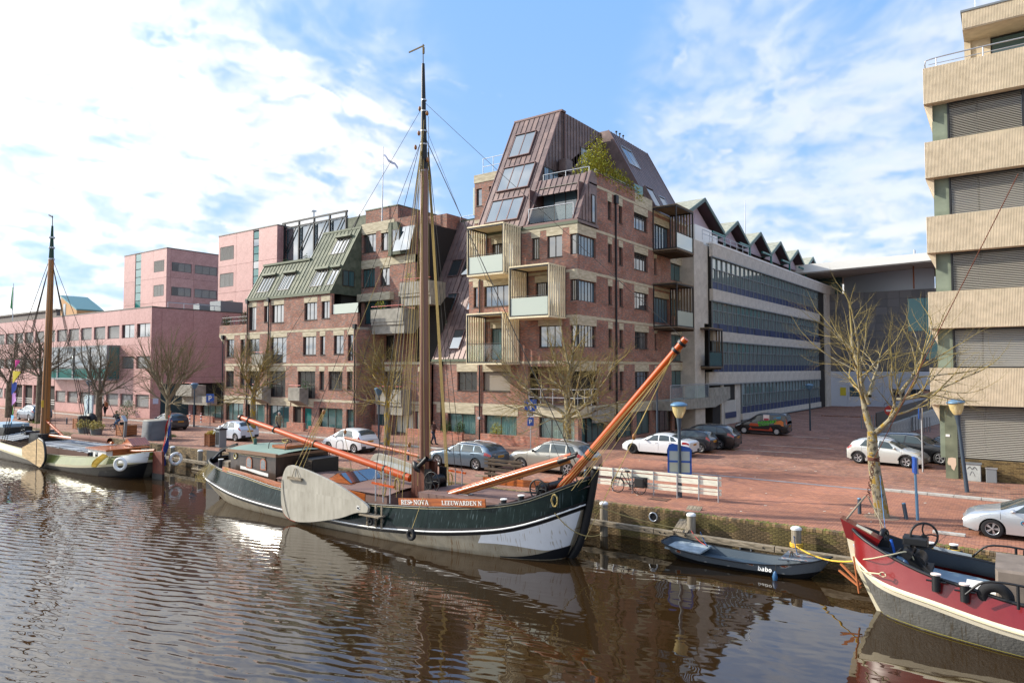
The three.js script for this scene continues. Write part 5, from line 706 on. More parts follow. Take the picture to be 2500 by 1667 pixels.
// hull as stacked blunt ovals; a level gives ends, half breadth, roundness and height along x
function hull(zc, levels) {
  const P = (th, t) => { const i = Math.min(levels.length - 2, Math.max(0, Math.floor(t))), f = t - i, A = levels[i], C = levels[i + 1], L = (k) => lerp(A[k], C[k], f); const xs = L('xs'), xb = L('xb'), xc = (xs + xb) / 2, a = (xb - xs) / 2, c = Math.cos(th), s = Math.sin(th), nx = c > 0 ? L('nb') : L('ns'); const x = xc + a * Math.sign(c) * Math.abs(c) ** (2 / nx), z = zc + L('b') * Math.sign(s) * Math.abs(s) ** (2 / nx); return [x, lerp(A.y(x), C.y(x), f), z]; };
  const band = (t0, t1, nt = 4, n = 96, th0 = 0, th1 = Math.PI * 2) => { const rows = []; for (let i = 0; i <= n; i++) { const th = lerp(th0, th1, i / n), r = []; for (let j = 0; j <= nt; j++) r.push(P(th, lerp(t0, t1, j / nt))); rows.push(r); } return metreUV(gridG(rows), (x, y, z) => [x, y]); };
  const patch = (f, n = 40, m = 5, off = 0.012) => { const rows = []; for (let i = 0; i <= n; i++) { const r = []; for (let j = 0; j <= m; j++) { const [th, t] = f(i / n, j / m), p = P(th, t), e = 1e-3, a = V3(...P(th + e, t)).sub(V3(...P(th - e, t))), b = V3(...P(th, Math.min(t + e, levels.length - 1))).sub(V3(...P(th, Math.max(0, t - e)))), nn = a.cross(b).normalize(); if (nn.z * Math.sin(th) < 0 || (Math.abs(Math.sin(th)) < 0.05 && nn.x * Math.cos(th) < 0)) nn.negate(); r.push([p[0] + nn.x * off, p[1] + nn.y * off, p[2] + nn.z * off]); } rows.push(r); } return metreUV(gridG(rows), (x, y, z) => [x, y]); };
  const ring = (t, r, sc = 1, dy = 0, n = 120) => tube(Array.from({ length: n }, (_, i) => { const p = P(i / n * Math.PI * 2, t); return [p[0], p[1] + dy, zc + (p[2] - zc) * sc]; }), r, n, 6, true);
  const deck = (t, dy, sc = 0.97, n = 60) => { const rows = []; for (let i = 0; i <= n; i++) { const th = i / n * Math.PI, a = P(th, t), b = P(-th, t); rows.push([0, 0.25, 0.5, 0.75, 1].map((k) => [lerp(a[0], b[0], k), a[1] + dy + 0.06 * (1 - (2 * k - 1) ** 2), zc + (lerp(a[2], b[2], k) - zc) * sc])); } return metreUV(gridG(rows), (x, y, z) => [x, z]); };
  return { P, band, patch, ring, deck };
}
const thAt = (h, x, t, side = 1) => { let a = 0, b = Math.PI; for (let k = 0; k < 40; k++) { const m = (a + b) / 2; if (h.P(m, t)[0] > x) a = m; else b = m; } return side * (a + b) / 2; };
function weather(c, amp, streak = 1, f = 5, run = null) { return tex(512, 256, (i, j) => { const n = (fbm(i / 512 * f * 4, j / 256 * f * streak, 5, f * 4) - 0.5) * amp * 2 + (vn(i * 0.5, j * 0.5) - 0.5) * amp * 0.5, sp = vn(i * 0.23, j * 0.23 + 90) > 0.93 ? amp * 0.9 : 0, k = run ? sstep(0.74, 0.92, vn(i * 0.28, j * 0.022 + 7)) * sstep(0.35, 0.6, fbm(i / 60, j / 40 + 3, 3)) * 0.75 : 0, seam = i % 170 < 1 ? -amp * 0.8 : 0; return c.map((v, q) => lerp(v + n + sp + seam, run ? run[q] : 0, k)); }, 4, 2); }
function wheelG(R, n, r = 0.02) { return merge([new THREE.TorusGeometry(R, r, 8, 32), new THREE.CylinderGeometry(R * 0.15, R * 0.15, r * 3, 12).rotateX(Math.PI / 2), ...Array.from({ length: n }, (_, i) => { const a = i / n * 6.283; return tube([[0, 0, 0], [Math.cos(a + 0.25) * R * 0.5, Math.sin(a + 0.25) * R * 0.5, 0], [Math.cos(a) * R, Math.sin(a) * R, 0]], r * 0.7, 6, 5); })]); }
const bollardG = (x, y, z, r = 0.11, h = 0.42) => merge([bar([x, y, z], [x, y + h, z], r, r, 12), bar([x - 0.22, y + h * 0.6, z], [x + 0.22, y + h * 0.6, z], 0.025)]);
function coil(x, y, z, w, h, n, r = 0.02, seed = 1) { const q = rng(seed), P = []; for (let i = 0; i <= n * 10; i++) { const a = i / 10 * 6.283; P.push([x + Math.cos(a) * w * (0.75 + q() * 0.3), y + Math.sin(a) * h * (0.85 + q() * 0.2), z + (q() - 0.5) * 0.08]); } return tube(P, r, n * 22, 5); }

// the sailing barge
{
  const zc = 3.4, S = [[-37, 1.25], [-35.5, 1.08], [-34, 0.93], [-31.5, 0.64], [-27.5, 0.46], [-22, 0.44], [-20, 0.54], [-17.8, 0.72], [-15.6, 1.02], [-14.6, 1.24], [-13.6, 1.58], [-12.4, 2.1]];
  const Rr = [[-37, 2.0], [-35.5, 1.85], [-33.4, 1.68], [-31, 1.58], [-27.9, 1.32], [-22, 1.3], [-20, 1.42], [-18, 1.58], [-15.8, 1.84], [-14.4, 2.14], [-13.3, 2.58], [-12.3, 3.05]];
  const s = (x) => tabS(S, x), rl = (x) => tabS(Rr, x);
  const h = hull(zc, [{ xs: -34.2, xb: -14.8, b: 1.7, nb: 2.6, ns: 2.8, y: () => -0.7 }, { xs: -35.0, xb: -13.35, b: 2.28, nb: 2.5, ns: 2.7, y: () => 0 }, { xs: -36.6, xb: -12.65, b: 2.42, nb: 2.6, ns: 2.9, y: (x) => s(x) - 0.16 }, { xs: -36.75, xb: -12.55, b: 2.46, nb: 2.6, ns: 2.9, y: (x) => s(x) - 0.02 }, { xs: -36.7, xb: -12.5, b: 2.44, nb: 2.6, ns: 2.9, y: (x) => s(x) + 0.12 }, { xs: -36.5, xb: -12.35, b: 2.2, nb: 2.5, ns: 2.8, y: (x) => rl(x) }]);
  const T = thing('sailing_barge', 'large black green and grey sailing barge with tall mast, grey leeboard and raised bowsprit', 'boat');
  M.hullGrey = std({ map: weather([158, 148, 128], 18, 1, 5, [118, 88, 58]), roughness: 0.7 }); M.hullGreen = phy({ map: weather([18, 31, 29], 8, 1, 5, [80, 92, 94]), roughness: 0.2, specularIntensity: 0.3, clearcoat: 0.0, clearcoatRoughness: 0.1, bumpMap: bumpNoise(8, 256, 2.5, 3), bumpScale: 0.01 }); M.hullBlack = phy({ color: '#121316', roughness: 0.5 });
  part(T, 'hull', h.band(0, 2, 8), M.hullGrey); part(T, 'rubbing_strake', h.band(2, 4, 4), M.hullBlack); part(T, 'bulwark', h.band(4, 5, 5), M.hullGreen);
  part(T, 'white_line', merge([h.ring(3.1, 0.035)]), M.white);
  part(T, 'rail_cap', h.ring(5, 0.05), M.hullBlack); part(T, 'rail_line', h.ring(4.93, 0.022), std({ color: '#b9b08e' }));
  // painted bow panels
  const tb = thAt(h, -16.05, 1.8);
  M.bowW = phy({ map: weather([234, 235, 236], 6, 1, 5, [176, 164, 146]), roughness: 0.4, clearcoat: 0.2 }); for (const sd of [1, -1]) part(T, 'bow_panel', h.patch((u, v) => [sd * lerp(tb, 0.06, u), lerp(lerp(1.62, 1.24, sstep(0, 0.7, u)) + 0.08 * u * u, 2.0, v)], 40, 5, 0.01), M.bowW);
  for (const sd of [1, -1]) part(T, 'bow_bottom', h.patch((u, v) => [sd * lerp(thAt(h, -15.2, 1.3), 0.03, u), lerp(1.02, lerp(1.06, 1.3, sstep(0, 0.8, u)), v)], 40, 4, 0.008), M.hullBlack);
  part(T, 'stem_post', merge([tube([[-13.5, -0.4, zc], [-12.85, 0.6, zc], [-12.5, 1.8, zc], [-12.2, 3.3, zc]], 0.16, 20, 8)]), M.hullBlack);
  part(T, 'rudder', B(-37.9, -36.5, -0.5, 2.2, zc - 0.06, zc + 0.06), M.hullBlack);
  M.deck = std({ map: noiseTex([118, 92, 84], [18, 16, 14], { m: 2, f: 5 }), roughness: 0.7 });
  part(T, 'deck', h.deck(5, -0.32), M.deck);
  // bulwark lining seen from inside
  part(T, 'bulwark_lining', h.band(4.3, 4.99, 2).scale(1, 1, 1).applyMatrix4(new THREE.Matrix4().makeTranslation(0, 0, -zc).premultiply(new THREE.Matrix4().makeScale(1, 1, 0.975)).premultiply(new THREE.Matrix4().makeTranslation(0, 0, zc))), M.hullBlack);
  // cabin
  const cab = part(T, 'cabin', B(-33.1, -29.2, 1.2, 2.66, 1.75, 4.9), phy({ map: noiseTex([60, 44, 34], [22, 16, 12], { m: 2, f: 4, stretch: [4, 1] }), roughness: 0.4, clearcoat: 0.4 }));
  const roofRows = []; for (let i = 0; i <= 8; i++) { const x = lerp(-33.25, -29.05, i / 8); roofRows.push([0, 0.25, 0.5, 0.75, 1].map((k) => [x, 2.72 + 0.12 * (1 - (2 * k - 1) ** 2) + (x < -32 ? 0.06 : 0.0), lerp(5.02, 1.65, k)])); }
  part(cab, 'cabin_roof', gridG(roofRows), std({ color: '#788e82', roughness: 0.7 })); part(cab, 'roof_edge', merge([B(-33.3, -29.0, 2.62, 2.78, 4.93, 5.05), B(-29.1, -28.98, 2.62, 2.74, 1.65, 4.93), B(-33.32, -33.2, 2.62, 2.82, 1.65, 4.93), B(-33.2, -29.1, 2.6, 2.72, 1.62, 1.72)]), std({ color: '#7b5c44', roughness: 0.5 }));
  for (const x of [-31.4, -30.2]) { const w = new THREE.Shape(); w.moveTo(-0.24, 0); w.lineTo(0.24, 0); w.lineTo(0.24, 0.34); w.absarc(0, 0.34, 0.24, 0, Math.PI); w.closePath(); const fr = new THREE.ExtrudeGeometry(w, { depth: 0.03, bevelEnabled: false }); const fm = part(cab, 'arched_window', fr.translate(x, 1.9, 4.903), M.varnish); const gl = new THREE.Shape(); gl.moveTo(-0.18, 0.06); gl.lineTo(0.18, 0.06); gl.lineTo(0.18, 0.34); gl.absarc(0, 0.34, 0.18, 0, Math.PI); gl.closePath(); part(cab, 'window_pane', new THREE.ExtrudeGeometry(gl, { depth: 0.01, bevelEnabled: false }).translate(x, 1.9, 4.93), M.glass); }
  part(cab, 'porthole', merge([new THREE.TorusGeometry(0.13, 0.035, 8, 20).translate(-32.63, 2.42, 4.92)]), std({ color: '#b9a978', metalness: 0.6, roughness: 0.4 })); part(cab, 'window_pane', new THREE.CircleGeometry(0.12, 16).translate(-32.63, 2.42, 4.912), M.glass);
  part(cab, 'scuffed_strip', polyG([[-32.2, 1.8], [-31.6, 1.78], [-30.6, 1.66], [-29.8, 1.6], [-29.8, 1.76], [-30.8, 1.84], [-31.7, 1.93], [-32.2, 1.96]], 0.006).translate(0, 0, 4.909), M.white);
  part(cab, 'handrail', bar([-32.3, 2.56, 4.96], [-30.0, 2.52, 4.96], 0.02), std({ color: '#d8c9a0' }));
  part(T, 'roof_hatch', merge([B(-31.1, -29.9, 2.86, 3.0, 2.6, 3.8)]), M.varnish); for (const x of [-31.2, -29.8]) part(T, 'grab_rail', tube([[x, 2.8, 3.95], [x, 3.15, 3.85], [x, 3.2, 3.2], [x, 3.15, 2.6], [x, 2.8, 2.5]], 0.02, 24), M.steelDk); part(T, 'roof_hatch', polyG([[-31, 2.86], [-29.6, 2.86], [-30.3, 3.08]], 0.8).translate(0, 0, 2.4), M.varnish); part(T, 'rope_bundle', coil(-32.2, 3.0, 2.2, 0.25, 0.1, 5, 0.035, 4), M.rope); part(T, 'boom_crutch', bar([-33.3, 2.9, 3.4], [-34.0, 4.0, 3.4], 0.03), M.rope); part(T, 'stove_pipe', bar([-32.9, 2.85, 3.6], [-32.9, 3.2, 3.6], 0.09), std({ color: '#3f5c54' }));
  // long hatch
  part(T, 'hatch_trunk', merge([B(-28.9, -21.3, 1.1, 1.62, 1.7, 5.0), ((rows) => gridG(rows))([0, 1].map((i) => [0, 0.25, 0.5, 0.75, 1].map((k) => [i ? -21.2 : -28.95, 1.64 + 0.16 * (1 - (2 * k - 1) ** 2), lerp(5.08, 1.62, k)])))]), M.deck);
  { const sk = part(T, 'skylight_hatch', polyG([[-0.9, 0], [0.9, 0], [0, 0.42]], 2.2).applyMatrix4(TR(-25.0, 1.74, 4.55)), M.varnish); for (const a of [0, 1]) for (const sd of [-1, 1]) part(sk, 'skylight_pane', B(-0.42, 0.42, 0.0, 0.012, -0.5, 0.5).applyMatrix4(new THREE.Matrix4().makeRotationZ(sd * -0.44).setPosition(-25.0 + sd * 0.46, 1.975, 4.0 - a * 1.05)), M.glassSky); }
  part(T, 'engine_box', B(-29.15, -28.0, 1.3, 2.45, 2.0, 3.6), M.hullBlack); part(T, 'louvre', merge(Array.from({ length: 9 }, (_, i) => B(-29.1, -28.05, 1.75 + i * 0.075, 1.79 + i * 0.075, 3.605, 3.64))), M.timberDk);
  part(T, 'orange_side_board', merge([sbar([-33.2, 1.76, 5.28], [-27.4, 1.42, 5.5], 0.05, 0.24)]), M.varnish); part(T, 'orange_side_board', sbar([-24.0, 1.6, 5.35], [-22.2, 1.5, 5.4], 0.05, 0.3), M.varnish); part(T, 'far_side_board', sbar([-19, 2.0, 1.35], [-15.0, 2.2, 1.7], 0.05, 0.3), M.varnish);
  part(T, 'foredeck_hatch', merge([B(-19.9, -15.6, 1.3, 1.86, 2.1, 4.6)]), M.deck); part(T, 'hatch_tread', merge([B(-18.2, -17.7, 1.865, 1.89, 3.6, 4.0)]), M.alu);
  // name board with its letters
  const nb = part(T, 'name_board', sbar([-20.15, 1.56, 5.44], [-15.8, 1.98, 5.28], 0.05, 0.3), M.varnish);
  { const sl = Math.atan2(1.98 - 1.56, 4.35), yw = Math.atan2(0.16, 4.35), q = new THREE.Matrix4().makeRotationY(yw).multiply(new THREE.Matrix4().makeRotationZ(sl)).setPosition(-20.15, 1.56, 5.44); const put = (g, u, v) => ap(g, q.clone().multiply(TR(u, v, 0.034))); part(nb, 'lettering', merge([put(textG('RES', 0.19, 'serif_bold'), 0.14, -0.095), put(textG('NOVA', 0.19, 'serif_bold'), 0.82, -0.095), put(new THREE.ExtrudeGeometry(new THREE.Shape([0, 1, 2, 3, 4, 5, 6, 7].map((i) => new THREE.Vector2(Math.cos(i * 0.785) * (i % 2 ? 0.035 : 0.1), Math.sin(i * 0.785) * (i % 2 ? 0.035 : 0.1)))), { depth: 0.006, bevelEnabled: false }), 0.69, 0.0), put(textG('LEEUWARDEN N', 0.165, 'serif_bold'), 2.28, -0.085)]), M.white); part(nb, 'lettering', ap(textG('LEEUWARDEN', 0.13, 'serif_bold'), new THREE.Matrix4().makeRotationZ(-0.058).setPosition(-33.0, 1.72, 5.325)), std({ color: '#d9b66a' })); }
  // mast and spars
  const mast = part(T, 'mast', merge([bar([-20.65, 1.2, zc], [-20.78, 15.8, zc], 0.23, 0.17, 20)]), M.mastWood);
  part(mast, 'mast_top', bar([-20.78, 15.8, zc], [-20.86, 20.6, zc], 0.165, 0.07, 16), M.hullBlack); part(mast, 'mast_bands', merge([15.7, 16.9, 17.5, 18.4, 18.9].map((y) => bar([-20.8, y, zc], [-20.8, y + 0.06, zc], 0.19 - (y - 15.6) * 0.02, 0.19 - (y - 15.6) * 0.02, 16))), M.alu);
  part(mast, 'wind_vane', merge([bar([-20.86, 20.6, zc], [-20.87, 21.5, zc], 0.02), sbar([-20.8, 21.42, zc], [-21.75, 21.36, zc], 0.03, 0.06), sbar([-20.84, 21.35, zc], [-20.84, 21.05, zc], 0.07), sbar([-21.25, 20.55, zc - 0.4], [-20.5, 20.2, zc + 0.4], 0.03)]), std({ color: '#6b5c3c' }));
  part(T, 'mast_case', merge([BB(-21.05, -20.25, 1.1, 2.95, zc - 0.42, zc - 0.24, 0.02), BB(-21.05, -20.25, 1.1, 2.95, zc + 0.24, zc + 0.42, 0.02)]), std({ map: noiseTex([98, 56, 42], [22, 16, 12], { m: 1.4, f: 4 }), roughness: 0.5 }));
  part(T, 'mast_winch', merge([bar([-20.0, 1.5, zc - 0.5], [-20.0, 1.5, zc + 0.5], 0.2, 0.2, 14), bar([-20.0, 2.2, zc - 0.4], [-20.0, 2.2, zc + 0.4], 0.22, 0.22, 14), B(-20.2, -19.8, 1.2, 2.7, zc - 0.5, zc - 0.44), B(-20.2, -19.8, 1.2, 2.7, zc + 0.44, zc + 0.5), at(wheelG(0.42, 6, 0.025), -19.7, 2.2, zc + 0.56)]), M.hullBlack);
  part(T, 'anchor', merge([tube([[-20.5, 2.75, 4.0], [-20.2, 2.95, 4.05], [-19.95, 3.2, 4.0]], 0.1, 10, 8), at(lathe([[0.001, -0.28], [0.14, -0.1], [0.16, 0.1], [0.05, 0.3], [0.001, 0.32]], 12), -20.55, 2.75, 4.0, 0, 0.7)]), M.hullBlack);
  part(T, 'boom', bar([-21.5, 2.12, zc], [-34.7, 4.26, zc], 0.17, 0.13, 16), M.varnishRed); part(T, 'boom_fittings', merge([[0.02], [0.12], [0.5], [0.75], [0.93], [0.985]].map(([t]) => { const p = (k) => [lerp(-21.5, -34.7, k), lerp(2.12, 4.26, k), zc]; return bar(p(t), p(t + 0.006), 0.18, 0.18, 14); })), M.hullBlack);
  part(T, 'gaff', bar([-20.95, 3.05, zc - 0.3], [-26.1, 3.62, zc - 0.2], 0.09, 0.07, 12), M.varnish); part(T, 'gaff_jaw', merge([bar([-20.85, 3.05, zc - 0.3], [-21.3, 3.08, zc - 0.3], 0.11, 0.1), new THREE.TorusGeometry(0.3, 0.05, 8, 20).rotateX(1.5).translate(-20.65, 3.0, zc)]), M.hullBlack);
  part(T, 'bowsprit', bar([-14.2, 1.9, zc], [-8.72, 7.98, zc], 0.17, 0.12, 16), M.varnishRed); part(T, 'bowsprit_bands', merge([0.3, 0.34, 0.93, 0.97].map((t) => { const p = (k) => [lerp(-14.2, -8.72, k), lerp(1.9, 7.98, k), zc]; return bar(p(t), p(t + 0.012), 0.17, 0.17, 14); })), M.hullBlack);
  for (const [a, b, z, m] of [[1.42, 3.82, 3.75, M.varnishRed], [1.34, 3.72, 4.0, M.varnish], [1.2, 3.6, 3.88, M.mastOchre]]) part(T, 'spar', bar([-20.1, a, z], [-13.0, b, z], 0.085, 0.075, 12), m); part(T, 'spar_ends', merge([bar([-13.5, 3.62, 3.75], [-12.75, 3.9, 3.75], 0.1, 0.06), bar([-13.4, 3.56, 4.0], [-12.65, 3.84, 4.0], 0.1, 0.06)]), M.hullBlack);
  // leeboards
  const lb = [[-21.3, 1.18], [-21.45, 1.42], [-23.1, 2.0], [-24.38, 2.3], [-25.73, 2.53], [-26.4, 2.58], [-26.75, 2.42], [-26.98, 2.0], [-27.08, 1.47], [-27.02, 0.7], [-26.78, 0.32], [-26.1, 0.13], [-25.2, 0.2], [-24.3, 0.36], [-23.0, 0.66], [-22.0, 1.0], [-21.4, 1.08]];
  const leeG = (z, t) => { const c = new THREE.CatmullRomCurve3(lb.map(([x, y]) => V3(x, y, 0)), true, 'catmullrom', 0.5); const sh = new THREE.Shape(c.getPoints(90).map((p) => new THREE.Vector2(p.x, p.y))); const g = new THREE.ExtrudeGeometry(sh, { depth: t, bevelEnabled: true, bevelSize: 0.012, bevelThickness: 0.012, bevelSegments: 2 }); g.translate(0, 0, z); return metreUV(g, (x, y) => [x, y]); };
  M.leeGrey = std({ map: tex(512, 256, (i, j) => { const n = (fbm(i / 512 * 6, j / 256 * 2, 5, 6) - 0.5) * 34, cr = (vn(i * 0.3, j * 0.05) > 0.95 ? -20 : 0) + 26 * (fbm(i / 512 * 24, j / 256 * 2 + 3, 4, 24) - 0.5); return [166 + n + cr, 160 + n + cr, 146 + n + cr]; }, 3, 1.5), roughness: 0.75 });
  const lee = part(T, 'leeboard', leeG(5.98, 0.1), M.leeGrey); part(lee, 'iron_strap', tube([[-26.95, 1.9, 6.1], [-26.85, 1.2, 6.11], [-26.55, 0.4, 6.11], [-26.4, 0.2, 6.1]], 0.012, 20, 4), M.steelDk); part(lee, 'hanger_block', merge([B(-26.5, -25.5, 1.98, 2.1, 6.1, 6.2), tube([[-26.2, 2.1, 6.15], [-26.0, 2.5, 6.12], [-25.7, 2.1, 6.15]], 0.015)]), M.timber); part(lee, 'star_bolt', new THREE.ExtrudeGeometry(new THREE.Shape(Array.from({ length: 16 }, (_, i) => new THREE.Vector2(Math.cos(i * 0.3927) * (i % 2 ? 0.07 : 0.13), Math.sin(i * 0.3927) * (i % 2 ? 0.07 : 0.13)))), { depth: 0.01, bevelEnabled: false }).translate(-21.85, 1.22, 6.092), M.white); part(lee, 'pivot', merge([bar([-21.85, 1.22, 5.5], [-21.85, 1.22, 6.12], 0.05)]), M.hullBlack); part(lee, 'bare_toe', tube([[-27.0, 0.72, 6.03], [-26.8, 0.34, 6.03], [-26.4, 0.17, 6.03], [-26.0, 0.12, 6.03]], 0.068, 20, 6), std({ color: '#8a4a34', roughness: 0.9 }));
  part(T, 'far_leeboard', leeG(0.72, 0.1), M.leeGrey);
  part(T, 'wooden_step', merge([B(-21.75, -20.6, 0.95, 1.0, 5.75, 6.15), B(-21.6, -21.52, 0.5, 1.3, 5.82, 5.88), B(-21.1, -21.02, 0.5, 1.4, 5.82, 5.88), B(-20.75, -20.67, 0.5, 1.4, 5.82, 5.88)]), M.timber);
  part(T, 'tyre_fender', new THREE.TorusGeometry(0.16, 0.075, 10, 24).translate(-18.92, 0.52, 5.98), M.rubber); part(T, 'tyre_fender', new THREE.TorusGeometry(0.1, 0.05, 10, 20).translate(-21.2, 0.72, 6.0), M.rubber); part(T, 'fender_line', rope([-18.92, 0.66, 5.98], [-18.75, 1.9, 5.5], 0.012, 0.0), M.rope);
  // deck gear at the bow and stern
  part(T, 'deck_bollard', bollardG(-15.2, 1.72, 4.95), M.hullBlack); part(T, 'deck_bollard', bollardG(-14.55, 1.9, 4.75), M.hullBlack); part(T, 'bollard_cap', merge([bar([-15.2, 2.13, 4.95], [-15.2, 2.16, 4.95], 0.13, 0.13, 12), bar([-14.55, 2.31, 4.75], [-14.55, 2.34, 4.75], 0.13, 0.13, 12), bar([-34.0, 2.13, 4.9], [-34.0, 2.16, 4.9], 0.14, 0.14, 12)]), M.white);
  part(T, 'deck_bollard', bollardG(-34.0, 1.72, 4.9, 0.13), M.hullBlack);
  part(T, 'windlass', merge([bar([-14.0, 2.55, 2.3], [-14.0, 2.55, 4.4], 0.16, 0.16, 14), B(-14.2, -13.8, 1.9, 2.75, 2.7, 2.78), B(-14.2, -13.8, 1.9, 2.75, 4.0, 4.08), at(wheelG(0.36, 6, 0.03), -14.0, 2.55, 4.45), at(wheelG(0.36, 6, 0.03), -14.0, 2.55, 2.25)]), M.hullBlack);
  part(T, 'stern_gear', merge([B(-35.4, -34.6, 1.5, 2.5, 2.9, 3.6), tube([[-36, 1.9, 2.6], [-36.2, 2.3, 3.4], [-36, 1.9, 4.2]], 0.06, 16), B(-34.6, -33.8, 1.6, 1.95, 3.9, 4.6), sbar([-36.6, 2.3, 3.4], [-34.9, 2.75, 3.4], 0.12)]), M.hullBlack); part(T, 'stern_seat', B(-34.0, -33.3, 1.7, 2.05, 4.3, 4.9), M.timber);
  part(T, 'rope_coil', merge([0, 1, 2, 3, 4, 5, 6].map((k) => tube([[-34.9 + k * 0.12, 1.85, 5.1], [-35.2 + k * 0.14, 1.3, 5.58], [-35.1 + k * 0.14, 0.95, 5.65], [-34.9 + k * 0.13, 1.3, 5.6], [-34.6 + k * 0.1, 1.8, 5.2]], 0.014, 20, 5))), M.rope);
  part(T, 'mast_line_coils', merge([coil(-21.4, 1.9, 4.3, 0.16, 0.36, 6, 0.016, 7), coil(-20.95, 2.0, 5.5, 0.1, 0.3, 5, 0.012, 8), coil(-21.0, 1.85, 1.3, 0.12, 0.3, 5, 0.014, 9), coil(-13.1, 2.3, 4.75, 0.13, 0.22, 6, 0.016, 10)]), M.rope);
  // tarpaulin covered tender lying on deck
  part(T, 'covered_tender', at(lathe([[0.001, 0], [0.28, 0.08], [0.4, 0.5], [0.42, 1.4], [0.34, 2.6], [0.2, 3.5], [0.001, 3.9]], 18), -26.0, 2.05, 1.6, 0, -1.64), std({ color: '#9a9a92', roughness: 0.9 }));
  // standing rigging
  const W = [], Rp = [], Wt = []; const top = [-20.8, 17.4, zc];
  for (const [x, dx] of [[-21.45, 0], [-21.0, 0.05], [-20.6, 0.1]]) { W.push(rope([x, 2.7, 5.5], [-20.85 + dx, 16.6, zc + 0.15], 0.014, 0)); W.push(rope([x + 0.3, 2.3, 1.3], [-20.75 + dx, 16.6, zc - 0.15], 0.014, 0)); Wt.push(bar([x, 1.45, 5.5], [x, 2.75, 5.5], 0.03), bar([x + 0.3, 1.4, 1.28], [x + 0.3, 2.35, 1.28], 0.03)); }
  W.push(rope(top, [-12.9, 3.25, zc], 0.018, 0.004), rope([-20.84, 18.9, zc], [-8.75, 7.95, zc], 0.010, 0.004), rope([-20.84, 18.7, zc], [-34.6, 4.35, zc], 0.010, 0.004), rope([-20.8, 17.6, zc], [-26.2, 3.75, zc - 0.2], 0.014, 0.004), rope([-20.8, 17.2, zc + 0.1], [-26.0, 2.6, 6.1], 0.012, 0.004), rope([-20.8, 17.9, zc], [-13.2, 3.1, zc + 0.4], 0.008, 0.004));
  const q = rng(19); for (let i = 0; i < 14; i++) { const sd = i % 2 ? 1 : -1, y1 = 15.2 + q() * 3.2; Rp.push(rope([-20.65 + (q() - 0.55) * 1.3, 1.6 + q() * 0.7, zc + sd * (0.3 + q() * 0.5)], [-20.78 + (q() - 0.5) * 0.3, y1, zc + sd * 0.15], 0.011, 0)); }
  for (let i = 0; i < 5; i++) Rp.push(rope([-21.5 + i * 0.25, 1.6, 5.3 - i * 0.1], [-20.9 + i * 0.04, 16.0 + i * 0.3, zc + 0.2], 0.010, 0)); for (let i = 0; i < 4; i++) Rp.push(rope([-20.9 + i * 0.16, 1.9, 1.7 + i * 0.12], [-20.7, 15.8 + i * 0.4, zc - 0.2], 0.016, 0));
  for (let i = 0; i < 7; i++) Rp.push(rope([-8.85 - (i % 3) * 0.06, 7.75 - (i % 3) * 0.1, zc + (i - 3) * 0.02], [-13.4 + i * 0.17, 2.55 + (i % 4) * 0.12, zc + 0.2 + (i % 3) * 0.45], 0.009, 0.003)); Rp.push(rope([-9.0, 7.7, zc + 0.1], [-10.6, 4.6, zc + 0.1], 0.014, 0), rope([-9.0, 7.7, zc], [-10.62, 4.6, zc + 0.12], 0.014, 0), rope([-10.6, 4.55, zc + 0.1], [-12.3, 0.9, zc + 0.6], 0.012, 0.002), rope([-10.6, 4.55, zc + 0.1], [-12.1, 2.2, zc - 0.5], 0.012, 0.002));
  for (let i = 0; i < 5; i++) Rp.push(rope([-26.3 + i * 0.16, 2.3 + (i % 2) * 0.2, 6.08], [-25.2 + i * 0.05, 5.0, 5.3], 0.011, 0)); for (let i = 0; i < 4; i++) Rp.push(rope([-26.1, 3.6, zc - 0.2], [-26.7 + i * 0.3, 1.7, 2.2 + i * 0.25], 0.012, 0)); Rp.push(rope([-25.0, 5.0, 5.3], [-21.6, 13.4, 4.0], 0.011, 0));
  part(T, 'standing_rigging', merge(W), M.wire); part(T, 'running_rigging', merge(Rp), M.rope); part(T, 'bottle_screws', merge(Wt), M.alu); part(T, 'pin_rail', merge([sbar([-21.65, 2.2, 5.52], [-20.35, 2.14, 5.52], 0.08, 0.08), sbar([-21.3, 2.25, 1.26], [-20.1, 2.2, 1.26], 0.08, 0.08)]), M.varnishRed);
  const blocks = []; for (const [x, y, z] of [[-21.05, 18.6, zc], [-21.1, 17.5, zc], [-20.6, 18.3, zc], [-21.3, 16.9, zc], [-20.55, 16.2, zc], [-8.95, 7.6, zc], [-10.6, 4.6, zc + 0.1], [-25.1, 5.0, 5.3], [-26.1, 3.9, zc - 0.2], [-20.9, 3.7, 4.1]]) blocks.push(new THREE.SphereGeometry(0.1, 8, 6).scale(0.6, 1.2, 0.8).translate(x, y, z)); part(T, 'pulley_blocks', merge(blocks), M.mastOchre);
  // mooring lines
  const ml = part(T, 'mooring_line', merge([rope([-12.7, 2.2, 3.6], [-10.1, 0.75, -0.15], 0.02, 0.03), rope([-13.0, 1.9, 4.9], [-12.2, 0.9, 3.0], 0.018, 0.15)]), M.rope);
}
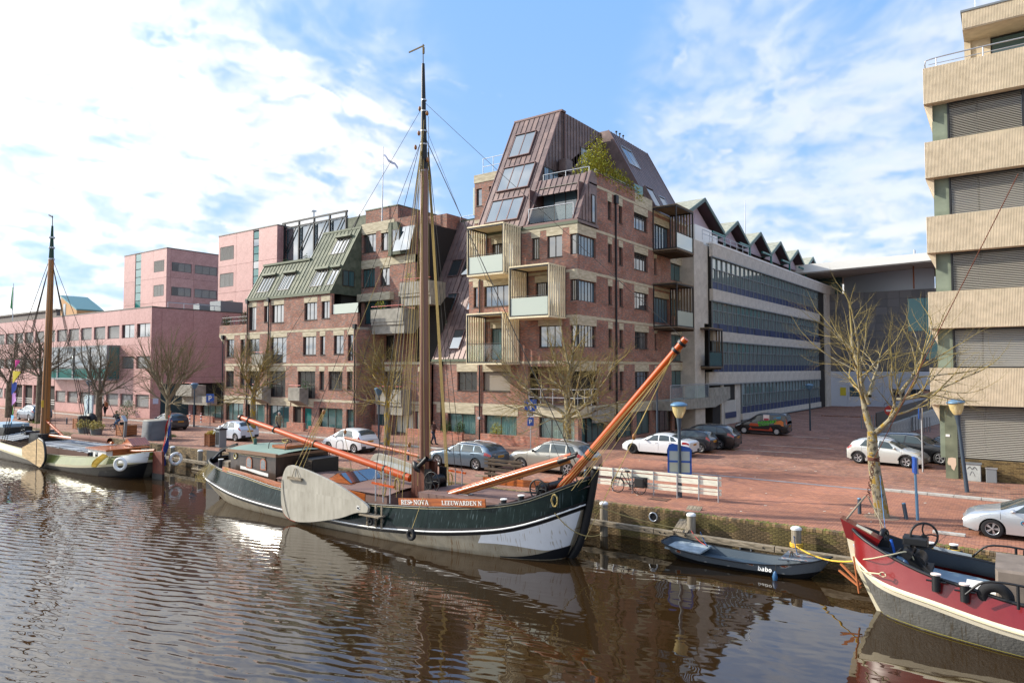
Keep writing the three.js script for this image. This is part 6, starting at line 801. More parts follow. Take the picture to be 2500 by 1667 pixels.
// the red bow barge on the right
{
  const zc = 2.9, s = (x) => tabS([[-4, 1.55], [-3.6, 1.36], [-3, 1.06], [-1.7, 0.9], [0, 0.68], [3, 0.55], [9, 0.5]], x), rl = (x) => tabS([[-4.1, 2.42], [-3.6, 2.2], [-3, 1.95], [-1.9, 1.6], [-0.9, 1.45], [0.1, 1.3], [3, 1.15], [9, 1.1]], x);
  const lv = (xs, b, n, y) => ({ xs, xb: 16, b, nb: 3, ns: n, y });
  const h = hull(zc, [lv(-2.6, 1.5, 2.0, () => -0.6), lv(-3.1, 2.2, 2.0, () => 0), lv(-3.62, 2.36, 2.25, (x) => s(x) - 0.16), lv(-3.72, 2.42, 2.3, (x) => s(x)), lv(-3.75, 2.4, 2.3, (x) => s(x) + 0.1), lv(-3.8, 2.16, 2.2, rl)]);
  const T = thing('red_barge', 'barge with dark red bulwark, cream strake and grey hull, beside the grey skiff', 'boat');
  M.hullSlate = std({ map: weather([94, 93, 90], 14, 1, 5, [72, 64, 52]), roughness: 0.6, bumpMap: bumpNoise(24, 256, 1.2), bumpScale: 0.012 }); M.hullRed = phy({ map: weather([116, 20, 22], 4), roughness: 0.3, clearcoat: 0.35, clearcoatRoughness: 0.1, bumpMap: bumpNoise(6, 256, 2, 2), bumpScale: 0.006 });
  part(T, 'hull', h.band(0, 2, 8, 140), M.hullSlate); part(T, 'strake', h.band(2, 4, 4, 140), std({ map: weather([222, 212, 190], 7), roughness: 0.5 })); part(T, 'bulwark', h.band(4, 5, 5, 140), M.hullRed); part(T, 'strake_line', h.ring(3, 0.03, 1, 0, 140), std({ color: '#cbbf9f' }));
  part(T, 'rail_cap', h.ring(5, 0.05, 1, 0, 140), M.hullBlack); part(T, 'bulwark_lining', h.band(4.2, 4.99, 2, 140).applyMatrix4(new THREE.Matrix4().makeTranslation(0, 0, -zc)).applyMatrix4(new THREE.Matrix4().makeScale(1, 1, 0.965)).applyMatrix4(new THREE.Matrix4().makeTranslation(0.05, 0, zc)), std({ color: '#3b4046', roughness: 0.5 }));
  part(T, 'waterline_weed', h.ring(1.03, 0.018, 1, 0.02, 140), std({ color: '#7d7430', roughness: 1 }));
  part(T, 'deck', h.deck(5, -0.48, 0.95), phy({ map: noiseTex([150, 172, 188], [26, 26, 26], { m: 2, f: 6 }), roughness: 0.35, clearcoat: 0.3 }));
  part(T, 'stem', merge([polyG([[-4.05, 2.5], [-3.85, 1.4], [-3.2, 0.0], [-2.7, -0.5], [-2.3, -0.5], [-2.9, 0.4], [-3.5, 1.5], [-3.3, 2.2]], 0.24).translate(0, 0, zc + 0.12)]), std({ color: '#d9cfb4', roughness: 0.5 }));
  part(T, 'stem_head', polyG([[-4.1, 2.55], [-3.95, 2.0], [-3.2, 1.75], [-3.05, 2.05]], 0.5).translate(0, 0, zc + 0.25), M.hullRed);
  const wl = part(T, 'windlass', merge([B(-2.5, -1.8, 1.3, 1.42, 2.3, 3.5), B(-2.45, -2.3, 1.3, 2.05, 2.5, 2.62), B(-2.45, -2.3, 1.3, 2.05, 3.2, 3.32), bar([-2.35, 1.85, 2.3], [-2.35, 1.85, 3.6], 0.13, 0.13, 14), bar([-2.15, 1.6, 2.5], [-2.15, 1.6, 3.4], 0.22, 0.22, 14), BB(-2.5, -1.9, 2.0, 2.22, 2.55, 3.1, 0.03), sbar([-2.4, 2.0, 2.6], [-1.9, 1.3, 2.5], 0.08), sbar([-2.4, 2.0, 3.3], [-1.75, 1.3, 3.5], 0.08), sbar([-2.5, 1.9, 3.2], [-2.95, 1.42, 3.4], 0.07)]), M.hullBlack);
  part(wl, 'hand_wheel', at(wheelG(0.36, 4, 0.032), -2.0, 2.25, 2.75, 0.5), M.hullBlack); part(wl, 'blue_fender', at(lathe([[0.001, 0], [0.08, 0.05], [0.09, 0.3], [0.06, 0.42], [0.001, 0.46]], 12), -2.3, 1.28, 3.6, 0, 0.25), std({ color: '#27476b', roughness: 0.5 }));
  part(T, 'fairlead', merge([new THREE.TorusGeometry(0.15, 0.07, 8, 20).rotateY(1.2).translate(-3.05, 2.05, 2.4), B(-3.2, -2.9, 1.75, 1.95, 2.2, 2.6)]), M.hullBlack);
  for (const [x, z, y] of [[-1.6, 4.55, 1.3], [-0.98, 4.7, 1.2]]) { const b = part(T, 'deck_bollard', bollardG(x, y - 0.05, z, 0.1, 0.42), M.hullBlack); part(b, 'bollard_cap', bar([x, y + 0.37, z], [x, y + 0.4, z], 0.12, 0.12, 14), std({ color: '#d6c4bd' })); }
  for (const [x, z] of [[-2.0, 1.05], [-1.4, 0.9]]) { const b = part(T, 'deck_bollard', bollardG(x, 1.3, z, 0.1, 0.4), M.hullBlack); part(b, 'bollard_cap', bar([x, 1.7, z], [x, 1.73, z], 0.12, 0.12, 14), M.white); part(b, 'yellow_line', merge([0, 1, 2, 3].map((k) => new THREE.TorusGeometry(0.14, 0.025, 6, 16).rotateX(1.5).translate(x, 1.42 + k * 0.045, z))), M.ropeY); }
  part(T, 'white_hatch', merge([BB(-1.0, 0.3, 1.12, 1.3, 3.0, 4.0, 0.03)]), M.white); part(T, 'canvas_cover', merge([BB(-0.35, 3, 1.05, 1.95, 2.2, 4.2, 0.06)]), std({ map: noiseTex([118, 106, 96], [24, 22, 20], { m: 1.5, f: 5 }), roughness: 0.9 })); part(T, 'tyre', new THREE.TorusGeometry(0.26, 0.13, 10, 24).rotateX(0.2).translate(-0.35, 1.35, 4.55), M.rubber);
  part(T, 'lightening_plate', polyG([[-1.9, 1.28], [-0.95, 1.2], [-0.95, 1.55], [-1.9, 1.65]], 0.03, [[[-1.72, 1.42], [-1.6, 1.32], [-1.48, 1.42], [-1.6, 1.52]], [[-1.2, 1.38], [-1.1, 1.28], [-1.0, 1.38], [-1.1, 1.48]]]).translate(0, 0, 1.2), std({ color: '#9aa4ac' }));
  for (const z of [4.95, 0.75]) part(T, 'guard_rail', merge([tube([[-0.95, 1.4, z], [-0.6, 1.75, z], [-0.2, 1.82, z], [0.8, 1.76, z], [3, 1.65, z]], 0.03, 30), bar([0.1, 1.25, z], [0.1, 1.8, z], 0.035), bar([0.28, 1.25, z], [0.28, 1.76, z], 0.02)]), M.hullBlack);
  part(T, 'mooring_chain', merge([...Array.from({ length: 14 }, (_, i) => { const t = i / 13; return new THREE.TorusGeometry(0.05, 0.015, 5, 10).rotateY(i % 2 ? 1.57 : 0).rotateZ(0.9).translate(lerp(-3.6, -4.2, t), lerp(3.0, 3.5, t), lerp(1.4, -4.0, t)); }), ...[0, 1, 2].map((k) => new THREE.TorusGeometry(0.2, 0.025, 5, 18).rotateX(1.4 + 0.15 * k).translate(-4.24, 3.42 + k * 0.07, -4.25))]), std({ color: '#5a3426', roughness: 0.8 }));
  part(T, 'mooring_rope', merge([rope([-4.0, 2.45, 2.9], [-3.66, 3.0, 1.6], 0.03, 0), rope([-3.6, 3.0, 1.5], [-2.95, 2.1, 2.4], 0.02, 0.02), rope([-3.55, 3.2, 0.6], [-3.1, 1.9, 2.3], 0.014, 0)]), M.timber); part(T, 'blue_line', rope([-4.0, 2.9, -4.0], [-2.95, 1.8, 2.6], 0.01, 0.02), std({ color: '#4f86b8' }));
  part(T, 'forestay', rope([-4.2, 3.5, -4.02], [0.4, 12.6, 1.0], 0.014, 0), M.rustRope); part(T, 'loose_rope', merge([tube([[-3.6, 1.45, 3.3], [-3.1, 1.75, 4.1], [-2.7, 1.9, 4.1], [-2.3, 1.9, 3.5], [-2.2, 1.7, 3.4]], 0.018, 30), tube([[-3.6, 1.35, 3.4], [-3.4, 1.3, 3.9], [-2.9, 1.4, 4.3]], 0.02, 20), coil(-2.85, 1.4, 4.3, 0.08, 0.06, 3, 0.012, 3)]), std({ color: '#c2b898' })); part(T, 'anchor_stock', merge([sbar([-3.55, 0.75, 3.3], [-4.15, 1.15, 2.9], 0.06, 0.05), sbar([-3.55, 0.65, 3.3], [-4.2, 0.95, 2.9], 0.06, 0.05), bar([-3.6, 0.5, 3.35], [-3.75, 1.5, 3.2], 0.025)]), std({ color: '#9a5a34' }));
  part(T, 'blue_strap', tube([[-2.85, 2.0, 2.6], [-2.75, 1.6, 2.65], [-2.7, 1.35, 2.7]], 0.04, 10), std({ color: '#2a62c0' }));
}
// small steel skiff
{
  const zc = 0.95, rl = (x) => tabS([[-10.6, 0.60], [-9.5, 0.42], [-8, 0.36], [-6.5, 0.42], [-5.4, 0.62], [-4.75, 0.82]], x);
  const h = hull(zc, [{ xs: -9.9, xb: -5.6, b: 0.45, nb: 2.0, ns: 4, y: (x) => 0.0 - 0.12 }, { xs: -10.25, xb: -5.1, b: 0.62, nb: 1.7, ns: 5, y: (x) => 0.12 + Math.max(0, x + 6) * 0.22 + Math.max(0, -9 - x) * 0.1 }, { xs: -10.55, xb: -4.75, b: 0.78, nb: 1.6, ns: 6, y: rl }]);
  const T = thing('steel_skiff', 'small flaking grey and black steel skiff moored under the quay wall', 'boat');
  M.skiff = std({ map: tex(512, 256, (i, j) => { const n = fbm(i / 512 * 8, j / 256 * 6, 5, 8), f = sstep(0.63, 0.66, n), rs = sstep(0.70, 0.73, n), k = (vn(i * 0.4, j * 0.4) - 0.5) * 14; return [lerp(lerp(92, 160, f), 150, rs) + k, lerp(lerp(100, 162, f), 76, rs) + k, lerp(lerp(108, 160, f), 44, rs) + k]; }, 2.6, 1.3), roughness: 0.6 });
  part(T, 'lower_hull', h.band(0, 1, 3), M.hullBlack); part(T, 'upper_hull', h.band(1, 2, 3), M.skiff); part(T, 'gunwale', h.ring(2, 0.025), M.hullBlack); part(T, 'inside', h.band(1, 1.98, 2).applyMatrix4(new THREE.Matrix4().makeTranslation(7.6, 0, -zc)).applyMatrix4(new THREE.Matrix4().makeScale(0.985, 1, 0.95)).applyMatrix4(new THREE.Matrix4().makeTranslation(-7.6, 0, zc)), std({ color: '#2c3d4a', roughness: 0.6 })); part(T, 'floor', h.deck(1, 0.0, 0.95), std({ color: '#384a58', roughness: 0.6 }));
  part(T, 'stern_bench', BB(-10.35, -9.0, 0.36, 0.42, 0.35, 1.55, 0.01), std({ map: noiseTex([150, 162, 168], [40, 40, 40], { m: 0.8, f: 6, spots: 0.05 }), roughness: 0.7 })); part(T, 'bow_deck', polyG([[-6.3, 0.28], [-6.3, 1.62], [-5.4, 1.3], [-4.85, 0.95], [-5.4, 0.6]], 0.03).rotateX(Math.PI / 2).translate(0, 0.62, 0), M.skiff);
  part(T, 'lettering', ap(textG('babo', 0.14, 'sans_bold', 0.008), new THREE.Matrix4().makeRotationX(-0.32).setPosition(-6.95, 0.2, 1.715)), M.white);
  part(T, 'fender', at(lathe([[0.001, -0.17], [0.07, -0.12], [0.085, 0.02], [0.05, 0.15], [0.015, 0.2], [0.001, 0.2]], 14), -6.35, 0.1, 1.83), std({ color: '#2f5b82', roughness: 0.4 })); part(T, 'fender_line', rope([-6.35, 0.3, 1.82], [-6.35, 0.48, 1.68], 0.008, 0), M.ropeDk); part(T, 'deck_tripod', merge([sbar([-6.1, 0.5, 1.2], [-6.0, 0.85, 1.1], 0.03), sbar([-5.75, 0.6, 1.0], [-6.0, 0.85, 1.1], 0.03), sbar([-6.0, 0.55, 0.8], [-6.0, 0.85, 1.1], 0.03)]), M.timber);
  part(T, 'mooring_line', merge([rope([-9.1, 0.5, 0.7], [-10.0, 0.8, -0.1], 0.014, 0.08)]), std({ color: '#b04a44' })); part(T, 'mooring_line', merge([rope([-5.9, 0.65, 0.7], [-6.2, 1.1, -0.05], 0.016, 0.08), rope([-9.0, 0.5, 0.8], [-9.6, 0.75, -0.1], 0.02, 0.06)]), std({ color: '#2b4468' }));
}
// green barge on the left
{
  const zc = 3.4, s = (x) => tabS([[-76, 1.5], [-70, 1.1], [-63, 0.78], [-58, 0.5], [-54, 0.4], [-50, 0.52], [-46.5, 0.82], [-44, 1.15]], x), rl = (x) => tabS([[-76, 2.2], [-70, 1.6], [-63.7, 1.22], [-58, 1.0], [-54.8, 0.97], [-50, 1.12], [-46.2, 1.36], [-44, 1.68]], x);
  const h = hull(zc, [{ xs: -73, xb: -45.8, b: 1.6, nb: 2.6, ns: 2.6, y: () => -0.6 }, { xs: -74.5, xb: -45.0, b: 2.25, nb: 2.8, ns: 2.6, y: () => 0 }, { xs: -76, xb: -44.3, b: 2.4, nb: 3, ns: 2.8, y: (x) => s(x) - 0.1 }, { xs: -76.1, xb: -44.2, b: 2.42, nb: 3, ns: 2.8, y: (x) => s(x) + 0.06 }, { xs: -76, xb: -44.1, b: 2.2, nb: 2.9, ns: 2.7, y: rl }]);
  const T = thing('green_barge', 'olive green sailing barge with tan leeboard, rudder, ochre mast and plank hatches', 'boat');
  M.olive = phy({ map: weather([98, 106, 34], 10), roughness: 0.45, clearcoat: 0.3 });
  part(T, 'hull', h.band(0, 2, 6), std({ map: weather([84, 80, 72], 14, 1, 5, [60, 52, 42]), roughness: 0.6 })); part(T, 'strake', h.band(2, 3, 2), std({ color: '#cfc5a2', roughness: 0.6 })); part(T, 'bulwark', h.band(3, 4, 4), M.olive); part(T, 'rail_cap', h.ring(4, 0.03), std({ color: '#b9b394' }));
  const ta = thAt(h, -45.6, 3); for (const sd of [1, -1]) { part(T, 'white_quarter', h.patch((u, v) => [sd * lerp(ta, 0.05, u), lerp(lerp(3, 2, u), 4, v)], 24, 5, 0.012), M.white); part(T, 'dark_quarter', h.patch((u, v) => [sd * lerp(thAt(h, -47.6, 1.4), 0.04, u), lerp(0.8, lerp(1.6, 2, u), v)], 24, 5, 0.01), M.hullBlack); };
  part(T, 'deck', h.deck(4, -0.3), std({ color: '#6b5648', roughness: 0.8 }));
  part(T, 'rudder', merge([polyG([[-44.15, 1.7], [-43.0, 1.75], [-42.9, 0.35], [-44.1, 0.35]], 0.14).translate(0, 0, zc + 0.07)]), std({ map: noiseTex([104, 48, 34], [26, 18, 14], { m: 1, f: 5 }), roughness: 0.6 })); part(T, 'rudder_foot', polyG([[-44.15, 0.35], [-42.9, 0.35], [-42.9, -0.5], [-44.2, -0.5]], 0.15).translate(0, 0, zc + 0.075), M.hullBlack); part(T, 'tiller', tube([[-50.6, 1.5, zc], [-48.5, 1.45, zc], [-46.4, 1.55, zc], [-44.0, 1.78, zc]], 0.07, 30, 8), M.varnish);
  part(T, 'lifebuoy', new THREE.TorusGeometry(0.34, 0.1, 12, 28).rotateY(0.55).translate(-44.75, 1.02, 5.15), M.white); part(T, 'lifebuoy', new THREE.TorusGeometry(0.34, 0.1, 12, 28).rotateY(1.5).translate(-43.9, 1.1, 2.1), M.white); part(T, 'lifebuoy_bands', merge([0.4, 2.0, 3.5, 5.1].map((a) => new THREE.TorusGeometry(0.11, 0.02, 6, 12).rotateY(1.57).rotateZ(a).translate(-43.9 + 0, 1.1 + 0.34 * Math.sin(a), 2.1 + 0.34 * Math.cos(a)))), M.redPaint);
  part(T, 'name_plate', merge([ap(textG('LJOUWERT', 0.14, 'sans_bold', 0.01), new THREE.Matrix4().makeRotationY(0.42).setPosition(-45.75, 1.32, 5.36))]), M.black);
  const lp = [[-57.83, 1.23], [-56.5, 1.62], [-54.9, 2.08], [-54.4, 2.05], [-54.05, 1.8], [-53.82, 1.3], [-53.78, 0.66], [-54.1, 0.28], [-54.6, 0.09], [-56, 0.34], [-57.7, 0.62]]; const lg = polyG(lp, 0.1).translate(0, 0, 6.05); const lee = part(T, 'leeboard', metreUV(lg, (x, y) => [x, y]), std({ map: noiseTex([186, 156, 110], [44, 40, 34], { m: 2, f: 5, stretch: [1, 5] }), roughness: 0.6 })); part(lee, 'iron_strap', merge([B(-55.2, -55.15, 0.22, 2.0, 6.05, 6.07)]), M.steelDk);
  part(T, 'leeboard_rim', tube([[-54.9, 2.08, 6.0], [-54.1, 1.85, 6.0], [-53.78, 1.3, 6.0], [-53.78, 0.66, 6.0], [-54.2, 0.25, 6.0]], 0.08, 24), M.hullBlack);
  const mast = part(T, 'mast', bar([-61.2, 1.0, zc], [-60.83, 15.5, zc], 0.33, 0.2, 16), M.mastOchre); part(mast, 'mast_top', bar([-60.83, 15.5, zc], [-60.78, 18.2, zc], 0.19, 0.07, 12), std({ color: '#2c4a3c' })); part(mast, 'wind_vane', merge([bar([-60.78, 18.2, zc], [-60.8, 19.0, zc], 0.03), sbar([-60.8, 18.9, zc], [-61.5, 19.15, zc], 0.08)]), M.timberDk); part(mast, 'mast_bands', merge([15.5, 16.4, 17.2].map((y) => bar([-60.82, y, zc], [-60.82, y + 0.12, zc], 0.23, 0.23, 12))), M.alu);
  part(T, 'boom', bar([-60.4, 1.75, zc], [-49.8, 1.85, zc], 0.14, 0.1, 12), M.varnish); part(T, 'furled_sail', tube([[-56, 1.95, zc], [-53, 2.0, zc + 0.1], [-50.2, 1.98, zc]], 0.2, 20, 8), std({ color: '#7a5548', roughness: 0.95 })); part(T, 'gaff', bar([-61.0, 2.9, zc], [-57.6, 1.8, zc], 0.1, 0.08), M.varnishRed);
  const hm = std({ map: noiseTex([140, 146, 152], [34, 34, 34], { m: 1.2, f: 5 }), roughness: 0.6 }); for (let i = 0; i < 17; i++) { const x = -59.6 + i * 0.58; const p = part(T, 'hatch_board', B(x + 0.02, x + 0.55, 0, 0.06, -1.55, 1.55).applyMatrix4(new THREE.Matrix4().makeRotationX((i % 3 - 1) * 0.01).setPosition(0, 1.32 + (i % 2) * 0.03, zc)), hm); } part(T, 'hatch_coaming', merge([B(-59.7, -49.7, 0.8, 1.32, 4.9, 5.0), B(-59.7, -49.7, 0.8, 1.32, 1.8, 1.9)]), std({ color: '#5c4238' })); for (let i = 0; i < 7; i++) part(T, 'stacked_plank', B(-66.6, -62.4, 1.45 + i * 0.0, 1.5, 4.8 - i * 0.36, 5.1 - i * 0.36).applyMatrix4(TR(0, i * 0.06 - 0.1, 0)), hm);
  part(T, 'cabin', merge([B(-50.1, -47.5, 0.9, 1.6, 2.2, 4.8)]), M.white); for (const x of [-49.7, -49.0]) part(T, 'cabin_window', B(x, x + 0.32, 1.05, 1.45, 4.802, 4.82), M.glass); part(T, 'cabin_door', B(-47.5, -47.46, 0.95, 1.6, 2.6, 4.4), M.varnish); part(T, 'cabin_roof', B(-50.3, -47.3, 1.6, 1.68, 2.1, 4.9), M.varnish); part(T, 'companion_hatch', polyG([[-0.8, 0], [0.8, 0], [0, 0.45]], 1.2).translate(-48.6, 1.75, 3.0), M.varnish);
  part(T, 'rope_coil', merge([0, 1, 2, 3, 4, 5].map((k) => tube([[-47.0 + k * 0.1, 1.5, 5.2], [-47.4 + k * 0.12, 1.0, 5.62], [-47.4 + k * 0.1, 0.7, 5.68], [-47.1 + k * 0.12, 1.0, 5.62], [-46.7 + k * 0.1, 1.45, 5.25]], 0.03, 20, 5))), std({ color: '#b89a3c', roughness: 0.95 }));
  part(T, 'deck_gear', merge([B(-62, -60.2, 1.1, 1.9, 2.6, 4.2), bar([-62.2, 1.9, 2.4], [-62.2, 1.9, 4.4], 0.15), at(wheelG(0.4, 6, 0.03), -63.2, 2.1, 4.2), B(-70, -66.5, 1.4, 2.1, 2.4, 4.4)]), M.hullBlack); part(T, 'deck_cover', B(-70.5, -67.2, 2.1, 2.35, 2.4, 4.3), std({ color: '#8fa5b3', roughness: 0.5 }));
  const W = []; for (let i = 0; i < 3; i++) { W.push(rope([-63.6 + i * 0.5, 1.2, 5.5], [-60.9, 15.6, zc], 0.022, 0)); W.push(rope([-59.0 + i * 0.5, 1.2, 1.3], [-60.8, 15.6, zc], 0.022, 0)); } W.push(rope([-60.8, 15.8, zc], [-48, 2.0, zc], 0.02, 0.004), rope([-60.8, 16, zc], [-73, 2.4, zc], 0.022, 0.004), rope([-60.8, 17.2, zc], [-55.6, 1.6, 5.6], 0.016, 0.002)); for (let i = 0; i < 5; i++) W.push(rope([-61.3 + i * 0.4, 1.6, zc + 0.6 - i * 0.2], [-60.85, 14 + i * 0.5, zc], 0.016, 0)); part(T, 'rigging', merge(W), M.ropeDk); part(T, 'shroud_blocks', merge([bar([-56.2, 1.2, 5.7], [-56.2, 1.55, 5.7], 0.07), bar([-55.6, 4.2, 5.6], [-55.6, 4.7, 5.6], 0.08)]), M.ropeY);
  // national flag at the stern
  const fl = thing('stern_flag', 'red white and blue flag hanging furled from a pole at the green barge stern', 'flag', [-43.9, 1.7, zc - 0.3]); part(fl, 'flag_pole', bar([0, -0.6, 0], [1.2, 2.6, 0], 0.035, 0.025), M.mastOchre); [['#b0262a', 0], ['#e6e2dc', 1], ['#22408c', 2]].forEach(([c, k]) => { const rows = []; for (let i = 0; i <= 14; i++) { const t = i / 14, a = 0.42 * k, x0 = 1.05 - 0.85 * t, w = 0.05 + 0.1 * Math.sin(t * 9 + k); rows.push([0, 0.5, 1].map((j) => [x0 + (k + j - 1.2) * 0.13 + 0.03 * Math.sin(t * 11 + j * 2 + k), 2.3 - 3.0 * t - (k * 0.1), w * (j - 0.5) * 2 + 0.07 * Math.cos(t * 7 + j * 3)])); } part(fl, 'flag_stripe', gridG(rows), std({ color: c, roughness: 0.8, side: THREE.DoubleSide })); });
  // bunting pennants in the rigging of the boat further along
  const bn = thing('bunting_flags', 'bright pink, yellow, green and blue bunting hung down the shrouds of the green barge', 'bunting', [-63.2, 2.4, 5.2]); const cs = ['#d63b8c', '#d8c02c', '#4a5fb0', '#c98fd0', '#4cb04a', '#57a7d8']; cs.forEach((c, i) => part(bn, 'pennant', gridG([0, 1, 2].map((a) => [0, 1].map((b) => [0.4 + (5 - i) * 0.14 + a * 0.3 * (1 + 0.4 * (i % 2)), 5.2 - i * 0.85 - b * (1.0 - a * 0.42), 0.12 * Math.sin(a * 2 + i)]))), std({ color: c, side: THREE.DoubleSide, roughness: 0.7 }))); part(bn, 'halyard', bar([0.2, 0, 0], [1.3, 6.2, -0.1], 0.015), M.ropeDk);
}
// ---------- timber fendering along the quay ----------
{
  const post = thing('mooring_post', 'grey timber mooring post with white cap, nearest the barge bow', 'post', [-13.8, 0, -0.2], 0, 'mooring posts along the quay');
  M.postW = std({ map: noiseTex([138, 128, 112], [60, 56, 50], { m: 0.8, f: 5, stretch: [6, 1] }), roughness: 0.95 });
  part(post, 'post', bar([0, -2, 0], [0, 1.3, 0], 0.17, 0.165, 14), M.postW); part(post, 'cap', merge([bar([0, 1.3, 0], [0, 1.36, 0], 0.185, 0.18, 14), bar([0, 1.36, 0], [0, 1.4, 0], 0.18, 0.12, 14)]), std({ color: '#d9d9d6', roughness: 0.6 }));
  for (const [x, l] of [[-10.0, 'grey timber mooring post with white cap beside the sloping plank'], [-6.15, 'grey timber mooring post with white cap behind the skiff bow'], [-44.85, 'grey timber mooring post behind the sailing barge stern'], [-48.5, 'grey timber mooring post beside the green barge rudder'], [-52.2, 'grey timber mooring post behind the green barge cabin']]) copy(post, [x, 0, x < -40 ? -0.1 : -0.2], 0, l);
  const bm = (x0, x1, label) => { const t = thing('fender_beam', label, 'beam'); const n = Math.ceil((x1 - x0) / 5); for (let i = 0; i < n; i++) { const a = x0 + i * (x1 - x0) / n, b = x0 + (i + 1) * (x1 - x0) / n; part(t, 'timber', BB(a + 0.01, b - 0.01, 0.46, 0.68, -0.02, 0.16, 0.02), M.timber); part(t, 'bolts', merge([a + 0.25, a + 0.45, b - 0.4].map((x) => bar([x, 0.58, 0.16], [x, 0.58, 0.18], 0.03))), M.steelDk); } };
  bm(-16, -2.2, 'long weathered timber beam along the quay wall behind the skiff'); bm(-52, -35.5, 'long weathered timber beam along the quay wall behind the barge stern');
  const lt = thing('quay_timber', 'pale horizontal timbers at the waterline behind the barge stern', 'beam'); for (let i = 0; i < 4; i++) part(lt, 'timber', BB(-45.6, -36, 0.02 + i * 0.16, 0.14 + i * 0.16, -0.4 + 0.1 * (3 - i), -0.2 + 0.1 * (3 - i), 0.02), M.timber);
  const pk = thing('landing_plank', 'broad grey plank sloping from the quay down to the timber beam', 'plank'); const q = new THREE.Matrix4().makeBasis(V3(1, 0, 0), V3(0, 0.89, 0.456), V3(0, -0.456, 0.89)).setPosition(-10.62, 0.70, 0.05);
  for (let i = 0; i < 3; i++) part(pk, 'board', B(i * 0.2, i * 0.2 + 0.192, 0, 0.045, -1.7, 0.12).applyMatrix4(new THREE.Matrix4().makeBasis(V3(1, 0, 0), V3(0, 0.92, 0.39), V3(0, -0.39, 0.92)).setPosition(-10.62, 0.72, 0.05)), M.timberV); part(pk, 'batten', merge([0.05, 0.5].map((u) => B(u, u + 0.05, -0.09, -0.004, -1.6, 0.2).applyMatrix4(new THREE.Matrix4().makeBasis(V3(1, 0, 0), V3(0, 0.92, 0.39), V3(0, -0.39, 0.92)).setPosition(-10.62, 0.72, 0.05)))), M.timberDk);
  const yr = thing('yellow_mooring_rope', 'slack yellow rope from the mooring post to the red barge bow', 'rope'); part(yr, 'rope', merge([rope([-6.15, 0.78, 0.0], [-3.7, 1.25, 2.6], 0.028, 0.06), ...[0, 1, 2].map((k) => new THREE.TorusGeometry(0.2, 0.026, 6, 18).rotateX(1.57).translate(-6.15, 0.72 + k * 0.05, -0.2))]), M.ropeY);
}
// ---------- trees ----------
function branchTube(pts, r0, r1, rad) { // tapered tube through points
  const n = pts.length - 1, P = [], N = [], U = [], I = [], t = V3(0, 0, 0), a = V3(0, 0, 0), b = V3(0, 0, 0); let len = 0;
  for (let i = 0; i <= n; i++) { t.copy(pts[Math.min(n, i + 1)]).sub(pts[Math.max(0, i - 1)]).normalize(); if (i) { len += pts[i].distanceTo(pts[i - 1]); a.addScaledVector(t, -a.dot(t)).normalize(); } else a.set(Math.abs(t.x) < 0.8 ? 1 : 0, 0, Math.abs(t.x) < 0.8 ? 0 : 1).cross(t).normalize(); b.crossVectors(t, a); const r = lerp(r0, r1, i / n);
    for (let j = 0; j <= rad; j++) { const w = j / rad * 6.28319, c = Math.cos(w), s = Math.sin(w), x = a.x * c + b.x * s, y = a.y * c + b.y * s, z = a.z * c + b.z * s; P.push(pts[i].x + x * r, pts[i].y + y * r, pts[i].z + z * r); N.push(x, y, z); U.push(j / rad * r0 * 6.3, len); if (i < n && j < rad) { const k = i * (rad + 1) + j; I.push(k, k + 1, k + rad + 1, k + 1, k + rad + 2, k + rad + 1); } } }
  const g = new THREE.BufferGeometry(); g.setAttribute('position', new THREE.Float32BufferAttribute(P, 3)); g.setAttribute('normal', new THREE.Float32BufferAttribute(N, 3)); g.setAttribute('uv', new THREE.Float32BufferAttribute(U, 2)); g.setIndex(I); return g;
}
function tree(name, label, pos, o) {
  const r = rng(o.seed), T = thing(name, label, 'tree', pos, 0, o.group), geos = [], twigs = [], L0 = o.limbs;
  const grow = (p, d, len, rad, lev) => {
    const n = lev < 2 ? 5 : 4, pts = [p.clone()]; let q = p.clone(), dir = d.clone(); const st = len / n;
    for (let i = 0; i < n; i++) { dir.add(V3((r() - 0.5) * o.wob, (r() - 0.5) * o.wob + o.lift * (lev ? 1 : 0.4), (r() - 0.5) * o.wob)).normalize(); q = q.clone().addScaledVector(dir, st); pts.push(q); }
    const end = lev >= o.lev ? rad * 0.3 : rad * 0.58; (lev >= 2 ? twigs : geos).push(branchTube(pts, rad, end, lev < 1 ? 9 : lev < 2 ? 6 : lev < 3 ? 4 : 3));
    if (lev >= o.lev) return; const k = lev < 1 ? o.k0 : lev < o.lev - 1 ? o.k : 2;
    for (let i = 0; i < k; i++) { const t = 0.3 + 0.7 * (i + r() * 0.8) / k, f = Math.min(n - 1, Math.floor(t * n)), bp = pts[f].clone().lerp(pts[f + 1], t * n - f), bd = pts[f + 1].clone().sub(pts[f]).normalize(); const ax = V3(r() - 0.5, r() - 0.5, r() - 0.5).normalize(); bd.applyAxisAngle(ax.cross(bd).normalize(), o.spread * (0.55 + r() * 0.75)); grow(bp, bd, len * (o.shr * (0.75 + r() * 0.45)), rad * (lev > 1 ? 0.42 : 0.5) * (1.12 - t * 0.35), lev + 1); }
    grow(pts[n], dir, len * o.shr, end, lev + 1);
  };
  const tp = o.trunk.map((p) => V3(...p)); part(T, 'trunk', merge([branchTube(new THREE.CatmullRomCurve3(tp).getPoints(16), o.r0, o.r1, 14), ...(o.knots || []).map(([x, y, z, s]) => new THREE.IcosahedronGeometry(s, 2).scale(1, 0.8, 0.8).translate(x, y, z))]), o.bark);
  for (const [from, dir, len, rad] of L0) grow(V3(...from), V3(...dir).normalize(), len, rad, 0);
  const cr = part(T, 'limbs', merge(geos), o.bark); part(T, 'crown', merge(twigs), o.twig ?? o.bark); return T;
}
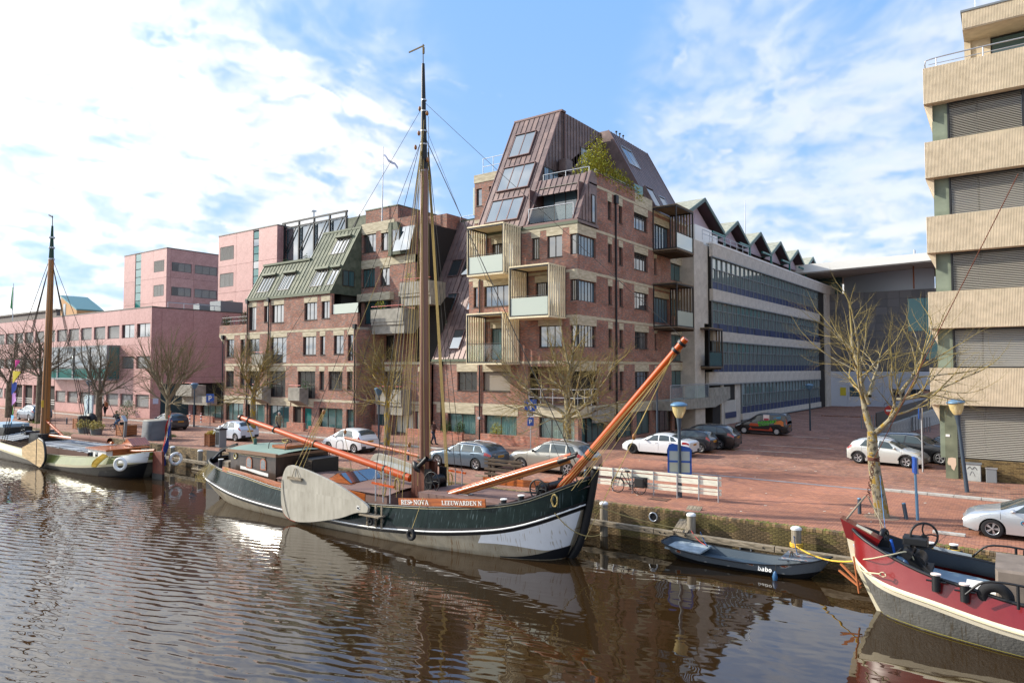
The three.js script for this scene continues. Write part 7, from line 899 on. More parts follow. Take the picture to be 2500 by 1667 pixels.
M.twig = std({ color: '#7d7052', roughness: 0.95 }); M.twigY = std({ color: '#857647', roughness: 0.95 }); M.twigD = std({ color: '#6f6450', roughness: 0.95 }); M.barkD = std({ map: noiseTex([104, 93, 76], [40, 36, 30], { m: 1, f: 6 }), roughness: 0.95 });
tree('bare_tree', 'bare tree with a pale grey and ochre trunk forking low, beside the red barge', [-4.05, ST, -4.25], { seed: 12, bark: M.barkPale, twig: M.twigY, r0: 0.26, r1: 0.17, trunk: [[0.08, -0.1, 0], [0.0, 0.6, 0], [-0.14, 1.6, 0], [-0.22, 2.6, 0], [-0.22, 3.25, 0]], knots: [[-0.18, 1.95, 0.12, 0.12], [-0.2, 2.4, 0.14, 0.13], [-0.2, 2.9, 0.15, 0.12], [-0.2, 3.2, 0.12, 0.11]], wob: 0.3, lift: 0.02, lev: 5, k0: 5, k: 2, spread: 0.8, shr: 0.62, limbs: [[[-0.22, 3.2, 0], [-0.22, 1, 0], 2.5, 0.13], [[-0.2, 3.1, 0], [0.62, 0.8, 0.1], 2.3, 0.1], [[-0.3, 4.3, 0], [-0.45, 1, 0.2], 2.3, 0.075], [[-0.28, 4.6, 0], [0.1, 0.6, -0.6], 1.9, 0.07], [[0.6, 4.5, 0.1], [0.9, 0.22, 0.1], 1.9, 0.06], [[0.75, 4.7, 0.1], [0.5, 0.8, -0.3], 2.0, 0.07]] });
tree('bare_tree', 'bare spreading tree with yellow lichen in front of the brick tower', [-20.65, ST, -8.5], { seed: 21, bark: M.barkPale, twig: M.twigY, r0: 0.27, r1: 0.21, trunk: [[0, -0.1, 0], [0, 0.8, 0], [0.03, 1.8, 0], [0.05, 3.1, 0]], knots: [[0.1, 2.55, 0.16, 0.15], [-0.1, 2.9, 0.14, 0.14]], wob: 0.32, lift: 0.01, lev: 5, k0: 6, k: 3, spread: 0.8, shr: 0.58, limbs: [[[0.05, 3.0, 0], [0.03, 1, 0.05], 2.7, 0.17], [[0, 2.9, 0], [-0.8, 0.62, 0.1], 2.8, 0.11], [[0.05, 2.9, 0], [0.85, 0.6, 0.1], 2.8, 0.11], [[0, 2.95, 0], [-0.45, 0.8, -0.5], 2.5, 0.09], [[0.05, 2.95, 0], [0.45, 0.75, 0.5], 2.4, 0.09], [[0, 2.6, 0.1], [-0.95, 0.25, 0.3], 2.5, 0.07], [[0.05, 2.7, 0], [0.95, 0.25, -0.25], 2.4, 0.07], [[0, 2.3, 0.1], [0.5, -0.1, 0.5], 1.2, 0.04], [[0.05, 3.6, 0], [-0.3, 1, 0.3], 2.3, 0.09]] });
const tOpt = (seed, bark, twig, h, limbs, extra = {}) => ({ seed, bark, twig, r0: 0.25, r1: 0.17, trunk: [[0, -0.1, 0], [0.03, h * 0.4, 0], [0, h * 0.75, 0], [0.05, h, 0]], wob: 0.3, lift: 0.035, lev: 4, k0: 6, k: 3, spread: 0.72, shr: 0.58, limbs, ...extra });
const std5 = (h, s = 1) => [[[0.05, h - 0.1, 0], [0.05, 1, 0], 2.6 * s, 0.14], [[0, h - 0.2, 0], [-0.5, 0.8, 0.2], 2.7 * s, 0.1], [[0, h - 0.2, 0], [0.55, 0.8, 0.1], 2.7 * s, 0.1], [[0, h - 0.2, 0], [0.1, 0.8, 0.55], 2.4 * s, 0.09], [[0, h - 0.3, 0], [-0.2, 0.7, -0.6], 2.4 * s, 0.09], [[0, h - 0.5, 0], [-0.95, 0.3, 0.1], 2.0 * s, 0.06], [[0, h - 0.5, 0], [0.95, 0.25, 0.2], 1.9 * s, 0.06]];
tree('bare_tree', 'bare twiggy tree behind the rigging, beside the glazed office door', [-36.6, ST, -9.6], tOpt(33, M.barkY, M.twigY, 3.6, [...std5(3.6, 0.92), [[0, 2.9, 0], [-0.9, 0.1, 0.2], 2.3, 0.05]]));
tree('bare_tree', 'bare tree with mossy yellow green trunk beside the white hatchback', [-48.2, ST, -6.3], tOpt(44, M.barkY, M.twigY, 3.9, [...std5(3.9, 0.85), [[0, 3.2, 0], [-0.95, 0.15, 0.1], 2.8, 0.06], [[0, 3.3, 0], [0.9, 0.75, 0.1], 3.0, 0.07]]));
tree('bare_tree', 'bare broom shaped tree in front of the dark pink tiled side wall', [-57.0, ST, -4.1], tOpt(55, M.bark, M.twig, 3.1, [...std5(3.1, 1.15), [[0, 3, 0], [-0.7, 0.8, -0.3], 3.3, 0.09], [[0, 3, 0], [0.7, 0.85, 0.3], 3.3, 0.09]], { spread: 0.5 }));
tree('bare_tree', 'bare spreading tree beside the bicycle in front of the pink office bay', [-72.3, ST, -5.2], tOpt(66, M.barkD, M.twigD, 3.3, [...std5(3.3, 1.1), [[0, 3.0, 0], [-1, 0.35, 0.1], 3.8, 0.08], [[0, 3.0, 0], [1, 0.3, -0.1], 3.8, 0.08]], { r0: 0.32, r1: 0.24, spread: 0.72 }));
tree('bare_tree', 'dark bare tree behind the ochre mast of the green barge', [-81.5, ST, -3.4], tOpt(77, M.barkD, M.twigD, 4.8, [...std5(4.8, 1.2), [[0, 4.6, 0], [-1, 0.4, 0.1], 4.2, 0.09], [[0, 4.6, 0], [1, 0.35, -0.1], 4.2, 0.09]], { r0: 0.42, r1: 0.32, spread: 0.75 }));
tree('bare_tree', 'dark bare tree past the mast beside the grey estate car', [-93.5, ST, -4.5], tOpt(88, M.barkD, M.twigD, 4.0, [...std5(4.0, 1.2), [[0, 3.8, 0], [1, 0.3, -0.1], 4.4, 0.09]], { r0: 0.4, r1: 0.3, spread: 0.75 }));
{ const grassTuft = (x, z, w, d, n, seed, label) => { const r = rng(seed), L = []; for (let i = 0; i < n; i++) { const a = r() * 6.283, q = Math.sqrt(r()), X = x + Math.cos(a) * q * w, Z = z + Math.sin(a) * q * d, h = 0.08 + r() * 0.2; L.push(new THREE.ConeGeometry(0.012, h, 3).rotateZ((r() - 0.5) * 0.9).translate(X, ST + h / 2 - 0.01, Z)); } const m = part(scene, numbered('grass_tuft'), merge(L), M.grass); m.userData = { kind: 'stuff', label, category: 'grass' }; };
  grassTuft(-57, -4.0, 1.3, 0.6, 420, 1, 'green grass round the foot of the broom shaped tree'); grassTuft(-72.5, -5.0, 1.6, 0.7, 420, 2, 'green grass round the foot of the tree by the bicycle'); grassTuft(-81.5, -3.4, 2.2, 0.8, 420, 3, 'green grass round the foot of the dark tree by the mast');
  struct('tree_pit', new THREE.CylinderGeometry(0.62, 0.64, 0.03, 28).translate(-4.0, ST - 0.008, -4.25), M.sand); }
// ---------- lamps and signs ----------
{
  const head = (T, h) => { const lamp = part(T, 'lamp_head', at(lathe([[0.001, 0.22], [0.2, 0.2], [0.36, 0.12], [0.38, 0.05], [0.33, 0.02], [0.001, 0.02]], 24), 0, h - 0.22, 0), M.lampBlue); part(lamp, 'lantern_glass', at(lathe([[0.31, 0.02], [0.27, -0.22], [0.18, -0.42], [0.12, -0.5]], 24), 0, h - 0.22, 0), std({ color: '#d9c68c', roughness: 0.25, transparent: true, opacity: 0.72 })); part(lamp, 'diffuser', at(lathe([[0.09, -0.05], [0.1, -0.3], [0.05, -0.46]], 14), 0, h - 0.22, 0), M.white); part(lamp, 'lamp_neck', bar([0, h - 1.35, 0], [0, h - 0.7, 0], 0.055, 0.13, 14), M.poleBlue); };
  const a = thing('street_lamp', 'upright street lamp with blue cap and a two panel notice board on its post', 'lamp', [-11.8, ST, -3.5]); part(a, 'post', merge([bar([0, 0, 0], [0, 3.0, 0], 0.085, 0.07, 14), bar([0, 0, 0], [0, 0.6, 0], 0.1, 0.1, 14)]), M.poleBlue); head(a, 4.2);
  const nbd = part(a, 'notice_board', merge([B(-0.52, 0.52, 1.0, 1.08, -0.1, -0.06), B(-0.52, 0.52, 1.52, 1.6, -0.1, -0.06), B(-0.52, 0.52, 2.02, 2.12, -0.1, -0.06), B(-0.52, -0.44, 1.08, 2.02, -0.1, -0.06), B(0.44, 0.52, 1.08, 2.02, -0.1, -0.06), polyG([[-0.52, 2.12], [0.52, 2.12], [0.4, 2.2], [-0.3, 2.35], [-0.45, 2.3]], 0.04).translate(0, 0, -0.06)]), M.signBlue); part(nbd, 'notice_sheet', B(-0.44, 0.44, 1.08, 1.52, -0.095, -0.07), std({ color: '#b4b5a2' })); part(nbd, 'notice_sheet', B(-0.44, 0.44, 1.6, 2.02, -0.095, -0.07), std({ color: '#a9b0aa' })); nbd.rotation.y = 0.35;
  const b = thing('street_lamp', 'leaning street lamp with blue cap beside the beige office', 'lamp', [-1.57, ST + 0.09, -11.85]); part(b, 'post', bar([0, 0, 0], [0, 3.0, 0], 0.09, 0.07, 14), M.poleBlue); head(b, 4.2); b.rotation.z = 0.085; b.rotation.x = 0.02;
  for (const [x, z, l] of [[-64.0, -10.3, 'slim dark street lamp by the pink tiled garage'], [-38.2, -10.3, 'slim dark lamp post by the glazed office door'], [-14.6, -41, 'slim lamp post standing by the black van'], [-86, -9.9, 'slim dark lamp post before the pink office windows']]) { const t = thing('street_lamp', l, 'lamp', [x, ST, z]); part(t, 'post', bar([0, 0, 0], [0, 3.6, 0], 0.08, 0.06, 10), M.poleBlue); part(t, 'lamp_head', at(lathe([[0.001, 0.14], [0.3, 0.1], [0.36, 0.02], [0.2, -0.3], [0.08, -0.5], [0.001, -0.5]], 16), 0, 4.1, 0), M.lampBlue); }
  const tb = thing('lamp_post', 'tall dark blue post against the brick side of the tower', 'lamp', [-19.5, ST, -18.5]); part(tb, 'post', bar([0, 0, 0], [0, 5.0, 0], 0.07, 0.05, 10), M.poleBlue); part(tb, 'post_top', bar([0, 5.0, 0], [0, 5.1, 0], 0.09), M.poleBlue);
  // one way and parking sign
  const s = thing('parking_sign', 'blue one way arrow sign above a small blue parking sign on a pole', 'sign', [-26.4, ST, -13.2]); part(s, 'pole', bar([0, 0, 0], [0, 3.5, 0], 0.035), M.alu); const p1 = part(s, 'arrow_plate', BB(-0.42, 0.42, 2.75, 3.55, 0.04, 0.07, 0.01), M.signBlue); part(p1, 'arrow', new THREE.ExtrudeGeometry(new THREE.Shape([[-0.06, 2.85], [0.06, 2.85], [0.06, 3.2], [0.2, 3.06], [0.2, 3.2], [0, 3.45], [-0.2, 3.2], [-0.2, 3.06], [-0.06, 3.2]].map(([x, y]) => new THREE.Vector2(x, y))), { depth: 0.005, bevelEnabled: false }).translate(0, 0, 0.072), M.white); part(s, 'text_plate', B(-0.24, 0.24, 2.38, 2.7, 0.04, 0.06), M.white); part(s, 'text_lines', merge([B(-0.17, 0.17, 2.56, 2.62, 0.062, 0.066), B(-0.17, 0.17, 2.45, 2.51, 0.062, 0.066)]), M.black); const p2 = part(s, 'parking_plate', BB(-0.22, 0.22, 1.75, 2.32, 0.04, 0.06, 0.008), M.signBlue); part(p2, 'lettering', ap(textG('P', 0.3, 'sans_bold', 0.004, true), TR(0, 1.9, 0.062)), M.white); s.rotation.y = 0.5;
  const pl = thing('parking_sign', 'small blue letter P sign at the far end of the brick block', 'sign', [-62.2, ST, -10.9]); part(pl, 'pole', bar([0, 0, 0], [0, 3.1, 0], 0.03), M.poleBlue); const p3 = part(pl, 'parking_plate', BB(-0.4, 0.4, 2.35, 3.2, 0.03, 0.06, 0.01), M.signBlue); part(p3, 'lettering', ap(textG('P', 0.5, 'sans_bold', 0.004, true), TR(0, 2.55, 0.062)), M.white); pl.rotation.y = 0.55;
  const e = thing('parking_sign', 'blue sign plate seen edge on atop a blue grey pole by the red barge', 'sign', [-2.83, ST, -4.42]); part(e, 'pole', merge([bar([0, 0, 0], [-0.05, 1.9, 0], 0.045), bar([0, 0, 0], [-0.02, 1.0, 0], 0.055)]), M.lampBlue); part(e, 'plate', B(-0.1, -0.05, 1.75, 2.35, -0.2, 0.25), M.signBlue); part(e, 'plate_back', B(-0.05, 0.0, 1.75, 2.35, -0.2, 0.25), M.frameGrey); e.rotation.y = 0.35;
  const f2 = thing('sign_pole', 'thin pale pole with a narrow blue plate beside the parked silver hatchback', 'sign', [-3.84, ST, -18.3]); part(f2, 'pole', bar([0, 0, 0], [0, 3.5, 0], 0.05), M.alu); part(f2, 'plate', B(-0.15, -0.1, 2.9, 3.6, -0.25, 0.25), M.signBlue);
  const nr = thing('no_entry_sign', 'round red no entry sign at the garage ramp', 'sign', [-7.6, ST, -36.5]); part(nr, 'pole', bar([0, 0, 0], [0, 2.4, 0], 0.04), M.frameGrey); part(nr, 'disc', new THREE.CylinderGeometry(0.4, 0.4, 0.03, 24).rotateX(1.5708).translate(0, 2.3, 0.05), M.redPaint); part(nr, 'white_bar', B(-0.28, 0.28, 2.23, 2.37, 0.066, 0.07), M.white);
}
// ---------- fences, bollards, street furniture ----------
{
  const f = thing('white_rail_fence', 'white two rail timber fence with grey posts along the quay', 'fence'); const A = [-15.9, -3.1], Bp = [-9.9, -3.4];
  for (const y of [[1.98, 2.2], [2.26, 2.36], [1.58, 1.7], [1.74, 1.84]]) for (let i = 0; i < 2; i++) { const t0 = i / 2, t1 = (i + 1) / 2; part(f, 'rail', sbar([lerp(A[0], Bp[0], t0) + 0.01, (y[0] + y[1]) / 2, lerp(A[1], Bp[1], t0)], [lerp(A[0], Bp[0], t1) - 0.01, (y[0] + y[1]) / 2, lerp(A[1], Bp[1], t1)], 0.05, y[1] - y[0]), std({ map: noiseTex([224, 222, 204], [22, 22, 22], { m: 1, f: 6, stretch: [1, 5] }), roughness: 0.7 })); }
  for (const t of [0.03, 0.17, 0.33, 0.5, 0.68, 0.84, 0.98]) part(f, 'post', bar([lerp(A[0], Bp[0], t), ST, lerp(A[1], Bp[1], t) + 0.06], [lerp(A[0], Bp[0], t), 2.38, lerp(A[1], Bp[1], t) + 0.06], 0.03), M.alu);
  const w = thing('weathered_fence', 'short black weathered timber fence between the barge and the parked cars', 'fence'); for (const x of [-21.6, -21.35, -20.0, -19.75]) part(w, 'post', BB(x, x + 0.13, ST, 2.45, -2.42, -2.3, 0.01), M.timberDk); for (const y of [1.55, 1.8, 2.08, 2.26]) part(w, 'board', BB(-21.8, -19.4, y, y + 0.13, -2.29, -2.25, 0.008), M.timberDk); part(w, 'board', BB(-22.4, -21.6, 1.4, 1.5, -2.28, -2.24, 0.008), M.timber);
  const bo = thing('bollard', 'short grey steel bollard left of the pale forked tree', 'bollard', [-4.79, ST, -4.4], 0, 'bollards'); part(bo, 'post', bar([0, -0.1, 0], [0, 0.58, 0], 0.07, 0.07, 14), M.poleBlue); part(bo, 'cap', bar([0, 0.58, 0], [0, 0.61, 0], 0.075, 0.06, 14), M.lampBlue);
  const b2 = copy(bo, [-3.19, ST, -4.37], 0, 'leaning dark bollard between the forked tree and the sign pole'); b2.rotation.z = 0.14; copy(bo, [-30.1, ST, -5.2], 0, 'dark bollard beside the tarpaulin covered tender'); copy(bo, [-77.5, ST, -4.4], 0, 'dark bollard behind the ochre mast'); copy(bo, [-66.4, ST, -2.2], 0, 'dark bollard beside the parked bicycle'); copy(bo, [-17.2, ST, -4.6], 0, 'dark bollard beside the pale tree trunk and silver car');
  const rw = thing('striped_bollard', 'red and white striped bollard by the pink garage, nearer the canal', 'bollard', [-66.8, ST, -12.6], 0, 'striped bollards'); part(rw, 'post', bar([0, 0, 0], [0, 1.1, 0], 0.08), M.white); part(rw, 'red_bands', merge([0.3, 0.65, 0.95].map((y) => bar([0, y, 0], [0, y + 0.12, 0], 0.083))), M.redPaint); copy(rw, [-69.5, ST, -12.9], 0, 'red and white striped bollard by the pink garage, nearer the shutter');
  const stop = single('wheel_stop', BB(-2.2, -1.25, ST, ST + 0.1, -2.52, -2.36, 0.02), M.kerb, 'low concrete wheel stop in front of the silver car nose', 'kerb');
  const c1 = thing('utility_cabinet', 'large grey graffitied utility cabinet against the beige office', 'cabinet', [-1.5, ST + 0.09, -15.5]); part(c1, 'box', BB(-0.36, 0.36, 0, 0.85, -0.3, 0, 0.02), std({ map: noiseTex([168, 172, 168], [20, 20, 20], { m: 1, f: 5 }), roughness: 0.5 })); part(c1, 'lid', B(-0.4, 0.4, 0.85, 0.91, -0.34, 0.04), M.frameGrey); part(c1, 'graffiti', merge([tube([[-0.2, 0.6, 0.006], [-0.1, 0.72, 0.006], [0, 0.6, 0.006], [0.1, 0.72, 0.006], [0.2, 0.58, 0.006]], 0.012, 20, 4), tube([[-0.1, 0.3, 0.006], [0, 0.5, 0.006], [0.12, 0.25, 0.006]], 0.006, 12, 4)]), M.frameDk);
  const c2 = thing('utility_cabinet', 'small grey utility cabinet beside the graffitied one', 'cabinet', [-0.72, ST + 0.09, -15.5]); part(c2, 'box', BB(-0.22, 0.22, 0, 0.68, -0.25, 0, 0.02), M.frameGrey); part(c2, 'lid', B(-0.25, 0.25, 0.68, 0.72, -0.28, 0.03), M.alu);
  const db = thing('electric_pillar', 'tapered dark grey electricity pillar on the quay beside the flower planter', 'cabinet', [-46.0, ST, -2.3]); part(db, 'body', BB(-0.28, 0.28, 0, 1.25, -0.28, 0.28, 0.03), M.frameGrey); part(db, 'lid', BB(-0.33, 0.33, 1.25, 1.36, -0.33, 0.33, 0.02), M.steelDk); part(db, 'door', B(-0.2, 0.2, 0.2, 1.1, 0.282, 0.29), M.steelDk);
  const bx = thing('concrete_block', 'large dark grey concrete block at the quay edge by the broom shaped tree', 'block', [-55.0, ST, -2.2]); part(bx, 'body', new THREE.CylinderGeometry(1.05, 1.15, 1.5, 4, 1).rotateY(0.785).translate(0, 0.75, 0), std({ map: noiseTex([96, 98, 102], [26, 26, 26], { m: 1.5, f: 5 }), roughness: 0.85 })); part(bx, 'cap', new THREE.CylinderGeometry(0.95, 1.05, 0.08, 4, 1).rotateY(0.785).translate(0, 1.54, 0), M.concreteGrey);
  const bin = thing('litter_bin', 'dark cylindrical litter bin on the quay behind the green barge mast', 'bin', [-69.2, ST, -2.6]); part(bin, 'drum', bar([0, 0.1, 0], [0, 1.2, 0], 0.42, 0.45, 18), M.steelDk); part(bin, 'rim', new THREE.TorusGeometry(0.45, 0.05, 8, 24).rotateX(1.57).translate(0, 1.22, 0), M.black);
  const planter = (name, label, x, z, w, h) => { const t = thing(name, label, 'planter', [x, ST, z]); for (let i = 0; i < 4; i++) part(t, 'slat', merge([B(-w / 2, w / 2, 0.08 + i * h / 4, 0.05 + (i + 1) * h / 4, w / 2 - 0.03, w / 2), B(-w / 2, -w / 2 + 0.03, 0.08 + i * h / 4, 0.05 + (i + 1) * h / 4, -w / 2, w / 2 - 0.03), B(w / 2 - 0.03, w / 2, 0.08 + i * h / 4, 0.05 + (i + 1) * h / 4, -w / 2, w / 2 - 0.03)]), M.crate); part(t, 'frame', merge([-1, 1].map((s) => B(s * w / 2 - 0.04, s * w / 2 + 0.04, 0, h + 0.08, w / 2 - 0.02, w / 2 + 0.03))), M.crate); part(t, 'soil', B(-w / 2 + 0.03, w / 2 - 0.03, 0.05, h, -w / 2, w / 2 - 0.03), M.timberDk); return t; };
  M.crate = std({ map: noiseTex([146, 92, 56], [40, 32, 24], { m: 0.8, f: 5, stretch: [1, 5] }), roughness: 0.85 });
  const p1 = planter('planter_box', 'wooden planter box with yellow flowers on the quay by the pillar', -47.2, -2.25, 0.6, 0.85); part(p1, 'flowers', bush(500, [-0.4, 0.4, 0.8, 1.15, -0.35, 0.35], 0, 91, 0.07), std({ color: '#c9b22c', side: THREE.DoubleSide }));
  const p2 = planter('planter_box', 'wooden planter box with a small round olive tree', -60.2, -2.3, 1.15, 0.85); part(p2, 'stem', bar([0, 0.7, 0], [0.05, 1.9, 0], 0.05), M.bark); part(p2, 'foliage', merge([bush(900, [-0.85, 0.85, 1.6, 3.1, -0.7, 0.7], 0, 92, 0.1)]), std({ color: '#6d7653', side: THREE.DoubleSide, roughness: 0.9 }));
  planter('planter_box', 'empty wooden planter crate beside the litter bin', -70.6, -2.9, 0.9, 0.9);
  for (const [x, l] of [[-63.2, 'grey tub of dry straw coloured grass at the quay edge'], [-65.6, 'low grey tub of dry grass beside the litter bin']]) { const t = thing('grass_tub', l, 'planter', [x, ST, -1.2]); part(t, 'tub', bar([0, 0, 0], [0, 0.5, 0], 0.4, 0.5, 16), M.frameGrey); part(t, 'dry_grass', bush(420, [-0.6, 0.6, 0.4, 1.3, -0.5, 0.5], 0, 95, 0.16), std({ color: '#a89a5c', side: THREE.DoubleSide })); }
  const brd = thing('slanted_info_post', 'slanted grey information post on the quay edge', 'sign', [-59.0, ST, -1.6]); part(brd, 'post', sbar([0, 0, 0], [0.15, 1.3, 0], 0.12, 0.2), M.frameGrey); part(brd, 'panel', sbar([0.15, 1.3, 0], [-0.3, 1.75, 0.05], 0.3, 0.06), M.alu);
  // ramp walls behind the car park
  const rm = thing('garage_ramp_wall', 'low concrete ramp wall with a dark steel parapet at the back of the car park', 'wall'); part(rm, 'concrete_wall', merge([polyG([[36, ST], [64, ST], [64, 3.1], [36, 2.2]], 0.4).applyMatrix4(TR(-12.6, 0, 0, Math.PI / 2 - 0.12)), B(-17.0, -16.2, ST, 2.0, -38.5, -37.6)]), M.kerb); part(rm, 'steel_parapet', polyG([[36.5, 2.2], [64, 3.1], [64, 4.3], [36.5, 3.4]], 0.08).applyMatrix4(TR(-12.9, 0, 0, Math.PI / 2 - 0.12)), M.frameDk); part(rm, 'ramp_grille', merge(Array.from({ length: 26 }, (_, i) => B(-11.2 + i * 0.22, -11.12 + i * 0.22, ST, 2.6, -46, -45.9))), M.frameGrey);
  const gl = thing('steel_guard_rail', 'grey upright bar guard rail behind the parked cars', 'fence'); for (let i = 0; i < 40; i++) part(gl, 'bar', bar([-7.5 + i * 0.16, ST, -60], [-7.5 + i * 0.16, 2.5, -60], 0.03, 0.03, 5), M.frameGrey); part(gl, 'top_rail', bar([-7.6, 2.5, -60], [-1, 2.5, -60], 0.04), M.frameGrey);
  const tr = thing('drain_cover', 'rusty steel drain cover set in the quay paving near the fence', 'drain cover'); part(tr, 'cover', B(-12.75, -11.95, ST + 0.004, ST + 0.016, -2.75, -2.35), std({ color: '#6b4a38', roughness: 0.9 })); part(tr, 'frame', merge([B(-12.8, -11.9, ST + 0.002, ST + 0.02, -2.8, -2.755), B(-12.8, -11.9, ST + 0.002, ST + 0.02, -2.345, -2.3)]), M.steelDk);
  const al = thing('advert_board', 'tall pale glass advertising panel before the pink office wall', 'sign', [-86.2, ST, -10.0]); part(al, 'panel', BB(-1.0, 1.0, 0, 2.6, -0.1, 0.1, 0.03), std({ color: '#b9cfd4', roughness: 0.2 })); part(al, 'print', merge([tube([[-0.5, 0.5, 0.105], [0, 1.2, 0.105], [-0.3, 1.8, 0.105], [0.3, 2.2, 0.105]], 0.03, 16, 4)]), M.signBlue);
}
// ---------- cars ----------
// side profile tables are [x from nose, height]; the body is lofted from sections
function carBody(c) {
  const L = c.L, W = c.W / 2, wr = c.wr ?? 0.33, ar = wr + 0.05, fx = c.fw, rx = c.fw + c.wb;
  const top = (x) => tabS(c.top, x), belt = (x) => tab(c.belt, x), low = c.low ?? 0.2;
  const plan = (x) => W * (1 - 0.16 * Math.pow(clamp(1 - x / 0.9), 2.2) - 0.10 * Math.pow(clamp(1 - (L - x) / 0.7), 2.2));
  const bot = (x) => { let y = low + 0.10 * clamp(1 - x / 0.35) + 0.12 * clamp(1 - (L - x) / 0.4); for (const w of [fx, rx]) { const d = Math.abs(x - w); if (d < ar) y = Math.max(y, wr + Math.sqrt(ar * ar - d * d) * 0.99 - 0.02); } return y; };
  const sec = (x, t) => { // t 0 sill .. 0.5 belt .. 1 roof centre
    const b = belt(x), T = Math.max(top(x), b + 0.012), w = plan(x), y0 = Math.min(bot(x), b - 0.05), cab = clamp((T - b) / 0.42);
    if (t <= 0.5) { const k = t / 0.5, y = lerp(y0, b, k), yy = (y - low) / (b - low); return [x, y, w * (0.95 + 0.05 * Math.sin(clamp(yy) * 2.4 + 0.25)) - 0.02 * sstep(0.85, 1, k)]; }
    const k = (t - 0.5) / 0.5, wt = w * lerp(0.86, c.tum ?? 0.74, cab), wb = w * 0.965;
    if (k < 0.62) { const q = k / 0.62; return [x, lerp(b, T - 0.07 * cab - 0.012, q), lerp(wb, wt, Math.pow(q, 1.25))]; }
    const q = (k - 0.62) / 0.38; return [x, T - (0.07 * cab + 0.012) * Math.pow(1 - q, 2), wt * (1 - q)];
  };
  return { sec, top, belt, plan, bot, ar, rx };
}
function carPatch(cb, f, n, m, off, side) { const rows = []; for (let i = 0; i <= n; i++) { const r = []; for (let j = 0; j <= m; j++) { const [x, t] = f(i / n, j / m), p = cb.sec(x, t), e = 0.012, a = V3(...cb.sec(x + e, t)).sub(V3(...cb.sec(x - e, t))), b = V3(...cb.sec(x, Math.min(1, t + e))).sub(V3(...cb.sec(x, t - e))); const nn = b.cross(a).normalize(); if (nn.z < 0 && t < 0.8) nn.negate(); if (nn.y < 0 && t >= 0.8) nn.negate(); r.push([p[0] + nn.x * off, p[1] + nn.y * off, side * (p[2] + nn.z * off)]); } rows.push(r); } return gridG(rows); }
const RIMG = {};
function rimGeo(R, n, style) { const k = `${R}${n}${style}`; if (RIMG[k]) return RIMG[k]; const L = [new THREE.TorusGeometry(R * 0.93, R * 0.07, 6, 28), new THREE.CylinderGeometry(R * 0.16, R * 0.16, 0.04, 12).rotateX(1.5708).translate(0, 0, 0.0)]; for (let i = 0; i < n; i++) { const a = i / n * 6.283; for (const d of style === 'twin' ? [-0.13, 0.13] : [0]) L.push(sbar([Math.cos(a) * R * 0.1, Math.sin(a) * R * 0.1, 0.0], [Math.cos(a + d) * R * 0.95, Math.sin(a + d) * R * 0.95, -0.01], style === 'twin' ? R * 0.08 : R * 0.17, 0.03)); } if (style === 'steel') L.push(new THREE.CylinderGeometry(R * 0.8, R * 0.6, 0.02, 20).rotateX(1.5708).translate(0, 0, -0.02)); return (RIMG[k] = merge(L)); }
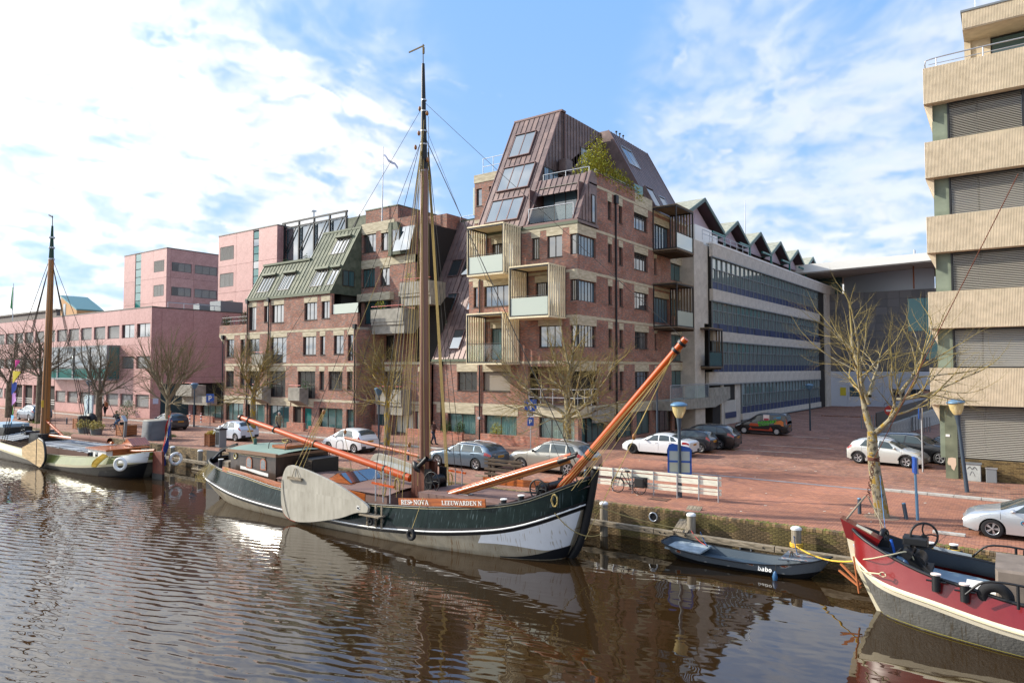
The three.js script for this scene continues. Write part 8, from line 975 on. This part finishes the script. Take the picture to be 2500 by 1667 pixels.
function car(label, pos, ry, c, group) {
  const T = thing(c.name ?? 'parked_car', label, c.cat ?? 'car', [pos[0], ST, pos[1]], ry, group), cb = carBody(c), L = c.L, cx = c.fw + c.wb / 2;
  const P = (g) => g.translate(-cx, 0, 0), xs = new Set(); for (let x = 0; x <= L + 1e-6; x += 0.07) xs.add(+Math.min(x, L).toFixed(3)); for (const w of [c.fw, cb.rx]) for (let k = -8; k <= 8; k++) xs.add(+(w + cb.ar * Math.sin(k / 8 * 1.5708)).toFixed(4)); xs.add(0.02); xs.add(L - 0.02); const X = [...xs].sort((a, b) => a - b).filter((x) => x >= 0 && x <= L);
  const paint = c.paintM ?? phy({ color: c.paint, roughness: 0.35, metalness: c.metal ?? 0.35, clearcoat: 1, clearcoatRoughness: 0.06 });
  const half = (s) => { const rows = X.map((x) => { const r = []; for (let j = 0; j <= 22; j++) { const p = cb.sec(x, j / 22); r.push([p[0], p[1], s * p[2]]); } return r; }); return gridG(s > 0 ? rows : rows.map((r) => r)); };
  const cap = (x) => { const sL = [], n = 22; for (let j = 0; j <= n; j++) sL.push(cb.sec(x, j / n)); return gridG([sL.map((p) => [p[0], p[1], p[2]]), sL.map((p) => [p[0] + (x < 1 ? -0.03 : 0.03), lerp(p[1], (sL[0][1] + sL[n][1]) / 2, 0.08), 0]), sL.map((p) => [p[0], p[1], -p[2]])]); };
  const body = part(T, 'body', P(merge([mergeVertices(half(1)), mergeVertices(half(-1)), cap(0), cap(L)])), paint);
  part(T, 'underbody', P(merge([B(0.15, L - 0.15, 0.16, 0.5, -c.W / 2 + 0.25, c.W / 2 - 0.25), B(0.3, L - 0.3, 0.18, 0.24, -c.W / 2 + 0.1, c.W / 2 - 0.1)])), M.black);
  // windows: side glass in lengths, windscreen, rear screen
  const glass = c.glassM ?? M.carGlass, tb = 0.515, tt = 0.775;
  for (const s of [1, -1]) {
    (c.side || []).forEach(([a0, a1, b0, b1]) => part(T, 'side_window', P(carPatch(cb, (u, v) => [lerp(lerp(a0, b0, u), lerp(a1, b1, u), v), lerp(tb, tt, v)], 8, 4, 0.008, s)), glass));
    if (c.chrome) part(T, 'window_trim', P(tube(c.side.flatMap(([a0, a1, b0, b1], i) => (i ? [[b1, tt]] : [[a0, tb], [a1, tt], [b1, tt]])).concat([[c.side.at(-1)[2], tb]]).map(([x, t]) => { const p = cb.sec(x, t); return [p[0], p[1], s * (p[2] + 0.012)]; }), 0.011, 40, 5)), M.alu);
    (c.doors || []).forEach((x) => part(T, 'door_seam', P(tube([0.12, 0.25, 0.4, 0.5].map((t) => { const p = cb.sec(x, t); return [p[0], p[1], s * (p[2] + 0.001)]; }), 0.005, 10, 4)), M.black));
    (c.doors || []).slice(1).forEach((x) => { const p = cb.sec(x - 0.14, 0.42); part(T, 'door_handle', P(BB(p[0] - 0.1, p[0] + 0.08, p[1] - 0.015, p[1] + 0.015, s * p[2] - 0.02, s * p[2] + 0.035, 0.008)), c.handleM ?? paint); });
    const mp = cb.sec(c.mir, 0.56); part(T, 'wing_mirror', P(new THREE.SphereGeometry(0.11, 12, 8).scale(0.75, 0.62, 1).translate(mp[0], mp[1] + 0.03, s * (mp[2] + 0.1))), c.mirM ?? paint);
    const hl = part(T, 'headlight', P(carPatch(cb, (u, v) => [lerp(c.hl[0], c.hl[1], u), lerp(c.hl[2], c.hl[3], v)], 6, 3, 0.008, s)), M.headlight); const tl = part(T, 'tail_light', P(carPatch(cb, (u, v) => [L - lerp(c.tl[0], c.tl[1], u), lerp(c.tl[2], c.tl[3], v)], 5, 3, 0.008, s)), M.taillight);
    if (c.clad) for (const w of [c.fw, cb.rx]) part(T, 'arch_trim', P(tube(Array.from({ length: 11 }, (_, k) => { const a = 0.12 + k / 10 * 2.9, x = w + Math.cos(a) * (cb.ar + 0.02); return [x, c.wr + Math.sin(a) * (cb.ar + 0.02), s * (cb.sec(x, 0.2)[2] + 0.004)]; }), 0.035, 24, 6)), M.plasticDk);
    for (const w of [c.fw, cb.rx]) { const z = s * (c.W / 2 - 0.13); const ty = part(T, 'wheel', P(at(lathe([[c.wr * 0.62, -0.1], [c.wr * 0.9, -0.105], [c.wr * 0.99, -0.07], [c.wr, 0], [c.wr * 0.99, 0.07], [c.wr * 0.9, 0.105], [c.wr * 0.62, 0.1]], 28), w, c.wr, z, 0, 0, Math.PI / 2)), M.rubber); part(ty, 'rim', P(rimGeo(c.wr * 0.66, c.spokes ?? 5, c.rimS ?? 'twin').clone().translate(w, c.wr, s * (c.W / 2 - 0.045))), c.rimM ?? M.rim); part(ty, 'hub_back', P(new THREE.CylinderGeometry(c.wr * 0.66, c.wr * 0.66, 0.03, 20).rotateX(1.5708).translate(w, c.wr, s * (c.W / 2 - 0.11))), M.black); }
  }
  const wsc = (a, b, k, nm) => part(T, nm, P(merge([1, -1].map((s) => carPatch(cb, (u, v) => [lerp(a, b, u), lerp(k, 1, v)], 8, 6, 0.01, s)))), glass); const W = c.ws, rs = c.rs; wsc(W[0], W[1], 0.80, 'windscreen'); if (rs) wsc(rs[0], rs[1], 0.82, 'rear_window');
  const plate = part(T, 'number_plate', P(BB(L + 0.005, L + 0.03, c.py ?? 0.72, (c.py ?? 0.72) + 0.12, -0.26, 0.26, 0.004)), M.plateY); part(plate, 'plate_characters', P(ap(textG(c.reg ?? '', 0.075, 'sans_bold', 0.004, true), TR(L + 0.031, (c.py ?? 0.72) + 0.022, 0, Math.PI / 2))), M.black);
  part(T, 'bumper', P(merge([B(L - 0.12, L + 0.015, c.low + 0.1, c.low + 0.28, -c.W / 2 + 0.14, c.W / 2 - 0.14)])), c.bumpM ?? M.plasticDk);
  if (c.rails) part(T, 'roof_rails', P(merge([1, -1].map((s) => tube([0, 0.25, 0.5, 0.75, 1].map((k) => { const x = lerp(c.rails[0], c.rails[1], k), p = cb.sec(x, 0.83); return [x, p[1] + (k === 0 || k === 1 ? 0 : 0.05), s * p[2] * 0.98]; }), 0.016, 20, 5)))), M.alu);
  return T;
}
M.carGlass = phy({ color: lin(0.045, 0.06, 0.062), roughness: 0.04, ior: 1.6 }); M.headlight = phy({ color: '#c9d0d6', roughness: 0.15, clearcoat: 1, metalness: 0.4 }); M.taillight = phy({ color: '#8e1218', roughness: 0.2, clearcoat: 1 }); M.plasticDk = std({ color: '#2b2c2f', roughness: 0.75 }); M.rim = std({ color: '#c4c6c9', roughness: 0.35, metalness: 0.8 }); M.rimDk = std({ color: '#2a2b2e', roughness: 0.4, metalness: 0.5 }); M.plateY = std({ color: '#d99a1a', roughness: 0.5 });
const estate = { L: 4.86, W: 1.86, fw: 0.92, wb: 2.84, wr: 0.34, low: 0.2, top: [[0, 0.62], [0.12, 0.76], [0.5, 0.9], [1.35, 1.02], [1.9, 1.32], [2.4, 1.47], [3.2, 1.49], [4.1, 1.43], [4.45, 1.3], [4.72, 1.0], [4.86, 0.92]], belt: [[0, 0.6], [0.3, 0.74], [1.35, 0.93], [3.5, 0.98], [4.5, 1.02], [4.86, 0.88]], side: [[1.75, 2.2, 2.65, 2.62], [2.73, 2.7, 3.55, 3.5], [3.63, 3.58, 4.3, 3.95]], doors: [1.35, 2.69, 3.62], mir: 1.75, ws: [1.42, 2.18], rs: [4.25, 4.62], hl: [0.08, 0.62, 0.38, 0.49], tl: [0.06, 0.5, 0.4, 0.5], spokes: 5 };
const hatch = { L: 4.08, W: 1.75, fw: 0.82, wb: 2.58, wr: 0.32, low: 0.2, top: [[0, 0.6], [0.12, 0.76], [0.5, 0.92], [1.0, 1.04], [1.5, 1.34], [1.95, 1.52], [2.6, 1.56], [3.3, 1.5], [3.75, 1.34], [3.98, 1.0], [4.08, 0.9]], belt: [[0, 0.58], [0.3, 0.76], [1.0, 0.96], [3.0, 1.04], [3.8, 1.08], [4.08, 0.86]], side: [[1.35, 1.75, 2.3, 2.25], [2.38, 2.33, 3.3, 3.05]], doors: [1.05, 2.34, 3.2], mir: 1.4, ws: [1.06, 1.72], rs: [3.5, 3.86], hl: [0.08, 0.6, 0.38, 0.49], tl: [0.05, 0.32, 0.42, 0.54], spokes: 5 };
const suv = { ...estate, L: 5.0, W: 1.96, fw: 0.9, wb: 2.98, wr: 0.38, low: 0.26, top: [[0, 0.8], [0.1, 0.98], [0.5, 1.1], [1.3, 1.18], [1.85, 1.5], [2.4, 1.7], [3.2, 1.72], [4.2, 1.64], [4.6, 1.42], [4.88, 1.1], [5.0, 1.0]], belt: [[0, 0.78], [0.3, 0.95], [1.3, 1.1], [3.5, 1.15], [4.6, 1.2], [5, 0.98]], side: [[1.7, 2.15, 2.75, 2.7], [2.83, 2.78, 3.75, 3.68], [3.83, 3.76, 4.45, 4.1]], doors: [1.32, 2.79, 3.8], ws: [1.38, 2.12], rs: [4.4, 4.78], py: 0.82 };
const sedan = { ...estate, L: 4.75, W: 1.83, fw: 0.8, wb: 2.82, top: [[0, 0.6], [0.12, 0.75], [0.5, 0.9], [1.35, 1.0], [1.95, 1.3], [2.5, 1.43], [3.1, 1.43], [3.7, 1.28], [4.2, 1.08], [4.6, 1.02], [4.75, 0.92]], side: [[1.75, 2.2, 2.6, 2.58], [2.68, 2.65, 3.4, 3.3], [3.48, 3.38, 3.9, 3.6]], doors: [1.3, 2.64, 3.55], ws: [1.4, 2.2], rs: [3.45, 4.1], belt: [[0, 0.58], [0.3, 0.74], [1.35, 0.92], [3.5, 0.97], [4.5, 0.98], [4.75, 0.88]] };
car('blue grey estate car with chrome window trim parked by the timber fence', [-25.5, -5.25], 0, { ...estate, paint: '#5c6d7b', metal: 0.6, chrome: 1, rails: [2.2, 4.1], reg: 'H-921-KX' });
car('silver beige sport utility car parked under the lichen covered tree', [-20.4, -6.6], 0, { ...suv, paint: '#a9a69c', metal: 0.7, rails: [2.2, 4.3], reg: 'G-764-JT', handleM: M.alu, mirM: M.black });
car('white rounded people carrier parked behind the barge boom', [-36.7, -6.3], 0, { ...hatch, paint: '#d8dadb', metal: 0.1, L: 4.08, top: hatch.top.map(([x, y]) => [x, y + 0.05 * (y > 1)]), reg: '7-XKD-42' });
car('white electric hatchback parked beside the mossy tree', [-49.9, -5.9], 0, { ...hatch, paint: '#cfd9e4', metal: 0.2, reg: 'S-341-PB' });
car('dark blue grey hatchback parked by the concrete block', [-63.4, -7.6], 0, { ...hatch, paint: '#343b44', metal: 0.5, reg: 'K-238-TL' });
car('grey blue crossover parked behind the ochre mast', [-86.6, -4.6], 0, { ...suv, paint: '#5d6f80', metal: 0.5, reg: 'N-415-RF' });
car('white saloon with black wheels parked beside the brick tower', [-18.9, -17.2], 0, { ...sedan, paint: '#dcdfe2', metal: 0.1, rimM: M.rimDk, reg: 'L-806-HV' });
car('black small crossover parked next to the white saloon', [-18.0, -20.0], 0, { ...hatch, paint: '#1f242b', metal: 0.4, clad: 1, reg: 'R-159-SD' });
car('black sport utility car parked beyond the black crossover', [-17.9, -22.6], 0.03, { ...suv, paint: '#15171b', metal: 0.4, reg: 'T-530-GB' });
car('silver hatchback with dark wheel arch trim facing the beige office', [-5.9, -20.6], Math.PI - 0.17, { ...hatch, paint: '#c4c6c2', metal: 0.5, clad: 1, wr: 0.34, reg: 'P-602-DN', rails: [1.8, 3.3] });
car('black estate car facing the beige office, next to the silver hatchback', [-4.6, -23.3], Math.PI - 0.17, { ...suv, paint: '#14161a', metal: 0.4, reg: 'Z-118-LK', chrome: 1 });
car('black long estate car parked last in the row by the beige office', [-3.2, -26.2], -0.15, { ...estate, paint: '#1c1e22', metal: 0.4, reg: 'X-347-VB', chrome: 1, rails: [2.2, 4.1] });
{ const t = car('silver hatchback with a small round logo on its door, at the quay edge', [0.78, -3.55], 0.0, { ...hatch, L: 4.1, W: 1.78, paint: '#c3c8cc', metal: 0.6, wr: 0.325, reg: 'B-274-XH', top: [[0, 0.58], [0.1, 0.72], [0.45, 0.86], [1.05, 0.99], [1.6, 1.24], [2.1, 1.42], [2.7, 1.47], [3.4, 1.42], [3.8, 1.22], [4.0, 1.0], [4.1, 0.88]], belt: [[0, 0.56], [0.3, 0.72], [1.0, 0.9], [3.0, 0.98], [3.8, 1.02], [4.1, 0.84]], hl: [0.12, 0.78, 0.40, 0.49] }); const lg = part(t, 'door_logo', new THREE.TorusGeometry(0.06, 0.016, 6, 18, 4.4).translate(-0.45, 0.62, 0.893), std({ color: '#2f6f8a' })); part(lg, 'logo_dot', new THREE.SphereGeometry(0.025, 8, 6).scale(1, 1, 0.3).translate(-0.45, 0.62, 0.895), M.redPaint); part(t, 'door_lettering', ap(textG('EXTRA TURN', 0.05, 'sans_bold', 0.003), TR(-0.34, 0.6, 0.892)), M.frameDk); }
{ // black delivery van with printed sides
  const v = { ...hatch, name: 'delivery_van', cat: 'van', L: 4.4, W: 1.83, fw: 0.82, wb: 2.7, wr: 0.33, low: 0.22, top: [[0, 0.7], [0.1, 0.88], [0.5, 1.02], [1.0, 1.14], [1.5, 1.5], [1.95, 1.76], [2.5, 1.84], [3.6, 1.84], [4.25, 1.78], [4.37, 1.3], [4.4, 1.0]], belt: [[0, 0.68], [0.3, 0.86], [1.0, 1.06], [4.2, 1.1], [4.4, 0.95]], tum: 0.86, side: [[1.35, 1.7, 2.2, 2.18]], doors: [1.1, 2.25], ws: [1.06, 1.72], rs: [4.3, 4.37], paint: '#101113', metal: 0.1, rimS: 'steel', spokes: 6, reg: 'V-71-BXK', tl: [0.04, 0.14, 0.45, 0.7] };
  const t = car('black delivery van with orange and lime green printed sides by the office', [-17.2, -35.3], 0.02, v); const z = 0.925; const st = (pts, c, dz = 0) => part(t, 'printed_panel', polyG(pts.map(([x, y]) => [x - 2.17, y]), 0.006).translate(0, 0, z + dz), std({ color: c, roughness: 0.4 }));
  st([[1.25, 0.75], [2.1, 0.72], [2.0, 0.95], [1.4, 0.98]], '#b5471f'); st([[1.2, 0.4], [3.2, 0.36], [3.2, 0.5], [3.05, 0.72], [2.9, 0.48], [1.5, 0.5], [1.4, 0.66]], '#a8371c'); st([[3.3, 0.92], [4.1, 0.8], [4.1, 1.15], [3.9, 1.3], [3.5, 1.2]], '#d0783a', -0.02); st([[3.0, 1.2], [3.3, 1.5], [3.9, 1.62], [3.8, 1.25], [3.3, 1.15]], '#4d8fb0', -0.08); st([[3.2, 1.25], [3.45, 1.48], [3.7, 1.3]], '#8a6a50', -0.07); st([[2.45, 1.22], [2.95, 1.22], [2.95, 1.72], [2.45, 1.72]], '#e8dcd8', -0.06); st([[2.5, 1.26], [2.9, 1.26], [2.9, 1.42], [2.5, 1.42]], '#b0384a', -0.05);
  part(t, 'lettering', ap(textG('HONGER?', 0.24, 'sans_bold', 0.006), new THREE.Matrix4().makeRotationZ(0.12).setPosition(-0.15, 0.88, z + 0.004)), std({ color: '#55c22e' })); part(t, 'lettering', ap(textG('BEL VOOR DE', 0.1, 'sans_bold', 0.006), new THREE.Matrix4().makeRotationZ(0.12).setPosition(-0.1, 0.74, z + 0.004)), std({ color: '#55c22e' }));
}
// ---------- bicycles ----------
function bicycle(T, o = {}) {
  const r = 0.34, wb = 1.08, W = [[0, r], [wb, r]]; for (const [x, y] of W) { const w = part(T, 'wheel', new THREE.TorusGeometry(r - 0.02, 0.02, 6, 28).translate(x, y, 0), M.rubber); part(w, 'spokes', merge([new THREE.CylinderGeometry(0.03, 0.03, 0.1, 8).rotateX(1.57).translate(x, y, 0), ...Array.from({ length: 12 }, (_, i) => bar([x, y, 0.02 * (i % 2 ? 1 : -1)], [x + Math.cos(i * 0.524) * (r - 0.03), y + Math.sin(i * 0.524) * (r - 0.03), 0], 0.0025, 0.0025, 3))]), M.alu); }
  part(T, 'frame', merge([bar([0.42, 0.3, 0], [0.62, 0.95, 0], 0.02), bar([0.42, 0.3, 0], [0.0 + wb * 0, r, 0.05], 0.012), bar([0.42, 0.3, 0], [0.88, 0.88, 0], 0.022), bar([0.62, 0.9, 0], [0, r, 0.05], 0.01), bar([0.88, 0.88, 0], [wb, r, 0.0], 0.018), bar([0.86, 0.95, 0], [0.92, 0.8, 0], 0.024)].map((g) => g)), o.frame ?? M.steelDk);
  part(T, 'saddle', merge([new THREE.SphereGeometry(0.12, 12, 8).scale(1.15, 0.4, 0.75).translate(0.6, 1.0, 0)]), M.black); part(T, 'handlebar', merge([bar([0.86, 0.92, 0], [0.84, 1.08, 0], 0.014), tube([[0.7, 1.1, 0.28], [0.84, 1.12, 0.2], [0.86, 1.08, 0], [0.84, 1.12, -0.2], [0.7, 1.1, -0.28]], 0.013, 16)]), M.alu); part(T, 'mudguard', merge([0, wb].map((x) => new THREE.TorusGeometry(r + 0.015, 0.018, 5, 14, 2.4).rotateZ(0.5).translate(x, r, 0))), M.black);
  part(T, 'crank', merge([new THREE.TorusGeometry(0.09, 0.012, 5, 16).translate(0.42, 0.3, 0.05), bar([0.42, 0.3, 0.08], [0.52, 0.18, 0.08], 0.012), B(0.47, 0.58, 0.16, 0.19, 0.08, 0.17), bar([0.42, 0.3, -0.08], [0.32, 0.42, -0.08], 0.012)]), M.steelDk); part(T, 'carrier', merge([bar([-0.25, 0.76, 0.08], [0.4, 0.78, 0.06], 0.01), bar([-0.25, 0.76, -0.08], [0.4, 0.78, -0.06], 0.01), bar([0, r, 0.08], [-0.1, 0.76, 0.08], 0.008)]), M.steelDk);
  if (o.bags) for (const s of [1, -1]) part(T, 'pannier', BB(-0.3, 0.16, 0.34, 0.78, s * 0.09 + (s < 0 ? -0.16 : 0), s * 0.09 + (s > 0 ? 0.16 : 0), 0.04), M.black);
  part(T, 'stand', merge([bar([0.3, 0.3, 0.06], [0.1, 0.0, 0.16], 0.012)]), M.steelDk);
}
{ const b = thing('bicycle', 'black city bicycle with panniers leaning on the white rail fence', 'bicycle', [-13.5, ST, -2.98], Math.PI + 0.02); bicycle(b, { bags: 1 }); b.rotation.x = -0.05;
  const b2 = thing('bicycle', 'dark bicycle parked against the tree in front of the pink office', 'bicycle', [-70.6, ST, -3.5], 0.3); bicycle(b2, {}); b2.scale.setScalar(1.05); const b2c = thing('cargo_bin', 'black rounded container beside the parked dark bicycle', 'bin', [-69.6, ST, -3.4]); part(b2c, 'shell', new THREE.SphereGeometry(0.7, 16, 12).scale(0.9, 1.1, 0.7).translate(0, 0.72, 0), M.black); part(b2c, 'foot', B(-0.4, 0.4, 0, 0.1, -0.3, 0.3), M.black);
  const cb = thing('cargo_bicycle', 'cargo bicycle with a front box parked behind the barge engine box', 'bicycle', [-33.7, ST, -2.3], Math.PI); bicycle(cb, {}); part(cb, 'cargo_box', BB(0.7, 1.6, 0.42, 0.95, -0.32, 0.32, 0.03), M.slatDk); part(cb, 'rear_frame', tube([[-0.3, 0.35, 0], [-0.4, 1.2, 0], [-0.9, 1.25, 0], [-0.95, 0.6, 0]], 0.02, 20), M.steelDk);
  const b4 = thing('bicycle', 'bicycle parked before the white panels of the dark hall', 'bicycle', [-13.6, ST + 0.1, -82], 0.1); bicycle(b4, {}); }
// ---------- people ----------
function person(label, pos, ry, J, cols, name = 'person') {
  // J: joints; bones: [a, b, ra, rb, colour key]
  const T = thing(name, label, 'person', [pos[0], pos[1], pos[2]], ry), bones = [];
  const add = (a, b, ra, rb, k) => bones.push([V3(...J[a]), V3(...J[b]), ra, rb, cols[k]]);
  add('pelvis', 'chest', 0.15, 0.17, 'top'); add('chest', 'neck', 0.17, 0.07, 'top'); add('neck', 'headb', 0.055, 0.06, 'skin'); add('headb', 'headt', 0.085, 0.095, 'skin'); add('headt', 'crown', 0.097, 0.085, 'hair');
  for (const s of ['l', 'r']) { add('chest', s + 'sh', 0.13, 0.085, 'top'); add(s + 'sh', s + 'el', 0.075, 0.06, 'top'); add(s + 'el', s + 'wr', 0.058, 0.042, 'top'); add(s + 'wr', s + 'ha', 0.042, 0.035, 'skin'); add('pelvis', s + 'hip', 0.14, 0.11, 'leg'); add(s + 'hip', s + 'kn', 0.105, 0.075, 'leg'); add(s + 'kn', s + 'an', 0.075, 0.05, 'leg'); add(s + 'an', s + 'toe', 0.052, 0.042, 'shoe'); }
  if (cols.coat) { add('pelvis', 'hem', 0.17, 0.19, 'coat'); }
  const N = 56, mc = new MarchingCubes(N, new THREE.MeshBasicMaterial(), false, false, 60000), sc = 1.12, ctr = V3(0, 0.9, 0), d2 = (p, b) => { const ab = b[1].clone().sub(b[0]), t = clamp(p.clone().sub(b[0]).dot(ab) / ab.lengthSq()); return p.distanceTo(b[0].clone().addScaledVector(ab, t)) - lerp(b[2], b[3], t); };
  mc.isolation = 0; const p = V3(0, 0, 0); for (let z = 0; z < N; z++) for (let y = 0; y < N; y++) for (let x = 0; x < N; x++) { p.set((x - N / 2) / (N / 2) * sc + ctr.x, (y - N / 2) / (N / 2) * sc + ctr.y, (z - N / 2) / (N / 2) * sc + ctr.z); let d = 1e9; if (Math.abs(p.x) < 0.75 && Math.abs(p.z) < 0.75) for (const b of bones) { const q = d2(p, b), k = 0.035, h = clamp(0.5 + 0.5 * (d - q) / k); d = d > 1e8 ? q : lerp(d, q, h) - k * h * (1 - h); } else d = 1; mc.field[x + y * N + z * N * N] = -d; }
  mc.update(); const n = mc.count ?? mc.geometry.drawRange.count, src = mc.positionArray, Pp = new Float32Array(n * 3), C = new Float32Array(n * 3), cc = new THREE.Color();
  for (let i = 0; i < n; i++) { const v = V3(src[3 * i], src[3 * i + 1], src[3 * i + 2]).multiplyScalar(sc).add(ctr); let best = 1e9, col = cols.top; for (const b of bones) { const q = d2(v, b); if (q < best) { best = q; col = b[4]; } } Pp.set([v.x, v.y, v.z], 3 * i); cc.set(col); C.set([cc.r, cc.g, cc.b], 3 * i); }
  let g = new THREE.BufferGeometry(); g.setAttribute('position', new THREE.BufferAttribute(Pp, 3)); g.setAttribute('color', new THREE.BufferAttribute(C, 3)); g.computeVertexNormals(); const nn = new Float32Array(mc.normalArray.subarray(0, n * 3)); part(T, 'body', g, std({ vertexColors: true, roughness: 0.85 }));
  const hc = V3(...J.headt).lerp(V3(...J.headb), 0.35); part(T, 'face', merge([new THREE.SphereGeometry(0.018, 6, 5).translate(hc.x + 0.095, hc.y - 0.01, hc.z), new THREE.SphereGeometry(0.022, 6, 5).translate(hc.x, hc.y, hc.z + 0.09), new THREE.SphereGeometry(0.022, 6, 5).translate(hc.x, hc.y, hc.z - 0.09)]), std({ color: cols.skin, roughness: 0.8 }));
  for (const s of ['l', 'r']) { const h = V3(...J[s + 'ha']); part(T, 'hand', merge([-0.025, -0.008, 0.009, 0.026].map((o, i) => bar([h.x, h.y, h.z + o], [h.x + 0.03, h.y - 0.06 + 0.008 * i, h.z + o], 0.009, 0.007, 5)).concat([bar([h.x + 0.01, h.y + 0.02, h.z], [h.x + 0.05, h.y, h.z + 0.03], 0.01, 0.008, 5)])), std({ color: cols.skin, roughness: 0.8 })); }
  return T;
}
const walk = (o = {}) => ({ pelvis: [0, 0.95, 0], hem: [0, 0.72, 0], chest: [0.02, 1.3, 0], neck: [0.03, 1.5, 0], headb: [0.05, 1.58, 0], headt: [0.06, 1.66, 0], crown: [0.04, 1.7, 0], lsh: [0.02, 1.4, -0.19], rsh: [0.02, 1.4, 0.19], lel: [0.12, 1.14, -0.24], rel: [-0.1, 1.13, 0.24], lwr: [0.24, 0.94, -0.22], rwr: [-0.08, 0.88, 0.24], lha: [0.28, 0.88, -0.22], rha: [-0.06, 0.8, 0.24], lhip: [0, 0.9, -0.1], rhip: [0, 0.9, 0.1], lkn: [-0.08, 0.5, -0.1], rkn: [0.16, 0.5, 0.1], lan: [-0.26, 0.1, -0.1], ran: [0.24, 0.09, 0.1], ltoe: [-0.1, 0.045, -0.1], rtoe: [0.42, 0.05, 0.1], ...o });
person('older man in a beige coat over a blue shirt walking past the brick block', [-51.4, ST + 0.09, -10.95], Math.PI / 2 - 1.9, walk(), { top: '#8f8468', coat: '#8f8468', skin: '#c08f78', hair: '#c9c2ba', leg: '#262a36', shoe: '#1c1a18' });
person('long haired woman in dark trousers standing beside the barge mast', [-34.15, ST + 0.09, -11.9], 0.3, walk({ lel: [0.1, 1.15, -0.22], lwr: [0.28, 1.22, -0.1], lha: [0.34, 1.26, -0.06], rel: [0.08, 1.14, 0.22], rwr: [0.24, 1.12, 0.08], rha: [0.3, 1.14, 0.05] }), { top: '#4a2f28', skin: '#c08f78', hair: '#4a3024', leg: '#23283a', shoe: '#1c1a18' });
person('person with a brown backpack walking along the pink office wall', [-85.1, ST + 0.09, -11.3], Math.PI, walk({ headb: [0.09, 1.56, 0], headt: [0.12, 1.63, 0], crown: [0.1, 1.68, 0] }), { top: '#231f1f', skin: '#b98a70', hair: '#8a5a38', leg: '#1c1d22', shoe: '#141414' });
{ const t = thing('backpack', 'brown backpack worn by the person along the pink office wall', 'backpack', [-84.87, ST + 1.2, -11.3]); part(t, 'bag', BB(-0.02, 0.2, 0, 0.5, -0.18, 0.18, 0.05), std({ color: '#8a4f2c', roughness: 0.9 })); part(t, 'strap', tube([[0, 0.45, 0.12], [-0.15, 0.5, 0.14], [-0.2, 0.2, 0.15]], 0.02, 10), M.timberDk); }
person('cyclist in a dark jacket and blue jeans riding along the quay street', [-65.0, ST + 0.0, -3.7], -Math.PI / 2 + 0.35, walk({ pelvis: [-0.1, 1.05, 0], chest: [0.08, 1.4, 0], neck: [0.12, 1.6, 0], headb: [0.15, 1.67, 0], headt: [0.16, 1.76, 0], crown: [0.14, 1.8, 0], lsh: [0.08, 1.48, -0.19], rsh: [0.08, 1.48, 0.19], lel: [0.22, 1.25, -0.24], rel: [0.24, 1.3, 0.24], lwr: [0.42, 1.18, -0.22], rwr: [0.3, 1.52, 0.1], lha: [0.48, 1.16, -0.2], rha: [0.3, 1.62, 0.06], lhip: [-0.08, 1.0, -0.1], rhip: [-0.08, 1.0, 0.1], lkn: [0.26, 0.84, -0.12], rkn: [0.2, 0.66, 0.12], lan: [0.1, 0.46, -0.12], ran: [0.06, 0.24, 0.12], ltoe: [0.26, 0.42, -0.12], rtoe: [0.22, 0.2, 0.12] }), { top: '#232838', skin: '#b98a70', hair: '#3c2a20', leg: '#3f5f86', shoe: '#1c1c1e' });
{ const b = thing('bicycle', 'bicycle with a rear bag ridden by the cyclist in the dark jacket', 'bicycle', [-65.05, ST, -3.15], -Math.PI / 2 + 0.35); b.rotation.y = -Math.PI / 2 + 0.35; b.position.set(-65.0 - 0.6 * Math.cos(-Math.PI / 2 + 0.35), ST, -3.7 + 0.6 * Math.sin(-Math.PI / 2 + 0.35)); bicycle(b, { bags: 1 }); }
renderer.render(scene, camera);
